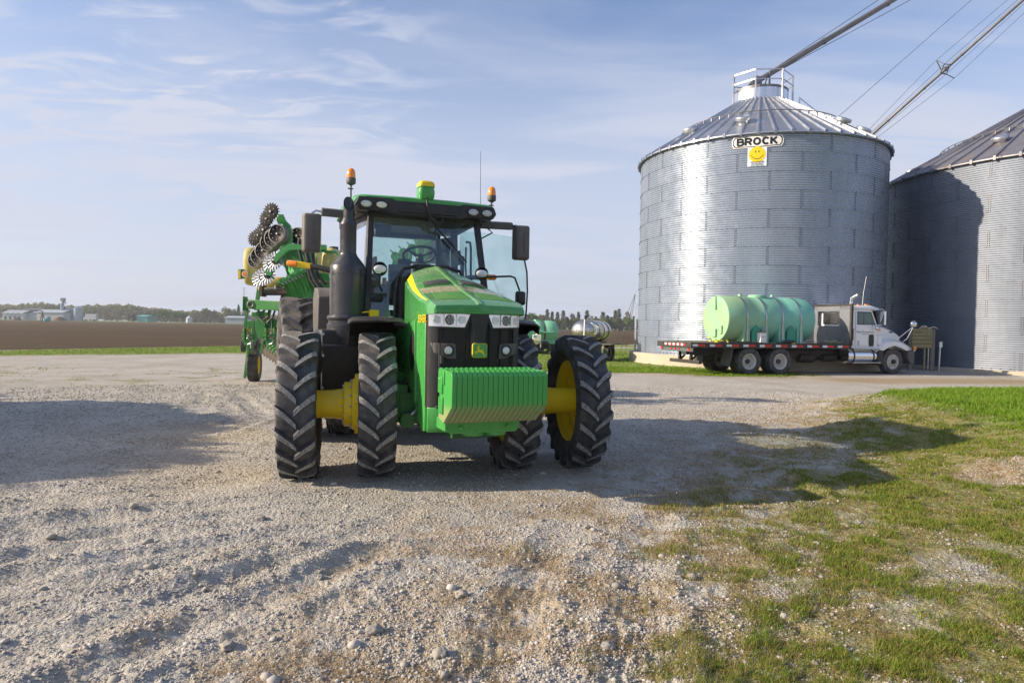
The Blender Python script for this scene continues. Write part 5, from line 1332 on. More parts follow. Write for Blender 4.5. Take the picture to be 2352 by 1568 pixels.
wp_ = gnd(2156, 851); b = MB(); b.cyl((0, 0, 0), (0.03, 0, 1.05), .05, n=12); b.box((.035, 0, 1.18), (.14, .10, .26)); tag(b.build('meter_post', M['galv_bright'], loc=(wp_.x, wp_.y, 0), smooth=40), 'short pale metal post with a small box, right of the plank board', 'post')
b = MB(); q = gnd(2108, 846); b.box((0, 0, .16), (1.0, .12, .30), rot=(0, 0, .1)); b.box((-.7, .1, .2), (.25, .25, .45)); tag(b.build('timber_block', M['wood'], loc=(q.x, q.y + 1.2, 0), bevel=.01), 'low timber blocks on the ground behind the truck bumper', 'timber')
# ---------------------------------------------------------------- flatbed truck
THT = R(17.0); tk0 = Vector((6.55, 24.9, 0))
truck = empty('flatbed_truck', tk0, THT); tag(truck, 'white day-cab flatbed truck carrying a green tank, parked before the shiny grain bin', 'truck')
def K(name, mb, m, **k): return mb.build(name, m, truck, **k)
# local frame: x forward from the rear near corner, y away from the camera, z up. deck 2.45 wide
ZD = 1.19
M['truck_black'] = mat('truck_frame_black', (.022, .022, .022), .6, dust=.25)
M['deck'] = mat('deck_boards', (.14, .125, .10), .8, var=.3, vs=4, dust=.3)
M['tape_red'] = mat('red_marker', (.55, .03, .02), .4); M['tape_white'] = mat('white_marker', (.72, .73, .75), .4)
b = MB(); b.box((3.58, 1.225, ZD - .03), (7.16, 2.40, .06)); K('deck', b, M['deck'])
b = MB(); b.box((3.58, .0, ZD - .085), (7.2, .05, .20)); b.box((3.58, 2.45, ZD - .085), (7.2, .05, .20)); b.box((.0, 1.225, ZD - .085), (.06, 2.5, .20))
for i in range(12): b.box((.5 + .58 * i, 1.225, ZD - .14), (.06, 2.35, .12))
K('deck_rail', b, M['truck_black'], bevel=.008)
b = MB()
for i in range(10):
    x = .25 + .72 * i; b.box((x + .16, -.028, ZD - .09), (.30, .006, .085), mi=0); b.box((x - .11, -.028, ZD - .09), (.22, .006, .085), mi=1)
for i in range(5): b.box((-.033, .45 + .30 * i, ZD - .08), (.006, .14, .085), mi=0); b.box((-.033, .60 + .30 * i, ZD - .08), (.006, .14, .085), mi=1)
K('reflective_tape', b, [M['tape_red'], M['tape_white']])
b = MB(); b.box((.10, 1.225, ZD - .25), (.10, 2.2, .16)); K('light_bar', b, M['steel'])
for y in (.25, .95, 1.225, 1.5, 2.2):
    b = MB(); b.cyl((.05, y, ZD - .25), (.03, y, ZD - .25), .06 if y in (.25, 2.2) else .04, n=14); K('tail_lamp', b, M['red'])
b = MB()
for y in (.85, 1.65):
    b.box((5.4, y, .82), (9.6, .09, .26)); b.bar((.55, y, .95), (.50, y, .48), .10, .10, up=(0, 1, 0)); b.bar((.95, y, .9), (.55, y, .52), .07, .07)
for x in (1.2, 3.2, 5.2, 7.5): b.box((x, 1.225, .82), (.10, .8, .18))
K('chassis_frame', b, M['truck_black'], bevel=.01)
b = MB(); b.box((.48, 1.225, .46), (.11, 2.1, .13)); K('rear_bumper', b, M['truck_black'], bevel=.01)
b = MB(); b.box((.54, 1.4, .78), (.03, .32, .17)); K('licence_plate', b, M['white_plain'])
# wheels
def road_tyre(Ro, w, Rr, n=60):
    b = MB(); h = w / 2
    prof = [(Rr, -h * .7), (Rr + .02, -h * .92), (Ro * .80, -h * 1.03), (Ro * .93, -h * 1.0), (Ro * .985, -h * .88), (Ro, -h * .80)]
    g = .012
    for a in (-.5, -.12, .26, ): prof += [(Ro, h * a - .01), (Ro - g, h * a), (Ro - g, h * a + .02), (Ro, h * a + .03)]
    prof += [(Ro, h * .80), (Ro * .985, h * .88), (Ro * .93, h), (Ro * .80, h * 1.03), (Rr + .02, h * .92), (Rr, h * .7)]
    b.lathe(prof, (0, 0, 0), (0, 1, 0), n)
    for s in (-1, 1):
        for k in range(48):
            a = 2 * math.pi * k / 48; b.box((Ro * .985 * math.sin(a), s * h * .86, Ro * .985 * math.cos(a)), (.035, h * .26, .03), rot=(0, a, 0))
    return b
def truck_rim(Rr, dish, front=False):
    b = MB()   # outer face toward -y
    b.lathe([(Rr + .02, -.13), (Rr + .02, -.12), (Rr - .01, -.11), (Rr - .03, -.06), (Rr - .045, dish - .02), (Rr - .09, dish), (.13, dish + (-.03 if not front else -.05)), (.125, dish - .04), (.10, dish - .06)], (0, 0, 0), (0, 1, 0), 40)
    for k in range(10):
        a = 2 * math.pi * k / 10; b.cyl((.165 * math.sin(a), dish - .01, .165 * math.cos(a)), (.165 * math.sin(a), dish - .075, .165 * math.cos(a)), .016, n=6, mi=1)
    b.cyl((0, dish, 0), (0, dish - .11 - (.04 if front else 0), 0), .105, .085, n=20, mi=2)
    for k in range(2 if not front else 5):
        a = 2.4 + math.pi * k * (1 if not front else .4); b.cyl((.235 * math.sin(a), dish + .012, .235 * math.cos(a)), (.235 * math.sin(a), dish - .012, .235 * math.cos(a)), .032, n=12, mi=2)
    return b
M['rim_white'] = mat('white_rim', (.62, .61, .57), .5, dust=.45, ds=6)
rtm = mesh_of(road_tyre(.51, .27, .285), 'road_tyre', M['tyre_road'])
rrm1 = mesh_of(truck_rim(.285, .06), 'dish_rim', [M['rim_white'], M['steel'], M['black']]); rrm2 = mesh_of(truck_rim(.285, -.07, True), 'front_dish_rim', [M['rim_white'], M['steel'], M['black']])
def twheel(x, y, front=False, flip=False):
    e = empty('wheel', (x, y, .505)); e.parent = truck
    for nm, me in (('tyre', rtm), ('rim', rrm2 if front else rrm1)):
        o = bpy.data.objects.new(nm, me); COL.objects.link(o); o.parent = e
        if flip: o.rotation_euler = (0, 0, math.pi)
for x in (2.50, 3.88):
    for y, f in ((.14, False), (.46, True), (1.99, False), (2.31, True)): twheel(x, y, False, f)
twheel(9.38, .22, True); twheel(9.38, 2.23, True, True)
b = MB()
for x in (2.5, 3.88): b.cyl((x, .3, .505), (x, 2.15, .505), .09, n=14); b.sphere((x, 1.225, .52), .22, 14, 8)
b.cyl((9.38, .3, .505), (9.38, 2.1, .505), .06, n=12); K('axle', b, M['truck_black'])
for y in (.30, 2.15):
    b = MB(); b.prism([(-.30, 0), (.30, 0), (.34, -.50), (.25, -.62), (-.22, -.68), (-.33, -.30)], (1.72, y, .98), (0, 1, 0), (.10, 0, 1), (.02, 0, 0)); K('mud_flap', b, M['truck_black'] if y > 1 else M['grey_plastic'])
# headache rack behind the cab (perforated plate)
b = MB()
X_ = 7.16
b.box((X_, .0, 1.97), (.09, .09, 1.60)); b.box((X_, 2.45, 1.97), (.09, .09, 1.60)); b.box((X_, 1.225, 2.76), (.08, 2.5, .07)); K('rack_frame', b, M['truck_black'])
b = MB(); b.box((X_, .32, 1.97), (.03, .60, 1.54)); b.box((X_, 2.13, 1.97), (.03, .60, 1.54)); b.box((X_, 1.225, 1.56), (.03, 1.23, .72)); b.box((X_, 1.225, 2.63), (.03, 1.23, .22))
for i in range(30): b.box((X_ - .018, 1.225, 1.24 + .05 * i), (.012, 2.36 if (1.24 + .05 * i < 1.9 or 1.24 + .05 * i > 2.54) else .0001, .018)); b.box((X_ - .018, .32, 1.24 + .05 * i), (.012, .58, .018)); b.box((X_ - .018, 2.13, 1.24 + .05 * i), (.012, .58, .018))
K('rack_plate', b, mat('perforated_plate', (.20, .215, .25), .5, .15, var=.2))
# cab
b = MB()
def csec(x, w, z0, z1, r=.06): return [(x, 1.225 - w, z0), (x, 1.225 - w, z1 - r), (x, 1.225 - w + r, z1), (x, 1.225 + w - r, z1), (x, 1.225 + w, z1 - r), (x, 1.225 + w, z0)]
b.loft([csec(7.32, 1.08, 1.02, 2.62), csec(8.30, 1.08, 1.02, 2.66), csec(8.34, 1.08, 1.02, 2.55), csec(8.62, 1.08, 1.02, 1.98)])
cab_ = K('cab', b, M['white'], bevel=.02)
b = MB(); b.box((7.305, 1.225, 2.22), (.03, .95, .46)); b.build('rear_window', M['black_gloss'], cab_, bevel=.02); b = MB()
b.loft([csec(7.30, 1.10, 2.60, 2.74, .08), csec(8.2, 1.11, 2.60, 2.77, .08), csec(8.62, 1.10, 2.60, 2.68, .05), csec(8.72, 1.06, 2.60, 2.64, .03)]); b.build('roof', M['white'], cab_, bevel=.02)
b = MB()
for y in (.5, .9, 1.225, 1.55, 1.95): b.box((8.35, y, 2.80), (.12, .09, .05))
b.build('marker_lamp', M['orange'], cab_)
b = MB(); b.prism([(7.50, 1.10), (7.50, 2.56), (8.28, 2.56), (8.52, 2.02), (8.52, 1.35), (8.42, 1.12)], (0, .135, 0), (1, 0, 0), (0, 0, 1), (0, -.012, 0)); dr_ = b.build('door', M['white'], truck, bevel=.01)
b = MB(); b.prism([(7.56, 1.98), (7.56, 2.50), (8.24, 2.50), (8.47, 1.98)], (0, .122, 0), (1, 0, 0), (0, 0, 1), (0, -.004, 0)); w1 = b.build('window', M['black_gloss'], dr_)
b = MB(); b.prism([(7.60, 2.01), (7.60, 2.46), (7.86, 2.46), (7.86, 2.01)], (0, .117, 0), (1, 0, 0), (0, 0, 1), (0, -.003, 0)); b.prism([(7.89, 2.01), (7.89, 2.46), (8.21, 2.46), (8.42, 2.01)], (0, .117, 0), (1, 0, 0), (0, 0, 1), (0, -.003, 0)); 
b.build('pane', mat('side_pane', (.05, .11, .10), .05, 0, coat=.8), w1)
b = MB(); b.prism([(x * .13 + 8.28, z * .24 + 1.36) for x, z in rsq(1, 1, .4)], (0, .122, 0), (1, 0, 0), (0, 0, 1), (0, -.006, 0)); b.build('lower_window', M['black_gloss'], dr_)
b = MB(); b.box((8.22, .11, 1.93), (.20, .03, .035)); b.build('handle', M['chrome'], dr_)
b = MB(); b.box((7.64, .12, 1.25), (.10, .02, .20)); b.build('latch', M['steel'], dr_)
b = MB(); b.cyl((7.36, .07, 1.35), (7.36, .07, 1.82), .025, n=8); b.box((7.33, .10, 1.58), (.08, .03, .5)); K('grab_handle', b, M['chrome'])
b = MB(); b.prism([(8.64, 2.02), (8.64, 2.5), (8.40, 2.62)], (0, .145, 0), (1, 0, 0), (0, 0, 1), (0, 2.15, 0)); K('windscreen', b, M['black_gloss'])
# sloped hood and arched fender
b = MB()
def hs(x, w, z0, z1, r): return [(x, 1.225 - w, z0), (x, 1.225 - w, z1 - r), (x, 1.225 - w + r * 1.2, z1 - r * .25), (x, 1.225 - w * .4, z1), (x, 1.225 + w * .4, z1), (x, 1.225 + w - r * 1.2, z1 - r * .25), (x, 1.225 + w, z1 - r), (x, 1.225 + w, z0)]
b.loft([hs(8.60, .98, 1.10, 2.03, .10), hs(9.1, .90, 1.10, 2.00, .14), hs(9.6, .78, 1.0, 1.90, .16), hs(10.05, .66, .95, 1.76, .16), hs(10.22, .60, .9, 1.66, .14), hs(10.26, .58, .75, 1.50, .1)])
K('bonnet', b, M['white'], smooth=40)
for s in (0, 1):
    b = MB(); secs = []
    pts = [(8.42, .98), (8.62, 1.10), (8.82, 1.28), (9.05, 1.38), (9.38, 1.42), (9.7, 1.38), (10.0, 1.26), (10.25, 1.12), (10.44, 1.02)]
    for x, z in pts:
        y0, y1 = (.02, .75) if s == 0 else (2.43, 1.70)
        dx = x - 9.38; zi = .505 + math.sqrt(max(0, .66 ** 2 - dx * dx)) if abs(dx) < .66 else .98
        zi = min(z - .05, max(.96, zi))
        secs.append([(x, y0, zi), (x, y0, z - .10), (x, y0 + (.12 if s == 0 else -.12), z), (x, y1, z + .04), (x, y1, zi)])
    b.loft(secs); K('fender', b, M['white'], smooth=50)
b = MB(); secs = [[(x, 1.225 - w, z0), (x, 1.225 - w, z1), (x, 1.225 + w, z1), (x, 1.225 + w, z0)] for x, w, z0, z1 in ((10.08, 1.22, .62, .98), (10.25, 1.20, .42, 1.0), (10.48, 1.15, .40, .98), (10.58, .95, .42, .94))]
b.loft(secs); K('front_bumper', b, M['grey_plastic'], bevel=.02)
b = MB(); b.box((10.44, .03, 1.06), (.12, .03, .16)); K('corner_lamp', b, M['orange'], bevel=.01)
b = MB(); b.box((8.72, .215, 1.78), (.20, .02, .07)); K('side_marker', b, M['orange'])
b = MB(); b.box((8.72, .16, 1.36), (.20, .10, .34)); K('washer_tank', b, M['white'], bevel=.02)
b = MB(); b.box((9.45, .415, 1.70), (.40, .01, .05)); b.box((9.2, .40, 1.70), (.08, .01, .08)); K('name_plate', b, M['black'])
text_obj('door_lettering', 'Pretty Prairie Farms', .105, M['black_gloss'], truck, (7.98, .119, 1.69), (1, 0, 0), (0, 0, 1), .001)
text_obj('door_lettering', 'Remer, IN', .07, M['black_gloss'], truck, (7.98, .119, 1.61), (1, 0, 0), (0, 0, 1), .001)
text_obj('fender_lettering', 'High', .14, M['black'], truck, (10.22, .016, 1.02), (1, 0, 0), (0, 0, 1), .001)
# fuel tank, steps, exhaust, mirrors
b = MB(); b.lathe([(.02, -.86), (.30, -.86), (.33, -.83), (.33, .55), (.30, .58), (.02, .58)], (8.06, .42, .72), (1, 0, 0), 36); ft_ = K('fuel_tank', b, M['chrome'], smooth=40)
b = MB(); 
for x in (7.45, 8.42): b.lathe([(.332, -.035), (.342, -.03), (.342, .03), (.332, .035)], (x, .42, .72), (1, 0, 0), 36)
b.build('tank_strap', M['black'], ft_)
b = MB(); b.box((7.98, .06, 1.02), (1.3, .12, .035)); b.box((8.0, .05, .47), (1.35, .10, .035)); K('step', b, M['steel'])
b = MB(); b.box((8.72, .30, .68), (.30, .5, .62)); K('battery_box', b, M['black'], bevel=.04)
b = MB(); b.tube([(7.24, .12, 1.1), (7.24, .12, 2.78), (7.24, .12, 2.92), (7.25, .10, 3.02), (7.30, .0, 3.10), (7.34, -.10, 3.14)], .065, 14, cap=True); K('exhaust_stack', b, M['chrome'], smooth=50)
b = MB(); b.cyl((7.24, .12, 1.15), (7.24, .12, 2.75), .085, n=16); K('heat_shield', b, M['black'], smooth=50)
b = MB(); b.box((8.62, -.10, 2.26), (.09, .22, .55)); b.tube([(8.2, .14, 2.55), (8.6, -.1, 2.62), (8.62, -.1, 2.5)], .02, 6); b.tube([(8.45, .14, 1.95), (8.62, -.1, 2.0)], .02, 6); b.sphere((8.42, -.02, 1.86), .09, 10, 8); K('side_mirror', b, M['chrome'], bevel=.015)
for y, x, z in ((.12, 10.42, 2.05),):
    b = MB(); b.sphere((x, y, z), .15, 18, 12, sc=(1, .8, 1)); b.tube([(10.0, .45, 1.45), (10.22, .30, 1.7), (x, y, z - .1)], .015, 6); b.tube([(9.95, .5, 1.1), (10.25, .25, 1.45), (x, y, z - .1)], .015, 6); K('fender_mirror', b, M['chrome'], smooth=50)
b = MB(); b.tube([(8.15, .5, 2.75), (8.20, .5, 3.3), (8.32, .5, 3.95)], .008, 5); K('cb_aerial', b, M['white_plain'])
b = MB(); b.cyl((5.4, .9, .62), (6.1, .9, .62), .20, n=20); b.cyl((6.5, .8, .62), (7.1, .8, .62), .14, n=16); b.box((4.9, .9, .72), (.5, .4, .3)); K('air_tank', b, M['truck_black'], smooth=40)
# ---------------------------------------------------------------- green tank on the deck
M['poly'] = None
def poly_mat(name, ca, cb, amt=.8, sx=.7):
    t = MT(name); sp = t.n('ShaderNodeSeparateXYZ'); t.l(t.tc.outputs['Object'], sp.inputs[0])
    c = t.mix(t.ramp(t.noise(1.1, 5, .6), .35, .65), ca, tuple(x * 1.12 for x in ca))
    f = t.math('MULTIPLY', t.math('MULTIPLY', t.ramp(sp.outputs[0], 1.1, -1.9), t.ramp(t.noise(1.6, 5, .6), .25, .65, .4, 1.0)), amt, True)
    f2 = t.math('MAXIMUM', f, t.math('MULTIPLY', t.ramp(t.noise(2.2, 4, .6, stretch=(1, 1, .5)), .52, .72), .35))
    c = t.mix(f2, c, cb); t.set(Base_Color=c, Roughness=.42); t.p.inputs['Specular IOR Level'].default_value = .4
    t.p.inputs['Subsurface Weight'].default_value = .15; t.p.inputs['Subsurface Radius'].default_value = (.1, .2, .1)
    return t.m
M['poly'] = poly_mat('green_poly', (.18, .47, .38), (.34, .46, .21))
M['poly2'] = poly_mat('pale_green_poly', (.20, .50, .34), (.34, .50, .26), .4)
def hpoly(x, r, k=0):
    return
Rt_, Lt = .90, 4.12
M['notch'] = poly_mat('notch_shade_poly', (.04, .30, .20), (.08, .30, .14), .3)  # darker green that stands in for the shade inside the arched recesses
tank = empty('liquid_tank', tk0 + Matrix.Rotation(THT, 3, 'Z') @ Vector((3.82, 1.225, ZD + .92)), THT); tag(tank, 'large sea green plastic tank strapped on the truck deck', 'tank')
b = MB(); h = Lt / 2
b.lathe([(.001, -h + .06), (Rt_ * .55, -h + .045), (Rt_ * .92, -h + .02), (Rt_ * .975, -h + .035), (Rt_, -h + .08), (Rt_, -.9), (Rt_ * .985, -.86), (Rt_ * .985, -.50), (Rt_, -.46), (Rt_, .46), (Rt_ * .985, .5), (Rt_ * .985, .86), (Rt_, .9), (Rt_, h - .30), (Rt_ * .95, h - .12), (Rt_ * .75, h - .02), (.001, h)], (0, 0, 0), (1, 0, 0), 56)
b.lathe([(Rt_ + .002, -.006), (Rt_ + .008, 0), (Rt_ + .002, .006)], (0, 0, 0), (0, 0, 1), 4) if False else None
b.box((-h - .0, 0, -.55), (.07, .22, .30)); b.box((-h - .0, -.42, -.42), (.06, .16, .30)); b.box((-h + .02, .0, .62), (.08, .10, .50))
for x in (-.95, .55): b.lathe([(.10, 0), (.07, .10), (.0, .10)], (x, 0, Rt_ - .01), (0, 0, 1), 10)
b.lathe([(.36, -.05), (.36, .05), (.33, .08), (.001, .09)], (-.15, 0, Rt_ - .01), (0, 0, 1), 30)
tb = b.build('tank_body', M['poly'], tank, smooth=40)
b = MB(); bodies = []
for x0, x1 in ((-1.32, -.62), (-.48, -.02), (.02, .50), (.62, 1.32)):
    pass
# moulded legs: four ribs pairs reaching the deck, with dark panels painted as shaded arches between
for xc in (-1.22, -.38, .38, 1.22):
    b = MB()
    for s in (-1, 1):
        b.loft([[(xc + w * 1, s * (Rt_ - d), z) if q == 0 else (xc - w, s * (Rt_ - d), z) if q == 1 else (xc - w, s * .3, z) if q == 2 else (xc + w, s * .3, z) for q in range(4)] for z, w, d in ((-.92, .16, .02), (-.5, .145, .03), (-.1, .11, .02), (.05, .07, .05))])
    b.box((xc, 0, -.86), (.3, .8, .12)); b.build('tank_leg', M['poly'], tank, bevel=.02)
for xc in (-.80, .80):
    b = MB(); b.prism([(xc - .20, -.92), (xc - .19, -.55), (xc - .12, -.32), (xc, -.22), (xc + .12, -.32), (xc + .19, -.55), (xc + .20, -.92)], (0, -Rt_ * .985, 0), (1, 0, 0), (0, 0, 1), (0, .10, 0)); b.build('notch_shade_panel', M['notch'], tank)  # flat dark arch, no real recess: its shade is in the colour
for xc in (-1.22, -.38, .38, 1.22):
    b = MB(); ring = []
    for i in range(25):
        a = R(-12 + 204 * i / 24); ring.append((xc, -(Rt_ + .012) * math.cos(a), (Rt_ + .012) * math.sin(a)))
    ring = [(xc, -Rt_ - .015, -.92)] + ring + [(xc, Rt_ + .015, -.92)]
    vs = []
    for p in ring:
        c = Vector((0, p[1], p[2])).normalized() * .012
        vs += [(xc - .035, p[1], p[2]), (xc + .035, p[1], p[2]), (xc + .035, p[1] + c.y, p[2] + c.z), (xc - .035, p[1] + c.y, p[2] + c.z)]
    n = len(ring); b.add(vs, [(4 * i + j, 4 * i + (j + 1) % 4, 4 * i + 4 + (j + 1) % 4, 4 * i + 4 + j) for i in range(n - 1) for j in range(4)]); b.build('tank_strap', M['steel'], tank, smooth=30)
def onk(x, y, z): return tk0 + Matrix.Rotation(THT, 3, 'Z') @ Vector((x, y, z))
b = MB(); b.box((0, 0, .20), (.26, .20, .40)); c_ = b.build('carton', M['white_plain'], bevel=.006); c_.location = onk(3.18, .24, ZD); c_.rotation_euler = (0, 0, THT + .1); tag(c_, 'small white cardboard carton standing in the notch of the deck tank', 'box')
b = MB(); b.box((0, -.002, .43), (.262, .202, .06)); b.build('carton_top', M['wood_grey'], c_)
text_obj('carton_text', 'Power-G', .055, M['black_gloss'], c_, (0, -.104, .26), (1, 0, 0), (0, 0, 1), .001)
b = MB(); b.tube([(1.35, .35, ZD + .03), (1.5, .18, ZD + .05), (2.0, .12, ZD + .035), (2.6, .10, ZD + .04), (3.0, .07, ZD + .01), (3.3, .02, ZD - .01), (3.7, .05, ZD + .0), (4.0, .10, ZD + .04), (4.2, .10, ZD + .07)], .035, 10); hs_ = b.build('suction_hose', M['hose'], truck if False else None, smooth=50); hs_.location = tk0; hs_.rotation_euler = (0, 0, THT); tag(hs_, 'black suction hose with a coupling lying along the deck edge', 'hose')
b = MB(); b.cyl((4.15, .10, ZD + .07), (4.55, .10, ZD + .08), .062, n=16); b.cyl((4.3, .10, ZD + .07), (4.38, .10, ZD + .07), .08, n=16); b.build('hose_coupling', M['black'], hs_, smooth=40)
b = MB(); b.bar((4.3, .0, ZD + .0), (4.5, -.02, ZD + .02), .03, .03); b.build('cam_lever', M['yellow_bright'], hs_)
def straps(c, n, col, name, lab, sx=.34):
    b = MB(); rnd = random.Random(n)
    for i in range(n):
        p = Vector((rnd.uniform(-sx, sx), rnd.uniform(-.12, .12), rnd.uniform(.02, .10))); pts = [p]
        for k in range(5): p = p + Vector((rnd.uniform(-.14, .14), rnd.uniform(-.10, .10), rnd.uniform(-.05, .06))); p.z = max(.02, min(.2, p.z)); pts.append(p)
        b.tube(pts, .022, 5)
    o = b.build(name, col, smooth=50); o.location = c; o.rotation_euler = (0, 0, THT); tag(o, lab, 'strap'); return o
M['strap_yellow'] = mat('yellow_webbing', (.62, .60, .02), .7, bump=.3, bs=60)
straps(onk(1.42, .55, ZD), 9, M['strap_yellow'], 'ratchet_strap', 'bundle of yellow webbing strap by the rear end of the tank')
straps(onk(6.6, .45, ZD), 8, mat('dusty_webbing', (.38, .36, .20), .8), 'ratchet_strap', 'heap of dull tan straps on the deck behind the cab', .28)
# ---------------------------------------------------------------- planter behind the tractor
PR = gnd(640, 880); PR = Vector((-6.3, 15.5, 0))
planter = empty('planter', PR); tag(planter, 'green folded row planter with stacked discs, hitched behind the tractor', 'planter')
def PL(name, mb, m, parent=None, **k):
    mb.v = [(p[0] - PR.x, p[1] - PR.y, p[2]) for p in mb.v]; return mb.build(name, m, parent or planter, **k)
def A(px, py, Y): return at(px, py, Y)
M['disc_dark'] = mat('disc_dark', (.008, .009, .011), .5, var=.2, dust=.06)
M['disc_dark'].node_tree.nodes['Principled BSDF'].inputs['Specular IOR Level'].default_value = .2
M['disc_rim'] = mat('disc_rubber', (.17, .165, .155), .6, dust=.3)
M['wavy'] = mat('bright_coulter', (.30, .32, .36), .48, .7, var=.05)
M['iron'] = mat('worn_iron', (.13, .11, .09), .6, .5, dust=.4)
DAX = Vector((-.25, -.97, .05)).normalized()
def dlathe(b, prof, c, n, mi=0, mis=None): b.lathe(prof, c, DAX, n, mi, mis=mis)
def spiked(px, py, r, Y):
    c = A(px, py, Y); R_ = r / FPX * Y; b = MB()
    dlathe(b, [(.001, .03), (R_ * .82, .02), (R_ * .88, 0), (R_ * .82, -.02), (.001, -.02)], c, 28)
    x, y, d = b.frame(DAX)
    for k in range(18):
        a = 2 * math.pi * k / 18; e = x * math.cos(a) + y * math.sin(a); b.bar(c + e * R_ * .82, c + e * R_ * 1.03, .020, .022, up=d)
    b.cyl(c + DAX * .02, c + DAX * .05, .022, n=8, mi=1)
    for k in range(5):
        a = 1.2566 * k; e = x * math.cos(a) + y * math.sin(a); b.cyl(c + e * R_ * .5 + DAX * .02, c + e * R_ * .5 + DAX * .035, .009, n=6, mi=1)
    return PL('closing_wheel', b, [M['disc_dark'], M['steel']], smooth=35)
for q in ((585.5, 548, 18, 15.6), (594.6, 540.6, 18, 15.2), (606, 528, 18.5, 14.8), (613, 502, 19, 14.4), (623, 486.5, 20.5, 14.0)): spiked(*q)
def gauge(px, py, r, Y):
    c = A(px, py, Y); R_ = r / FPX * Y; b = MB()
    dlathe(b, [(.001, .02), (R_ * .25, .02), (R_ * .78, .045), (R_ * .86, .055), (R_ * .97, .05), (R_, .02), (R_, -.05), (R_ * .985, -.12), (R_ * .92, -.16), (.02, -.17)], c, 36, mis=[0, 0, 0, 1, 1, 1, 1, 1, 1])
    b.cyl(c + DAX * .02, c + DAX * .06, .020, n=8, mi=2); x, y, d = b.frame(DAX)
    for k in range(8):
        a = .785 * k; e = x * math.cos(a) + y * math.sin(a); b.cyl(c + e * R_ * .62 + DAX * .03, c + e * R_ * .62 + DAX * .05, .008, n=6, mi=2)
    return PL('gauge_wheel', b, [M['disc_dark'], M['disc_rim'], M['steel']], smooth=40)
for q in ((588, 597, 19.5, 16.2), (595, 588, 20, 15.8), (605, 576, 20, 15.4), (618, 557, 21.5, 15.0), (628, 547, 22, 14.7), (638.6, 537.5, 22.5, 14.4), (684, 542, 20, 14.8), (998, 577, 20, 15.2), (993, 585, 20, 15.5)): gauge(*q)
def coulter(px, py, r, Y):
    c = A(px, py, Y); R_ = r / FPX * Y; b = MB(); x, y, d = b.frame(DAX); n = 192; vs = []
    for rr, amp in ((R_ * .45, 0), (R_ * .62, .003), (R_ * .82, .006), (R_, .008)):
        for k in range(n):
            a = 2 * math.pi * k / n; vs.append(c + (x * math.cos(a) + y * math.sin(a)) * rr + d * amp * math.sin(a * 16))
    b.add(vs, [(j * n + k, j * n + (k + 1) % n, (j + 1) * n + (k + 1) % n, (j + 1) * n + k) for j in range(3) for k in range(n)], 0)
    dlathe(b, [(.001, .05), (R_ * .16, .045), (R_ * .18, .01), (R_ * .46, .008), (R_ * .46, -.01), (.001, -.01)], c, 24, 1)
    b.sphere(c + DAX * .05, R_ * .15, 12, 8, mi=2)
    return PL('coulter', b, [M['wavy'], M['disc_dark'], M['steel']], smooth=60)
for q in ((595.6, 640, 20, 15.4), (603, 636, 20.5, 15.1), (614.5, 631, 20.5, 14.8), (621, 604, 20.5, 14.5), (632, 598, 20.5, 14.2)): coulter(*q)
def plate(pts, Y, th=.03, m='green', name='row_bracket', **k):
    P3 = [A(x, y, Y) for x, y in pts]; n = len(P3); b = MB(); d = Vector((.25, .97, 0)) * th
    b.add(P3 + [p + d for p in P3], [tuple(range(n))[::-1], tuple(range(n, 2 * n))] + [(i, (i + 1) % n, n + (i + 1) % n, n + i) for i in range(n)]); return PL(name, b, M[m], bevel=.006, **k)
plate([(634, 505), (640, 492), (648, 492), (654, 506), (664, 516), (669, 528), (669, 560), (650, 574), (640, 572), (656, 552), (657, 528), (648, 514), (638, 514)], 14.5, .06)
plate([(632, 583), (660, 563), (666, 560), (695, 562), (695, 574), (668, 574), (660, 576), (640, 596), (633, 604), (629, 596)], 14.1, .06)
plate([(608, 620), (622, 612), (628, 620), (622, 634), (612, 632)], 14.5, .05)
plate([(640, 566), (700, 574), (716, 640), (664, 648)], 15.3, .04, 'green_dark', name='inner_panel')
for k in range(8):     # parallel arms of the folded wing, seen nearly edge on
    Y = 14.25 + .16 * (7 - k); 
    b = MB(); p = [A(641 + 8.6 * k, 574 + .6 * k, Y), A(650 + 8.6 * k, 574 + .6 * k, Y), A(676 + 6.4 * k, 642 - 1.5 * k, Y), A(668 + 6.4 * k, 643 - 1.5 * k, Y)]
    w = Vector((.03, .12, 0)); b.add(p + [q + w for q in p], [(3, 2, 1, 0), (4, 5, 6, 7), (0, 1, 5, 4), (1, 2, 6, 5), (2, 3, 7, 6), (3, 0, 4, 7)]); PL('upper_arm', b, M['green_dust'], bevel=.006)
    b = MB(); x0 = 643 + 7.2 * k; y0 = 652 - 4.0 * k; p = [A(x0, y0, Y), A(x0 + 6.2, y0 - 2, Y), A(x0 + 31 + 1.6 * k, 700 + 4 * k, Y + .4), A(x0 + 36 + 3.2 * k, 738 + 2 * k, Y + .5), A(x0 + 28 + 3.2 * k, 738 + 2 * k, Y + .5)]
    w = Vector((.05, .16, 0)); b.add(p + [q + w for q in p], [(4, 3, 2, 1, 0), (5, 6, 7, 8, 9), (0, 1, 6, 5), (1, 2, 7, 6), (2, 3, 8, 7), (3, 4, 9, 8), (4, 0, 5, 9)]); PL('lower_arm', b, M['green_dust'], bevel=.006)
    b = MB(); c = A(x0 + 2, y0 - 2, Y - .1); b.cyl(c - Vector((.06, .0, 0)), c + Vector((.06, .0, 0)), .032, n=10); b.box(c + Vector((.02, 0, .05)), (.06, .09, .07)); PL('arm_pivot', b, M['green'])
for k in range(7):
    b = MB(); x0 = 650 + 7.5 * k; c = A(x0 - 4, 649 - 3.2 * k, 14.2); b.cyl(c, c + Vector((.05, .02, -.04)), .016, n=8); PL('arm_bolt', b, M['steel'])
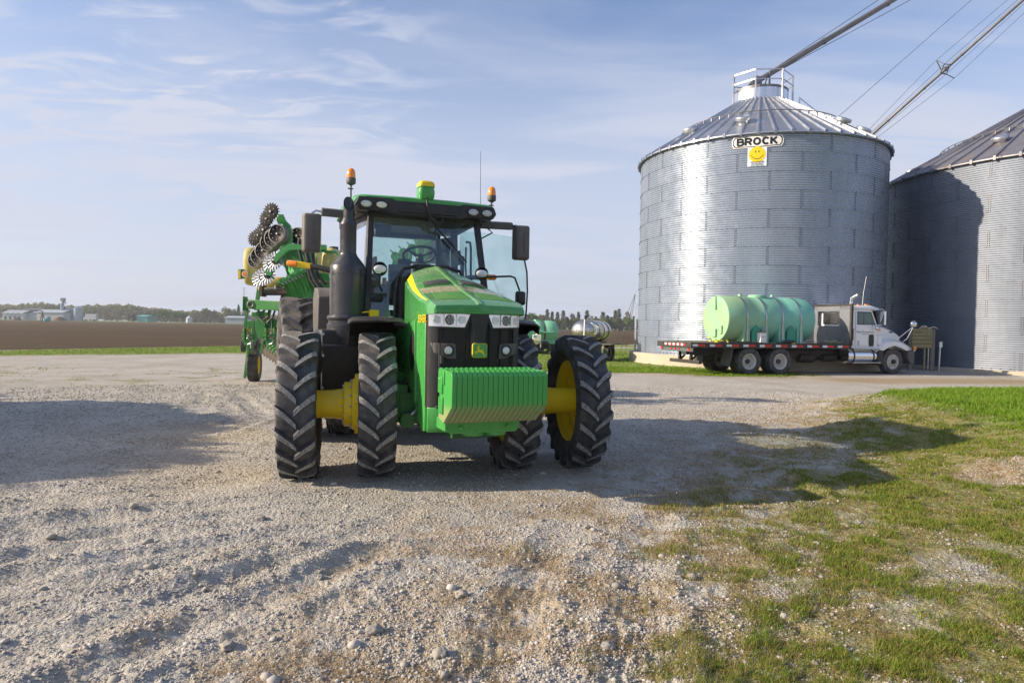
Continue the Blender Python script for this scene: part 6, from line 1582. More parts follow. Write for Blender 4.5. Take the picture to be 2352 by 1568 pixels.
b = MB(); b.bar(A(636, 585, 15.8), A(716, 668, 14.6), .08, .14); b.bar(A(690, 630, 14.8), A(780, 640, 14.2), .22, .16); b.bar(A(700, 655, 14.9), A(790, 655, 14.3), .2, .12); PL('wing_beam', b, M['green'], bevel=.01)
for pts, Y, r_ in (([(688, 548), (686, 570), (694, 600), (704, 622)], 14.3, .035), ([(700, 555), (708, 600), (722, 640), (742, 668), (760, 690)], 14.1, .045), ([(718, 575), (722, 610), (735, 640), (748, 655)], 14.2, .035), ([(704, 600), (712, 640), (728, 665)], 14.0, .03)):
    b = MB(); b.tube([A(x, y, Y) for x, y in pts], r_, 8); PL('hose', b, M['hose'], smooth=50)
# yellow tanks
def ptank(cx, cy, w, h, Y, name='fluid_tank', lid=False):
    c = A(cx, cy, Y); rw, rh = w / FPX * Y, h / FPX * Y; b = MB(); secs = []
    for t, f in ((-1, .70), (-.94, .86), (-.8, .95), (-.4, 1), (.3, 1), (.7, .96), (.90, .84), (1, .62)):
        secs.append([(c.x + q[0] * f * rw, c.y + q[1] * f * .6, c.z + t * rh) for q in rsq(1, 1, .5)])
    b.loft(secs); t_ = PL(name, b, M['tank_yellow'], smooth=50)
    if lid: b = MB(); b.cyl(Vector((c.x, c.y, c.z + rh - .01)), Vector((c.x, c.y, c.z + rh + .07)), rw * .6, n=20); o = PL('tank_lid', b, M['black']); 
M['tank_yellow'] = mat('yellow_poly_tank', (.56, .47, .14), .5, var=.10, dust=.2)
ptank(588, 614, 13, 42, 17.9); ptank(640, 655, 36, 17, 16.4); ptank(766, 640, 17, 66, 16.4, lid=True); ptank(722, 622, 11, 48, 16.8); ptank(730, 672, 14, 18, 15.8)
b = MB()
for x0 in range(606, 662, 9): b.box(A(x0 + 2, 675, 15.6), (.07, .3, .06))
b.bar(A(602, 668, 15.6), A(666, 668, 15.6), .4, .12); b.box(A(604, 668, 15.5), (.06, .3, .26)); PL('seed_tray', b, M['iron'])
b = MB(); b.cyl(A(608, 664, 15.3), A(655, 661, 15.3), .035, n=10); b.cyl(A(636, 655, 15.3), A(636, 664, 15.3), .06, n=10); PL('fill_pipe', b, M['disc_rim'])
b = MB(); b.box(A(740, 568.5, 15.8), (.20, .10, .12)); b.tube([A(728, 577, 15.8), A(746, 577, 15.8), A(772, 579, 15.8), A(778, 590, 15.8), A(778, 640, 15.8)], .026, 8); b.tube([A(728, 577, 15.8), A(728, 640, 15.8)], .02, 6); PL('rear_lamp_frame', b, M['green'])
# warning paddle
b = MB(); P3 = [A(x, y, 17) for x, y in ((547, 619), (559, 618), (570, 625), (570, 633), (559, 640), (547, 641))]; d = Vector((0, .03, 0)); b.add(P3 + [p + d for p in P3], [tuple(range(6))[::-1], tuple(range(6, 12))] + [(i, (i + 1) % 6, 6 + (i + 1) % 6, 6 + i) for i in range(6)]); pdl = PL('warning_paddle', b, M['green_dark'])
b = MB(); c = A(550, 630, 16.98); b.box(c, (.05, .008, .21)); PL('reflective_strip', b, M['yellow_bright'], pdl)
b = MB(); c = A(563.5, 629.5, 16.96); b.cyl(c, c - Vector((0, .05, 0)), .062, .05, n=18); PL('warning_lens', b, M['orange'], pdl, smooth=30)
b = MB(); b.lathe([(.060, 0), (.078, .01), (.078, .03), (.06, .03)], c, (0, -1, 0), 20); PL('lens_ring', b, M['white_plain'], pdl)
b = MB(); b.bar(A(566, 629.5, 17), A(592, 633, 17), .035, .03); PL('paddle_arm', b, M['green'])
# frames, toolbar, transport wheel
YB = 17.6
b = MB(); b.bar(A(588, 712, YB), A(598, 640, YB), .09, .09, up=(0, 1, 0)); PL('mast', b, M['green_dust'], bevel=.01)
b = MB(); b.bar(A(562, 698, YB), A(800, 712, YB - .6), .20, .24); b.box(A(563, 697, YB), (.03, .3, .36)); PL('upper_beam', b, M['green_dust'], bevel=.012)
b = MB(); c = A(577, 699, YB - .12); b.lathe([(.045, .0), (.045, .05), (.075, .07), (.10, .05), (.10, .0)], c, (0, -1, 0), 24); PL('pivot_bush', b, M['disc_rim'])
b = MB(); b.bar(A(564, 744, 18), A(588, 745, 18), .22, .18); b.bar(A(606, 745, 18), A(800, 750, 17.4), .26, .27); b.box(A(597, 722, 18), (.42, .10, .12)); PL('toolbar', b, M['green_dust'], bevel=.012)
plate([(588, 732), (609, 734), (609, 760), (604, 776), (592, 776), (586, 752)], 17.7, .10, 'green_dust')
plate([(587, 716), (602, 714), (606, 732), (590, 734)], 17.7, .06, 'green_dust')
for x0, y0, x1, y1 in ((569, 704, 562, 752), (593, 706, 596, 730), (622, 708, 614, 745), (608, 708, 602, 728)):
    b = MB(); b.bar(A(x0, y0, 17.7), A(x1, y1, 17.7), .05, .05, up=(0, 1, 0)); PL('brace', b, M['green_dust'])
for pts in ([(618, 712), (616, 726), (606, 734)], [(632, 712), (626, 728), (612, 742)], [(640, 716), (645, 740)], [(600, 728), (612, 731), (630, 733)]):
    b = MB(); b.tube([A(x, y, 17.5) for x, y in pts], .025, 6); PL('hydraulic_hose', b, M['hose'], smooth=50)
b = MB(); b.tube([A(590, 728, 17.5), A(598, 731, 17.5), (A(606, 740, 17.5))], .03, 8); PL('pale_hose', b, M['disc_rim'], smooth=50)
for x0 in (622, 641): b = MB(); b.box(A(x0 + 2, 745, 17.75), (.02, .04, .30)); PL('u_bolt', b, M['steel'])
# transport wheel with its fork
plate([(570, 789), (603, 788), (604, 800), (602, 804), (570, 804)], 18.9, .12, 'green_dust')
b = MB()
for p, q in (((594, 776), (590, 800)), ((572, 790), (562, 868)), ((606, 780), (600, 812))): b.bar(A(*p, 18.9), A(*q, 18.9), .07, .06, up=(0, 1, 0))
PL('wheel_fork', b, M['green_dust'], bevel=.008)
gw = gnd(584, 875); Rg = .455
def wheel_x(c, R_, w, tread, name, rimm, rz=.20):
    ax = Vector((math.cos(rz), math.sin(rz), 0)); b = MB(); h = w / 2
    b.lathe([(R_ * .55, -h * .8), (R_ * .80, -h), (R_ * .95, -h * .95), (R_, -h * .80), (R_, h * .80), (R_ * .95, h * .95), (R_ * .80, h), (R_ * .55, h * .8)], c, ax, 44)
    x, y, d = b.frame(ax)
    if tread:
        for k in range(40):
            for j in range(5):
                a = 2 * math.pi * (k + .5 * (j % 2)) / 40; e = x * math.cos(a) + y * math.sin(a); t = d.cross(e); o = c + e * R_ + d * (h * (-.64 + .32 * j))
                b.bar(o - d * h * .13 - t * .012, o + d * h * .13 + t * .012, .022, .016, up=e)
    o = PL(name, b, M['tyre_road'], smooth=40)
    b = MB(); b.lathe([(R_ * .56, -h * .82), (R_ * .53, -h * .5), (R_ * .2, -h * .2), (R_ * .12, -h * .6), (.001, -h * .6)], c, ax, 28); b.lathe([(R_ * .56, h * .82), (R_ * .53, h * .5), (R_ * .2, h * .2), (.001, h * .2)], c, ax, 28); PL('wheel_rim', b, M[rimm], o)
wheel_x(Vector((gw.x, gw.y, Rg)), Rg, .30, True, 'transport_wheel', 'yellow'); 
wheel_x(A(559, 793, 18.2), .175, .10, False, 'press_wheel', 'iron')
wheel_x(A(588, 790, 18.6), .175, .10, False, 'press_wheel', 'iron'); wheel_x(A(610, 800, 18.0), .2, .08, False, 'press_wheel', 'iron')
gw2 = gnd(655, 880); wheel_x(Vector((gw2.x, gw2.y, Rg)), Rg, .30, False, 'transport_wheel', 'yellow')
# row units under the toolbar
rnd = random.Random(4)
for x0, Y in ((574, 18.0), (624, 17.8), (660, 17.7), (700, 17.6)):
    b = MB(); b.box(A(x0, 770, Y), (.34, .25, .05)); b.box(A(x0, 777, Y), (.32, .2, .04)); b.box(A(x0 - 9, 768, Y), (.05, .3, .34)); b.box(A(x0 + 10, 768, Y), (.05, .3, .34)); b.box(A(x0, 785, Y), (.22, .25, .18)); b.bar(A(x0 - 4, 785, Y), A(x0 - 6, 805, Y), .05, .05, up=(0, 1, 0)); PL('row_unit', b, M['green_dust'], bevel=.01)
    b = MB(); b.box(A(x0 + 1, 759.5, Y + .05), (.22, .2, .14)); PL('seed_meter', b, M['tank_yellow'], bevel=.02)
    b = MB()
    for i in range(5): b.cyl(A(x0 + rnd.uniform(-8, 8), 764 + i * 6, Y - .2), A(x0 + rnd.uniform(-8, 8), 767 + i * 6, Y - .15), .022, n=6)
    b.tube([A(x0 + 3, 783, Y - .2), A(x0 + 3, 800, Y - .2)], .03, 8); PL('down_spring', b, M['steel'])
for k in range(6):     # toothed wheels trailing low, right of the transport wheel
    px, py, Y = 613 + 6.5 * k, 806 + 4.2 * k, 17.2 - .12 * k; c = A(px, py, Y); b = MB(); x, y, d = b.frame(DAX); b.lathe([(.001, .01), (.10, .01), (.10, -.01), (.001, -.01)], c, DAX, 16)
    for i in range(12): a = 2 * math.pi * i / 12; e = x * math.cos(a) + y * math.sin(a); b.bar(c + e * .09, c + e * .16, .022, .02, up=d)
    PL('toothed_wheel', b, M['iron'])
    b = MB(); b.bar(A(px + 1, py - 10, Y - .1), A(px + 14, py - 16, Y), .045, .045); b.bar(A(px + 1, py - 10, Y - .1), A(px, py, Y - .06), .03, .05, up=(0, 1, 0)); PL('trailing_arm', b, M['green'], bevel=.006)
# part of the folded wing seen through the cab
for k in range(5):
    x0 = 905 + 19 * k; y0 = 588 - 9 * k; Y = 15.6 - .2 * k; b = MB(); b.bar(A(x0 - 4, y0 + 40, Y), A(x0 + 4, y0 - 8, Y), .07, .10, up=(0, 1, 0)); b.bar(A(x0 + 2, y0 - 4, Y), A(x0 - 9, y0 - 14, Y), .03, .03, up=(0, 1, 0)); b.cyl(A(x0 + 2, y0, Y - .1), A(x0 + 5, y0 + 1, Y + .1), .10, n=12); PL('row_unit', b, M['green_dust'], bevel=.008)
    b = MB(); c = A(x0 + 13, y0 + 6, Y); b.sphere(c, .10, 14, 8, sc=(1, .7, 1.4)); PL('seed_hopper', b, M['disc_rim'], smooth=50)
plate([(950, 548), (962, 534), (978, 540), (985, 552), (978, 575), (985, 600), (1000, 640), (975, 640), (960, 600)], 15.0, .08)
plate([(905, 590), (915, 585), (930, 640), (915, 640)], 15.5, .08)
# tongue to the tractor hitch and a hidden cross frame
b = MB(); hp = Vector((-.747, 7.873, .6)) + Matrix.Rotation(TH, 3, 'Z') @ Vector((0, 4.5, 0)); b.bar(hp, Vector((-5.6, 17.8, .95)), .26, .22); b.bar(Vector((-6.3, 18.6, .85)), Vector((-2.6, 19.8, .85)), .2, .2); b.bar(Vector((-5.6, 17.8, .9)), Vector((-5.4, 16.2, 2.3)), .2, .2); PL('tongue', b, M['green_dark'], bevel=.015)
# ---------------------------------------------------------------- nurse trailers behind on the right
def trailer(name_lbl, loc, rz, cat): 
    e = empty('tank_trailer', loc, rz); tag(e, name_lbl, cat); return e
t1l = Vector((at(1240, 768, 42).x, 42, 0)); tr1 = trailer('dark framed trailer carrying a pale green liquid tank behind the tractor', t1l, R(14), 'trailer')
b = MB(); b.box((0, 0, .52), (4.4, .10, .22)); b.box((0, 1.3, .52), (4.4, .10, .22)); b.box((0, .65, .34), (3.4, 1.5, .08))
for x in (-1.9, 0, 1.9): b.box((x, .65, .52), (.1, 1.4, .12))
b.build('frame', M['truck_black'], tr1)
b = MB(); b.box((.05, -.06, .52), (.16, .01, .16)); b.build('number_plate', M['white_plain'], tr1)
for x in (-.6, .3):
    for y in (-.05, 1.35): wm = bpy.data.objects.new('wheel', rtm); COL.objects.link(wm); wm.parent = tr1; wm.location = (x, y, .40); wm.scale = (.78, .9, .78)
tk1 = empty('liquid_tank', t1l + Vector((0, 0, 1.29)) + Matrix.Rotation(R(14), 3, 'Z') @ Vector((-.5, .65, 0)), R(14)); tag(tk1, 'pale green ribbed plastic tank strapped on the nearer trailer', 'tank')
b = MB(); r_ = .78; pr_ = [(.001, -1.9), (r_ * .6, -1.86), (r_ * .92, -1.74), (r_, -1.5)]
for x in (-1.0, -.4, .2, .8): pr_ += [(r_, x - .12), (r_ * .965, x - .08), (r_ * .965, x + .08), (r_, x + .12)]
pr_ += [(r_, 1.4), (r_ * .9, 1.65), (r_ * .6, 1.75), (.001, 1.78)]
b.lathe(pr_, (0, 0, 0), (1, 0, 0), 40); b.box((.55, 0, r_ - .02), (.42, .5, .14)); b.box((0, 0, -.55), (3.0, 1.3, .35)); b.build('tank_body', M['poly2'], tk1, smooth=40)
for x in (-1.0, -.4, .2, .8): b = MB(); b.lathe([(r_ * .975, -.05), (r_ * .99, -.04), (r_ * .99, .04), (r_ * .975, .05)], (x, 0, 0), (1, 0, 0), 40); b.build('tank_band', M['iron'], tk1)
b = MB(); b.tube([(-.6, -.9, -.55), (-.1, -.92, -.4), (.25, -.92, -.05), (.4, -.92, .1), (.9, -.9, .02), (1.3, -.9, .06)], .05, 8); b.build('fill_hose', M['poly2'], tk1, smooth=50)
ind = empty('inductor_cone', Vector((at(1233, 790, 40.6).x, 40.6, 0))); tag(ind, 'small white cone bottomed tank on a stand beside the green trailer tank', 'tank')
b = MB(); b.box((0, 0, 1.02), (.50, .45, .36)); b.loft([[(-.25, -.22, .84), (.25, -.22, .84), (.25, .22, .84), (-.25, .22, .84)], [(-.06, -.05, .62), (.06, -.05, .62), (.06, .05, .62), (-.06, .05, .62)]]); b.cyl((0, 0, 1.2), (0, 0, 1.25), .1, n=12); b.build('cone_tank', mat('white_poly', (.72, .68, .55), .5), ind, bevel=.02)
for x in (-.22, .22): b = MB(); b.bar((x, -.1, .45), (x, -.1, .9), .05, .05, up=(0, 1, 0)); b.build('stand_leg', M['white_plain'], ind)
b = MB(); b.box((-.12, -.228, 1.10), (.16, .006, .10)); b.build('sticker', mat('blue_sticker', (.05, .25, .65), .5), ind)
a0 = at(1341, 763, 34.2); a1 = at(1377, 763, 37.4); axd = Vector((a1.x - a0.x, a1.y - a0.y, 0)); rz2 = math.atan2(axd.y, axd.x)
tr2 = trailer('rusty framed tandem axle trailer carrying a stainless tank', Vector((a0.x, a0.y, 0)), rz2, 'trailer')
L2 = axd.length
b = MB(); b.box((L2 / 2 + .3, 0, .80), (L2 + 1.8, 1.0, .12)); b.box((L2 / 2, 0, .90), (L2, .8, .10)); b.build('frame', M['iron'], tr2)
b = MB(); b.box((1.0, -1.12, .86), (2.5, .62, .05)); b.build('wheel_deck', M['deck'], tr2)
for x in (.5, 1.35):
    for y in (-1.1, 1.1): wm = bpy.data.objects.new('wheel', rtm); COL.objects.link(wm); wm.parent = tr2; wm.location = (x, y, .42); wm.scale = (.80, .9, .80)
tk2 = empty('steel_tank', Vector((a0.x, a0.y, 1.50)), rz2); tag(tk2, 'stained stainless steel elliptical tank marked 12 on its domed end', 'tank')
M['stainless'] = galv('stained_stainless', (.50, .48, .44), (.62, .60, .56), .25, .4, .12, .95)
b = MB(); b.lathe([(.001, -.22), (.25, -.19), (.45, -.10), (.58, .02), (.62, .10), (.62, L2), (.58, L2 + .1), (.3, L2 + .22), (.001, L2 + .25)], (0, 0, 0), (1, 0, 0), 48); b.v = [(p[0], p[1] * 1.08, p[2] * .90) for p in b.v]; b.build('tank_shell', M['stainless'], tk2, smooth=40)
for x in (.6, 1.7, 2.8): b = MB(); b.lathe([(.622, -.03), (.64, -.025), (.64, .025), (.622, .03)], (x, 0, 0), (1, 0, 0), 40); b.v = [(p[0], p[1] * 1.08, p[2] * .90) for p in b.v]; b.build('tank_band', M['iron'], tk2)
b = MB(); b.lathe([(.20, -.05), (.20, .06), (.23, .07), (.23, .10), (.02, .11)], (.9, 0, .55), (0, 0, 1), 24); b.build('manhole', M['steel'], tk2)
b = MB(); b.cyl((-.26, -.08, -.5), (-.18, -.08, .58), .035, n=10); b.build('sight_tube', M['white'], tk2)
b = MB(); b.cyl((-.1, -.1, .55), (-.1, -.1, .70), .06, n=10); b.sphere((-.1, -.1, .73), .07, 10, 8); b.build('breather', M['black'], tk2)
text_obj('tank_number', '12', .24, M['black'], tk2, (-.17, .30, .08), (0, -1, 0), (-.15, 0, 1), .004); text_obj('tank_number', '12', .24, M['black'], tk2, (-.10, -.44, .02), (.55, -1, 0), (-.1, 0, 1), .004)
# ---------------------------------------------------------------- foliage
def leaf_mat(name, c0, c1, c2=None):
    t = MT(name); a = t.n('ShaderNodeVertexColor', layer_name='mask'); sp = t.n('ShaderNodeSeparateColor'); t.l(a.outputs[0], sp.inputs[0])
    c = t.mix(sp.outputs[0], c0, c1); c = t.mix(t.math('MULTIPLY', sp.outputs[1], .8), c, c2 or c1)
    t.set(Base_Color=c, Roughness=.7); t.p.inputs['Specular IOR Level'].default_value = .2
    tl = t.n('ShaderNodeBsdfTranslucent'); t.l(c, tl.inputs[0]); ms = t.n('ShaderNodeMixShader'); ms.inputs[0].default_value = .3
    t.l(t.p.outputs[0], ms.inputs[1]); t.l(tl.outputs[0], ms.inputs[2]); t.l(ms.outputs[0], t.out.inputs[0]); return t.m
LEAF = {'spring': leaf_mat('spring_leaves', (.10, .15, .03), (.20, .25, .06), (.24, .20, .09)), 'green': leaf_mat('full_leaves', (.045, .12, .02), (.09, .20, .03)), 'dark': leaf_mat('dark_leaves', (.03, .055, .025), (.06, .10, .04)),
        'pine': leaf_mat('pine_needles', (.035, .065, .03), (.075, .115, .045), (.12, .12, .05)), 'bare': leaf_mat('budding_twigs', (.20, .19, .11), (.27, .25, .14), (.20, .17, .12)), 'red': leaf_mat('reddish_leaves', (.10, .045, .04), (.15, .08, .06)), 'woods': leaf_mat('wood_leaves', (.10, .14, .05), (.20, .24, .09), (.25, .22, .12))}
M['bark'] = mat('bark', (.12, .10, .08), .9, var=.3, vs=8, bump=.5, bs=20)
def leaf_cloud(P, s, name, m, parent=None, tint=None):
    n = len(P); u = RNG.normal(size=(n, 3)); u /= np.linalg.norm(u, axis=1)[:, None]; w = RNG.normal(size=(n, 3)); w -= (w * u).sum(1)[:, None] * u; w /= np.linalg.norm(w, axis=1)[:, None]
    s = np.asarray(s)[:, None] if np.ndim(s) else np.full((n, 1), s); s = s * RNG.uniform(.6, 1.3, (n, 1))
    a = u * s * .5; b = w * s * .5
    V = np.stack([P - a - b * .5, P + a * .3 - b, P + a + b * .4, P - a * .2 + b], 1).reshape(-1, 3); F = (np.arange(n) * 4)[:, None] + np.arange(4)[None]
    c = np.stack([RNG.random(n), (tint if tint is not None else RNG.random(n)), np.zeros(n), np.ones(n)], -1)
    return np_mesh(name, V, F, m, cols=np.repeat(c, 4, 0), parent=parent)
def crown_pts(n, w, h, kind, seed):
    rg = np.random.default_rng(seed)
    if kind in ('pine', 'dark'):
        t = rg.random(n) ** .8; lay = t * .55 + (np.floor(t * 8) / 8 + rg.normal(0, .03, n)) * .45; r = (1 - lay * .9) ** .55 * rg.random(n) ** .45 * (.7 + .3 * np.sin(lay * 37 + seed) ** 2) if kind == 'pine' else (1 - t) ** .7 * rg.random(n) ** .4
        a = rg.uniform(0, 6.283, n); k = np.cos(a * 3 + lay * 20 + seed) * .25 + .85; z = (lay if kind == 'pine' else t)
        return np.stack([r * k * np.cos(a) * w / 2, r * k * np.sin(a) * w / 2, z * h], -1)
    nb = 16 if kind != 'bare' else 26; C = rg.normal(size=(nb, 3)); C /= np.linalg.norm(C, axis=1)[:, None]; C *= (rg.random(nb) ** .4)[:, None] * .72; C[:, 2] = C[:, 2] * .85
    R_ = rg.uniform(.18, .40, nb) * (1 if kind != 'bare' else .62); i = rg.integers(0, nb, n); q = rg.normal(size=(n, 3)); q /= np.linalg.norm(q, axis=1)[:, None]; q *= (rg.random(n) ** .5)[:, None]
    P = C[i] + q * R_[i][:, None]; P[:, 2] = (P[:, 2] + 1) / 2
    return P * np.array([w / 2, w / 2, h])
def make_tree(px, top, base, Y, wpx, kind, label, seed, n=900, leaf=None, group=None, name=None, cat='tree', X=None, hgt=None, wid=None, trunk=.18, crown_from=.12):
    if X is None:
        b_ = at(px, base, Y); X = b_.x; hgt = at(px, top, Y).z + .2; wid = wpx / FPX * Y
    nm = name or ('pine_tree' if kind == 'pine' else 'conifer' if kind == 'dark' else 'tree')
    e = empty(nm, (X, Y, 0)); tag(e, label, cat, group)
    cf = crown_from if kind not in ('pine',) else .22; leaf = leaf or max(.35, Y / 683 * .95)
    P = crown_pts(n, wid, hgt * (1 - cf), kind, seed); P[:, 2] += hgt * cf
    leaf_cloud(P, leaf, 'crown', LEAF[kind] if kind in LEAF else LEAF['green'], e)
    b = MB(); rt = max(.12, hgt * .016); b.tube([(0, 0, -.3), (.02 * hgt, 0, hgt * .35), (0, .01 * hgt, hgt * .8)], [rt * 1.3, rt, rt * .3], 8)
    for k in range(4): a = k * 1.7 + seed; b.tube([(0, 0, hgt * (.22 + .1 * k)), (math.cos(a) * wid * .2, math.sin(a) * wid * .2, hgt * (.38 + .1 * k)), (math.cos(a) * wid * .32, math.sin(a) * wid * .32, hgt * (.55 + .1 * k))], [rt * .6, rt * .4, rt * .15], 5)
    b.build('trunk', M['bark'], e, smooth=50)
    return e
# shade-casting tree just outside the left edge, and two behind the camera (mirrored in the windscreen)
make_tree(0, 0, 0, 9.0, 0, 'green', 'full crowned shade tree standing outside the left edge', 14, n=26000, leaf=.42, X=-19.4, hgt=6.0, wid=13, crown_from=.1)
make_tree(0, 0, 0, -14, 0, 'green', 'broad tree behind the photographer mirrored in the windscreen', 6, n=7000, leaf=.5, X=11.5, hgt=15.5, wid=10)
make_tree(0, 0, 0, -18, 0, 'spring', 'open crowned tree behind the photographer towards the right', 8, n=5000, leaf=.5, X=24, hgt=12, wid=10)
# right horizon: row of pines and budding trees
GR = 'trees along the far edge of the right field'
rows = [(1214, 722, 34, 'pine', 'wide green pine at the left end of the row'), (1232, 710, 40, 'green', 'round topped green tree near the left end of the pine row'), (1256, 715, 22, 'spring', 'pale budding tree between the left pines'), (1271, 710, 20, 'pine', 'straight pine right of the first budding tree'), (1285, 715, 18, 'pine', 'second straight pine in a close pair'), (1300, 716, 20, 'pine', 'middle pine above the green trailer tank'), (1316, 713, 22, 'pine', 'tall pine left of the bare gap'), (1327, 728, 22, 'pine', 'short pine at the foot of the tall one'), (1341, 712, 22, 'bare', 'thin budding tree between two pines'), (1359, 716, 18, 'pine', 'pine over the steel tank dome'), (1383, 712, 22, 'pine', 'tall pine above the steel tank'),
        (1396, 718, 20, 'bare', 'faint leafless tree right of a tall pine'), (1408, 727, 14, 'pine', 'small pine in the gap'), (1428, 716, 26, 'pine', 'leaning ragged pine with open top'), (1441, 724, 22, 'pine', 'bushy pine beside the ragged one'), (1452, 728, 22, 'pine', 'low pine joining two taller ones'), (1463, 712, 20, 'pine', 'pair of pines left half'), (1473, 709, 22, 'pine', 'pair of pines right half, tallest'), (1497, 705, 30, 'bare', 'tall pale budding tree with thin straight trunk'), (1516, 726, 20, 'pine', 'dark flat topped pine beside the tall budding tree')]
rows = [(1210 + (x - 1214) * .815, t, w * .9, k, l) for x, t, w, k, l in rows]
for i, (x, t, w, k, l) in enumerate(rows): make_tree(x, t, 752, 425 + (i * 7) % 23, w, k, l, 40 + i, n=1100 if k != 'bare' else 500, leaf=.62, group=GR)
make_tree(1445, 722, 752, 420, 26, 'green', 'bright green tree touching the left edge of the bin', 90, n=500, group=GR)
make_tree(1455, 735, 752, 415, 20, 'dark', 'dark bushy evergreen nearest the bin edge', 91, n=400, group=GR)
# understorey and the long wood beyond
def woods(name, label, x0, x1, Y, prof, depth, n, m, leaf, zlo=0):
    px = RNG.uniform(x0, x1, n); xs = [p[0] for p in prof]; hs = [p[1] for p in prof]
    top = np.interp(px, xs, hs); yy = Y + RNG.uniform(0, depth, n)
    base = 749.0 + .01746 * (px - 1176); X = (px - 1176) / FPX * yy
    cl = fbm(px * .16, yy * .02, 1.0, 3, 71); cl2 = fbm(px * .5, yy * .05, 1.0, 2, 72)
    H = ((base - top) / FPX * Y + 1.7) * (.80 + .34 * cl + .12 * cl2)
    z = H * RNG.random(n) ** .6
    P = np.stack([X, yy, z + zlo], -1); t = np.clip(fbm(px * .11, yy * .013, 1.0, 3, 73) * 1.6 - .35, 0, 1)
    return tag(leaf_cloud(P, leaf, name, m, tint=t), label, 'woods', kind='stuff')
woods('woods', 'long far spring wood along the left horizon', -260, 1250, 640, [(-260, 700), (0, 702), (50, 700), (85, 697), (120, 700), (170, 705), (270, 700), (330, 706), (380, 712), (430, 716), (480, 716), (545, 726), (700, 724), (1250, 728)], 60, 60000, LEAF['woods'], 2.0)
woods('underwood', 'green brush under the pines on the right', 1180, 1640, 432, [(1180, 733), (1300, 735), (1400, 733), (1500, 737), (1640, 737)], 25, 12000, LEAF['spring'], 1.1)
GL = 'trees on the left horizon'
for i, (x, t, w, k, l, Y) in enumerate([(298, 718, 13, 'red', 'dark reddish bush tree on the left horizon beside a teal roof', 520), (308, 721, 12, 'dark', 'small dark conifer left of the teal roofed shed', 520), (338, 708 + 6, 18, 'green', 'green tree rising over the teal roofed shed', 540), (352, 710, 20, 'green', 'green tree left of the paired round crowns', 540), (370, 707, 26, 'green', 'large round dark green tree in the left pair', 530), (382, 706, 22, 'green', 'round dark green crown touching its twin', 530), (398 + 8, 709, 28, 'green', 'bright green round tree by itself', 520), (422, 712, 24, 'green', 'dark green round tree right of the bright one', 520), (448 + 30, 702, 34, 'spring', 'tall spring tree behind the white cone roofed bin', 540), (500, 706, 20, 'bare', 'greyish bare tree right of the cone roofed bin', 545), (530 - 4, 699, 32, 'spring', 'tall ragged pale green tree, highest of the group', 540), (545, 706, 24, 'spring', 'yellowish tree left of the grey shed', 540), (556, 700, 16, 'dark', 'narrow dark topped evergreen among pale trees', 550), (572, 700, 26, 'spring', 'tall pale tree just left of the radio mast', 545)]):
    X_ = x if x < 440 else x - 0
    make_tree(x * .985 if i > 7 else x, t, 733, Y, w, k, l, 140 + i, n=900, group=GL)
# ---- far farm on the left
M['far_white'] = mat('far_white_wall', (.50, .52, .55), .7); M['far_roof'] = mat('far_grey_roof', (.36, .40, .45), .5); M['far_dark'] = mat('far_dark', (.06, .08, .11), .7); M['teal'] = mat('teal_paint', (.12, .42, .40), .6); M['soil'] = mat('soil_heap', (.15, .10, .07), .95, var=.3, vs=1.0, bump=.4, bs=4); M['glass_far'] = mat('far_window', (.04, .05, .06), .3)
def barn(x0, x1, ytop, yeave, ybase, Y, label, wall, roof, deep=14, gable_x=None, doors=2, cat='barn', name='barn'):
    a, b_ = at(x0, ybase, Y), at(x1, ybase, Y); w = b_.x - a.x; ze = at(x0, yeave, Y).z; zt = at(x0, ytop, Y).z
    e = empty(name, (a.x + w / 2, Y, 0)); tag(e, label, cat)
    b = MB(); b.box((0, deep / 2, ze / 2), (w, deep, ze)); b.build('wall', wall, e)
    b = MB(); b.prism([(-.6, ze - .2), (deep / 2, zt), (deep + .6, ze - .2), (deep + .6, ze + .15), (deep / 2, zt + .35), (-.6, ze + .15)], (-w / 2 - .5, 0, 0), (0, 1, 0), (0, 0, 1), (w + 1, 0, 0)); b.build('roof', roof, e)
    for k in range(doors):
        b = MB(); b.box((-w / 2 + w * (k + .6) / (doors + .3), -.06, 1.4), (w * .11, .1, 2.6)); b.build('door', M['far_dark'] if k % 2 else M['glass_far'], e)
    return e
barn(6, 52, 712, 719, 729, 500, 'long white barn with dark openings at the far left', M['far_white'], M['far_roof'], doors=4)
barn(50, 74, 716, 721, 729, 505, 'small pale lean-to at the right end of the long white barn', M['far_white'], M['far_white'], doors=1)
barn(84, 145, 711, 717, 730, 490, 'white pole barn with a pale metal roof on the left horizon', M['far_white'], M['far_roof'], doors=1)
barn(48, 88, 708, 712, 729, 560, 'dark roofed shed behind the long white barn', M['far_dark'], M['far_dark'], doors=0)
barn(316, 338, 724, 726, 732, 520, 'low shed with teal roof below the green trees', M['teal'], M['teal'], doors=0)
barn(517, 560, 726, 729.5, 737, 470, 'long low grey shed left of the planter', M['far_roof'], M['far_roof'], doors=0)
def farbin(x0, x1, ytop, yeave, ybase, Y, label, wall, roof):
    a, b_ = at(x0, ybase, Y), at(x1, ybase, Y); w = (b_.x - a.x) / 2; ze = at(x0, yeave, Y).z; zt = at(x0, ytop, Y).z; e = empty('grain_bin', (a.x + w, Y, 0)); tag(e, label, 'grain bin')
    b = MB(); b.lathe([(w, 0), (w, ze)] if False else [(w, z) for z in np.linspace(0, ze, 9)], (0, 0, 0), (0, 0, 1), 28); b.build('wall', wall, e, smooth=40)
    b = MB(); b.lathe([(w + .2, ze - .1), (w + .2, ze), (w * .15, zt), (.01, zt + .2)], (0, 0, 0), (0, 0, 1), 28); b.build('roof', roof, e, smooth=20)
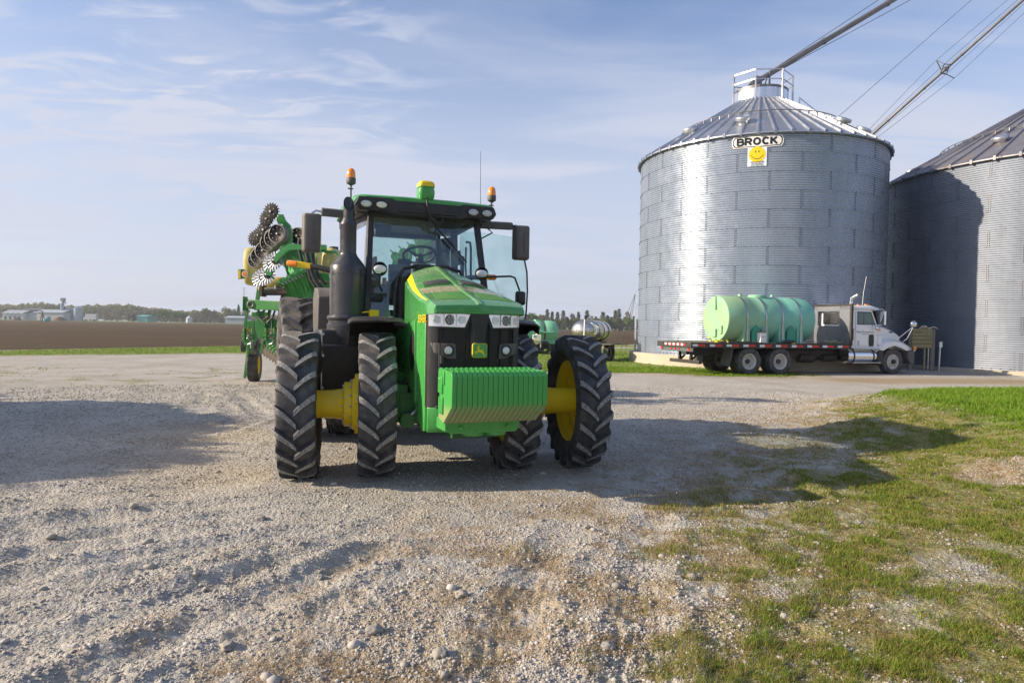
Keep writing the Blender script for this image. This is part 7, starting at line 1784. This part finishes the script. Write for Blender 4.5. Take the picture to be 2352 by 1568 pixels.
farbin(151, 168, 705, 709, 729, 500, 'left bin of the far pair of silver bins', M['galv_old'], M['galv_roof'])
farbin(166, 172, 708, 710, 729, 515, 'thin bin edge showing between the two far silver bins', M['galv_old'], M['galv_roof'])
farbin(170.5, 189, 702.5, 707, 730, 495, 'right and larger bin of the far silver pair', M['galv'], M['galv_roof'])
farbin(138, 149.5, 709, 710, 729, 498, 'dark blue lower silo of the far grain tower', mat('blue_silo', (.05, .08, .16), .5), M['far_dark'])
farbin(139.5, 146.5, 694, 697, 712, 497, 'slim pale upper bin of the far grain tower', M['galv'], M['galv_roof'])
farbin(428, 442, 725, 731, 734, 500, 'squat white bin with a cone roof left of the shed', M['far_white'], M['far_white'])
e = at(145, 690, 499); b = MB(); b.bar((e.x, 499, 0), (e.x, 499, at(145, 687, 499).z), 1.2, 1.2, up=(0, 1, 0)); b.bar((e.x, 499, at(145, 689, 499).z), (at(152, 697, 499).x, 499, at(152, 697, 499).z), .5, .5); b.box((e.x, 499, at(145, 688, 499).z), (2.6, 2, 2.4)); tag(b.build('elevator_tower', M['pipe']), 'grey elevator head with a slanting spout atop the far grain tower', 'elevator')
def heap(x0, x1, ytop, ybase, Y, label):
    a, b_ = at(x0, ybase, Y), at(x1, ybase, Y); w = (b_.x - a.x) / 2; h_ = at(x0, ytop, Y).z; b = MB(); vs = []; n = 20
    for j, (r_, z) in enumerate(((1, 0), (.75, .45), (.45, .8), (.15, 1.0))):
        for i in range(n): q = 1 + .25 * mnoise.noise(Vector((i * .7, j * 1.3, x0))); a_ = 2 * math.pi * i / n; vs.append((w * r_ * q * math.cos(a_), 4 * r_ * math.sin(a_), h_ * z * (.9 + .3 * mnoise.noise(Vector((i * .5, j * 1.3, x0 + 5))))))
    b.add(vs, [(j * n + i, j * n + (i + 1) % n, (j + 1) * n + (i + 1) % n, (j + 1) * n + i) for j in range(3) for i in range(n)] + [tuple(range(3 * n, 4 * n))]); tag(b.build('soil_heap', M['soil'], loc=(a.x + w, Y, 0), smooth=60), label, 'heap')
heap(118, 154, 726, 732, 440, 'wide brown soil heap below the far silver bins'); heap(32, 46, 727.5, 730, 450, 'small brown soil heap before the long white barn')
# trucks on the far road
def semi(px0, px1, ytop, ybase, Y, cabm, label, face=-1, txt=None):
    a, b_ = at(px0, ybase, Y), at(px1, ybase, Y); w = b_.x - a.x; zt = at(px0, ytop, Y).z + .1; e = empty('semi_truck', (a.x, Y, 0)); tag(e, label, 'truck')
    b = MB(); b.box((w * .58, 1.25, zt * .5 + .6), (w * .84, 2.5, zt - 1.1)); b.build('trailer_box', M['far_white'], e)
    b = MB(); b.box((w * .09, 1.25, 1.7), (w * .11, 2.3, 2.6)); b.box((w * .03, 1.25, 1.2), (w * .06, 2.1, 1.4)); b.build('cab', cabm, e, bevel=.15)
    for x in (.05, .16, .20, .85, .90): b = MB(); b.cyl((w * x, 0, .5), (w * x, .4, .5), .5, n=12); b.build('wheel', M['black'], e)
    if txt: text_obj('trailer_lettering', txt, 1.3, M['far_dark'], e, (w * .42, -.03, zt * .62), (1, 0, 0), (0, 0, 1), .01)
semi(1387, 1433.5, 744.5, 754.5, 440, M['red'], 'white semi trailer with a red cab on the far right road', txt='K.H.Eagle')
semi(190.5, 220, 721, 731, 480, M['far_white'], 'white semi truck on the far left road')
c = at(224, 730, 470); car = empty('car', (c.x, 470, 0)); tag(car, 'small white car on the road right of the far white semi', 'car')
b = MB(); b.loft([[(x, 0, z0), (x, 1.7, z0), (x, 1.7, z1), (x, 0, z1)] for x, z0, z1 in ((0, .3, .7), (.5, .3, .9), (1.2, .3, 1.45), (2.8, .3, 1.45), (3.6, .3, .95), (4.4, .3, .8))]); b.build('body', M['white'], car, bevel=.1)
for x in (.9, 3.5): b = MB(); b.cyl((x, -.03, .33), (x, .2, .33), .33, n=12); b.build('wheel', M['black'], car)
# pivot irrigator and its teal tank
piv = empty('pivot_irrigator', (at(96, 728, 300).x, 300, 0)); tag(piv, 'long thin irrigation pivot pipe sloping across the left horizon', 'irrigator')
px0 = piv.location.x; b = MB(); pts = [at(x, y, 300) - Vector((px0, 300, 0)) for x, y in ((-60, 709), (0, 710), (50, 710.5), (84, 713), (99, 714.5))]; b.tube(pts, .16, 6); b.build('pipe', M['far_dark'], piv)
b = MB(); pz_ = at(98, 714.5, 300).z; b.bar((.3, 0, 0), (.3, 0, pz_), .35, .35, up=(0, 1, 0)); b.bar((-.8, 0, 0), (.3, 0, pz_), .2, .2, up=(0, 1, 0)); b.bar((1.4, 0, 0), (.3, 0, pz_), .2, .2, up=(0, 1, 0)); b.build('tower_frame', M['iron'], piv)
b = MB()
for k in range(9):
    x0, x1 = 96 - 12 * k, 90 - 12 * k; P0 = at(x0, 713.5 - k * .4, 300); P1 = at(x1, 719, 300); P2 = at(x1 - 6, 712.5 - k * .4, 300)
    for p, q in ((P0, P1), (P1, P2)): b.bar(p - Vector((px0, 300, 0)), q - Vector((px0, 300, 0)), .07, .07, up=(0, 1, 0))
b.build('truss', M['iron'], piv)
c = at(108, 729, 310); b = MB(); b.lathe([(.01, 0), (1.2, .1), (1.35, .4), (1.35, 1.3), (1.1, 1.6), (.4, 1.75), (.01, 1.75)], (0, 0, 0), (0, 0, 1), 20); tag(b.build('water_tank', M['teal'], loc=(c.x, 310, 0), smooth=40), 'squat teal tank at the foot of the irrigation pivot', 'tank')
# lattice radio mast
c = at(560, 730, 600); e = empty('radio_mast', (c.x, 600, 0)); tag(e, 'thin lattice radio mast rising above the wood left of the planter', 'mast'); zt = at(560, 661, 600).z; b = MB(); w = 1.0
for sx in (-w, w): b.bar((sx, 0, 0), (sx * .5, 0, zt), .22, .22, up=(0, 1, 0))
for k in range(16): z0, z1 = zt * k / 16, zt * (k + 1) / 16; s = 1 if k % 2 else -1; b.bar((-w * s, 0, z0), (w * s * .8, 0, z1), .12, .12, up=(0, 1, 0))
b.bar((-2.2, 0, zt), (2.2, 0, zt), .2, .2); b.build('lattice', M['far_roof'], e)
# ---------------------------------------------------------------- thin morning haze
b = MB(); b.box((150, 350, 22.5), (2400, 900, 47.6)); hz = b.build('haze', None, smooth=0); tag(hz, kind='stuff')
hm = bpy.data.materials.new('haze_air'); hm.use_nodes = True; t_ = hm.node_tree
for n_ in list(t_.nodes):
    if n_.type != 'OUTPUT_MATERIAL': t_.nodes.remove(n_)
pv = t_.nodes.new('ShaderNodeVolumePrincipled'); pv.inputs['Color'].default_value = (.86, .91, 1.0, 1); pv.inputs['Density'].default_value = .0003; pv.inputs['Anisotropy'].default_value = .3
t_.links.new(pv.outputs[0], t_.nodes['Material Output'].inputs['Volume'])
hz.data.materials.clear(); hz.data.materials.append(hm)
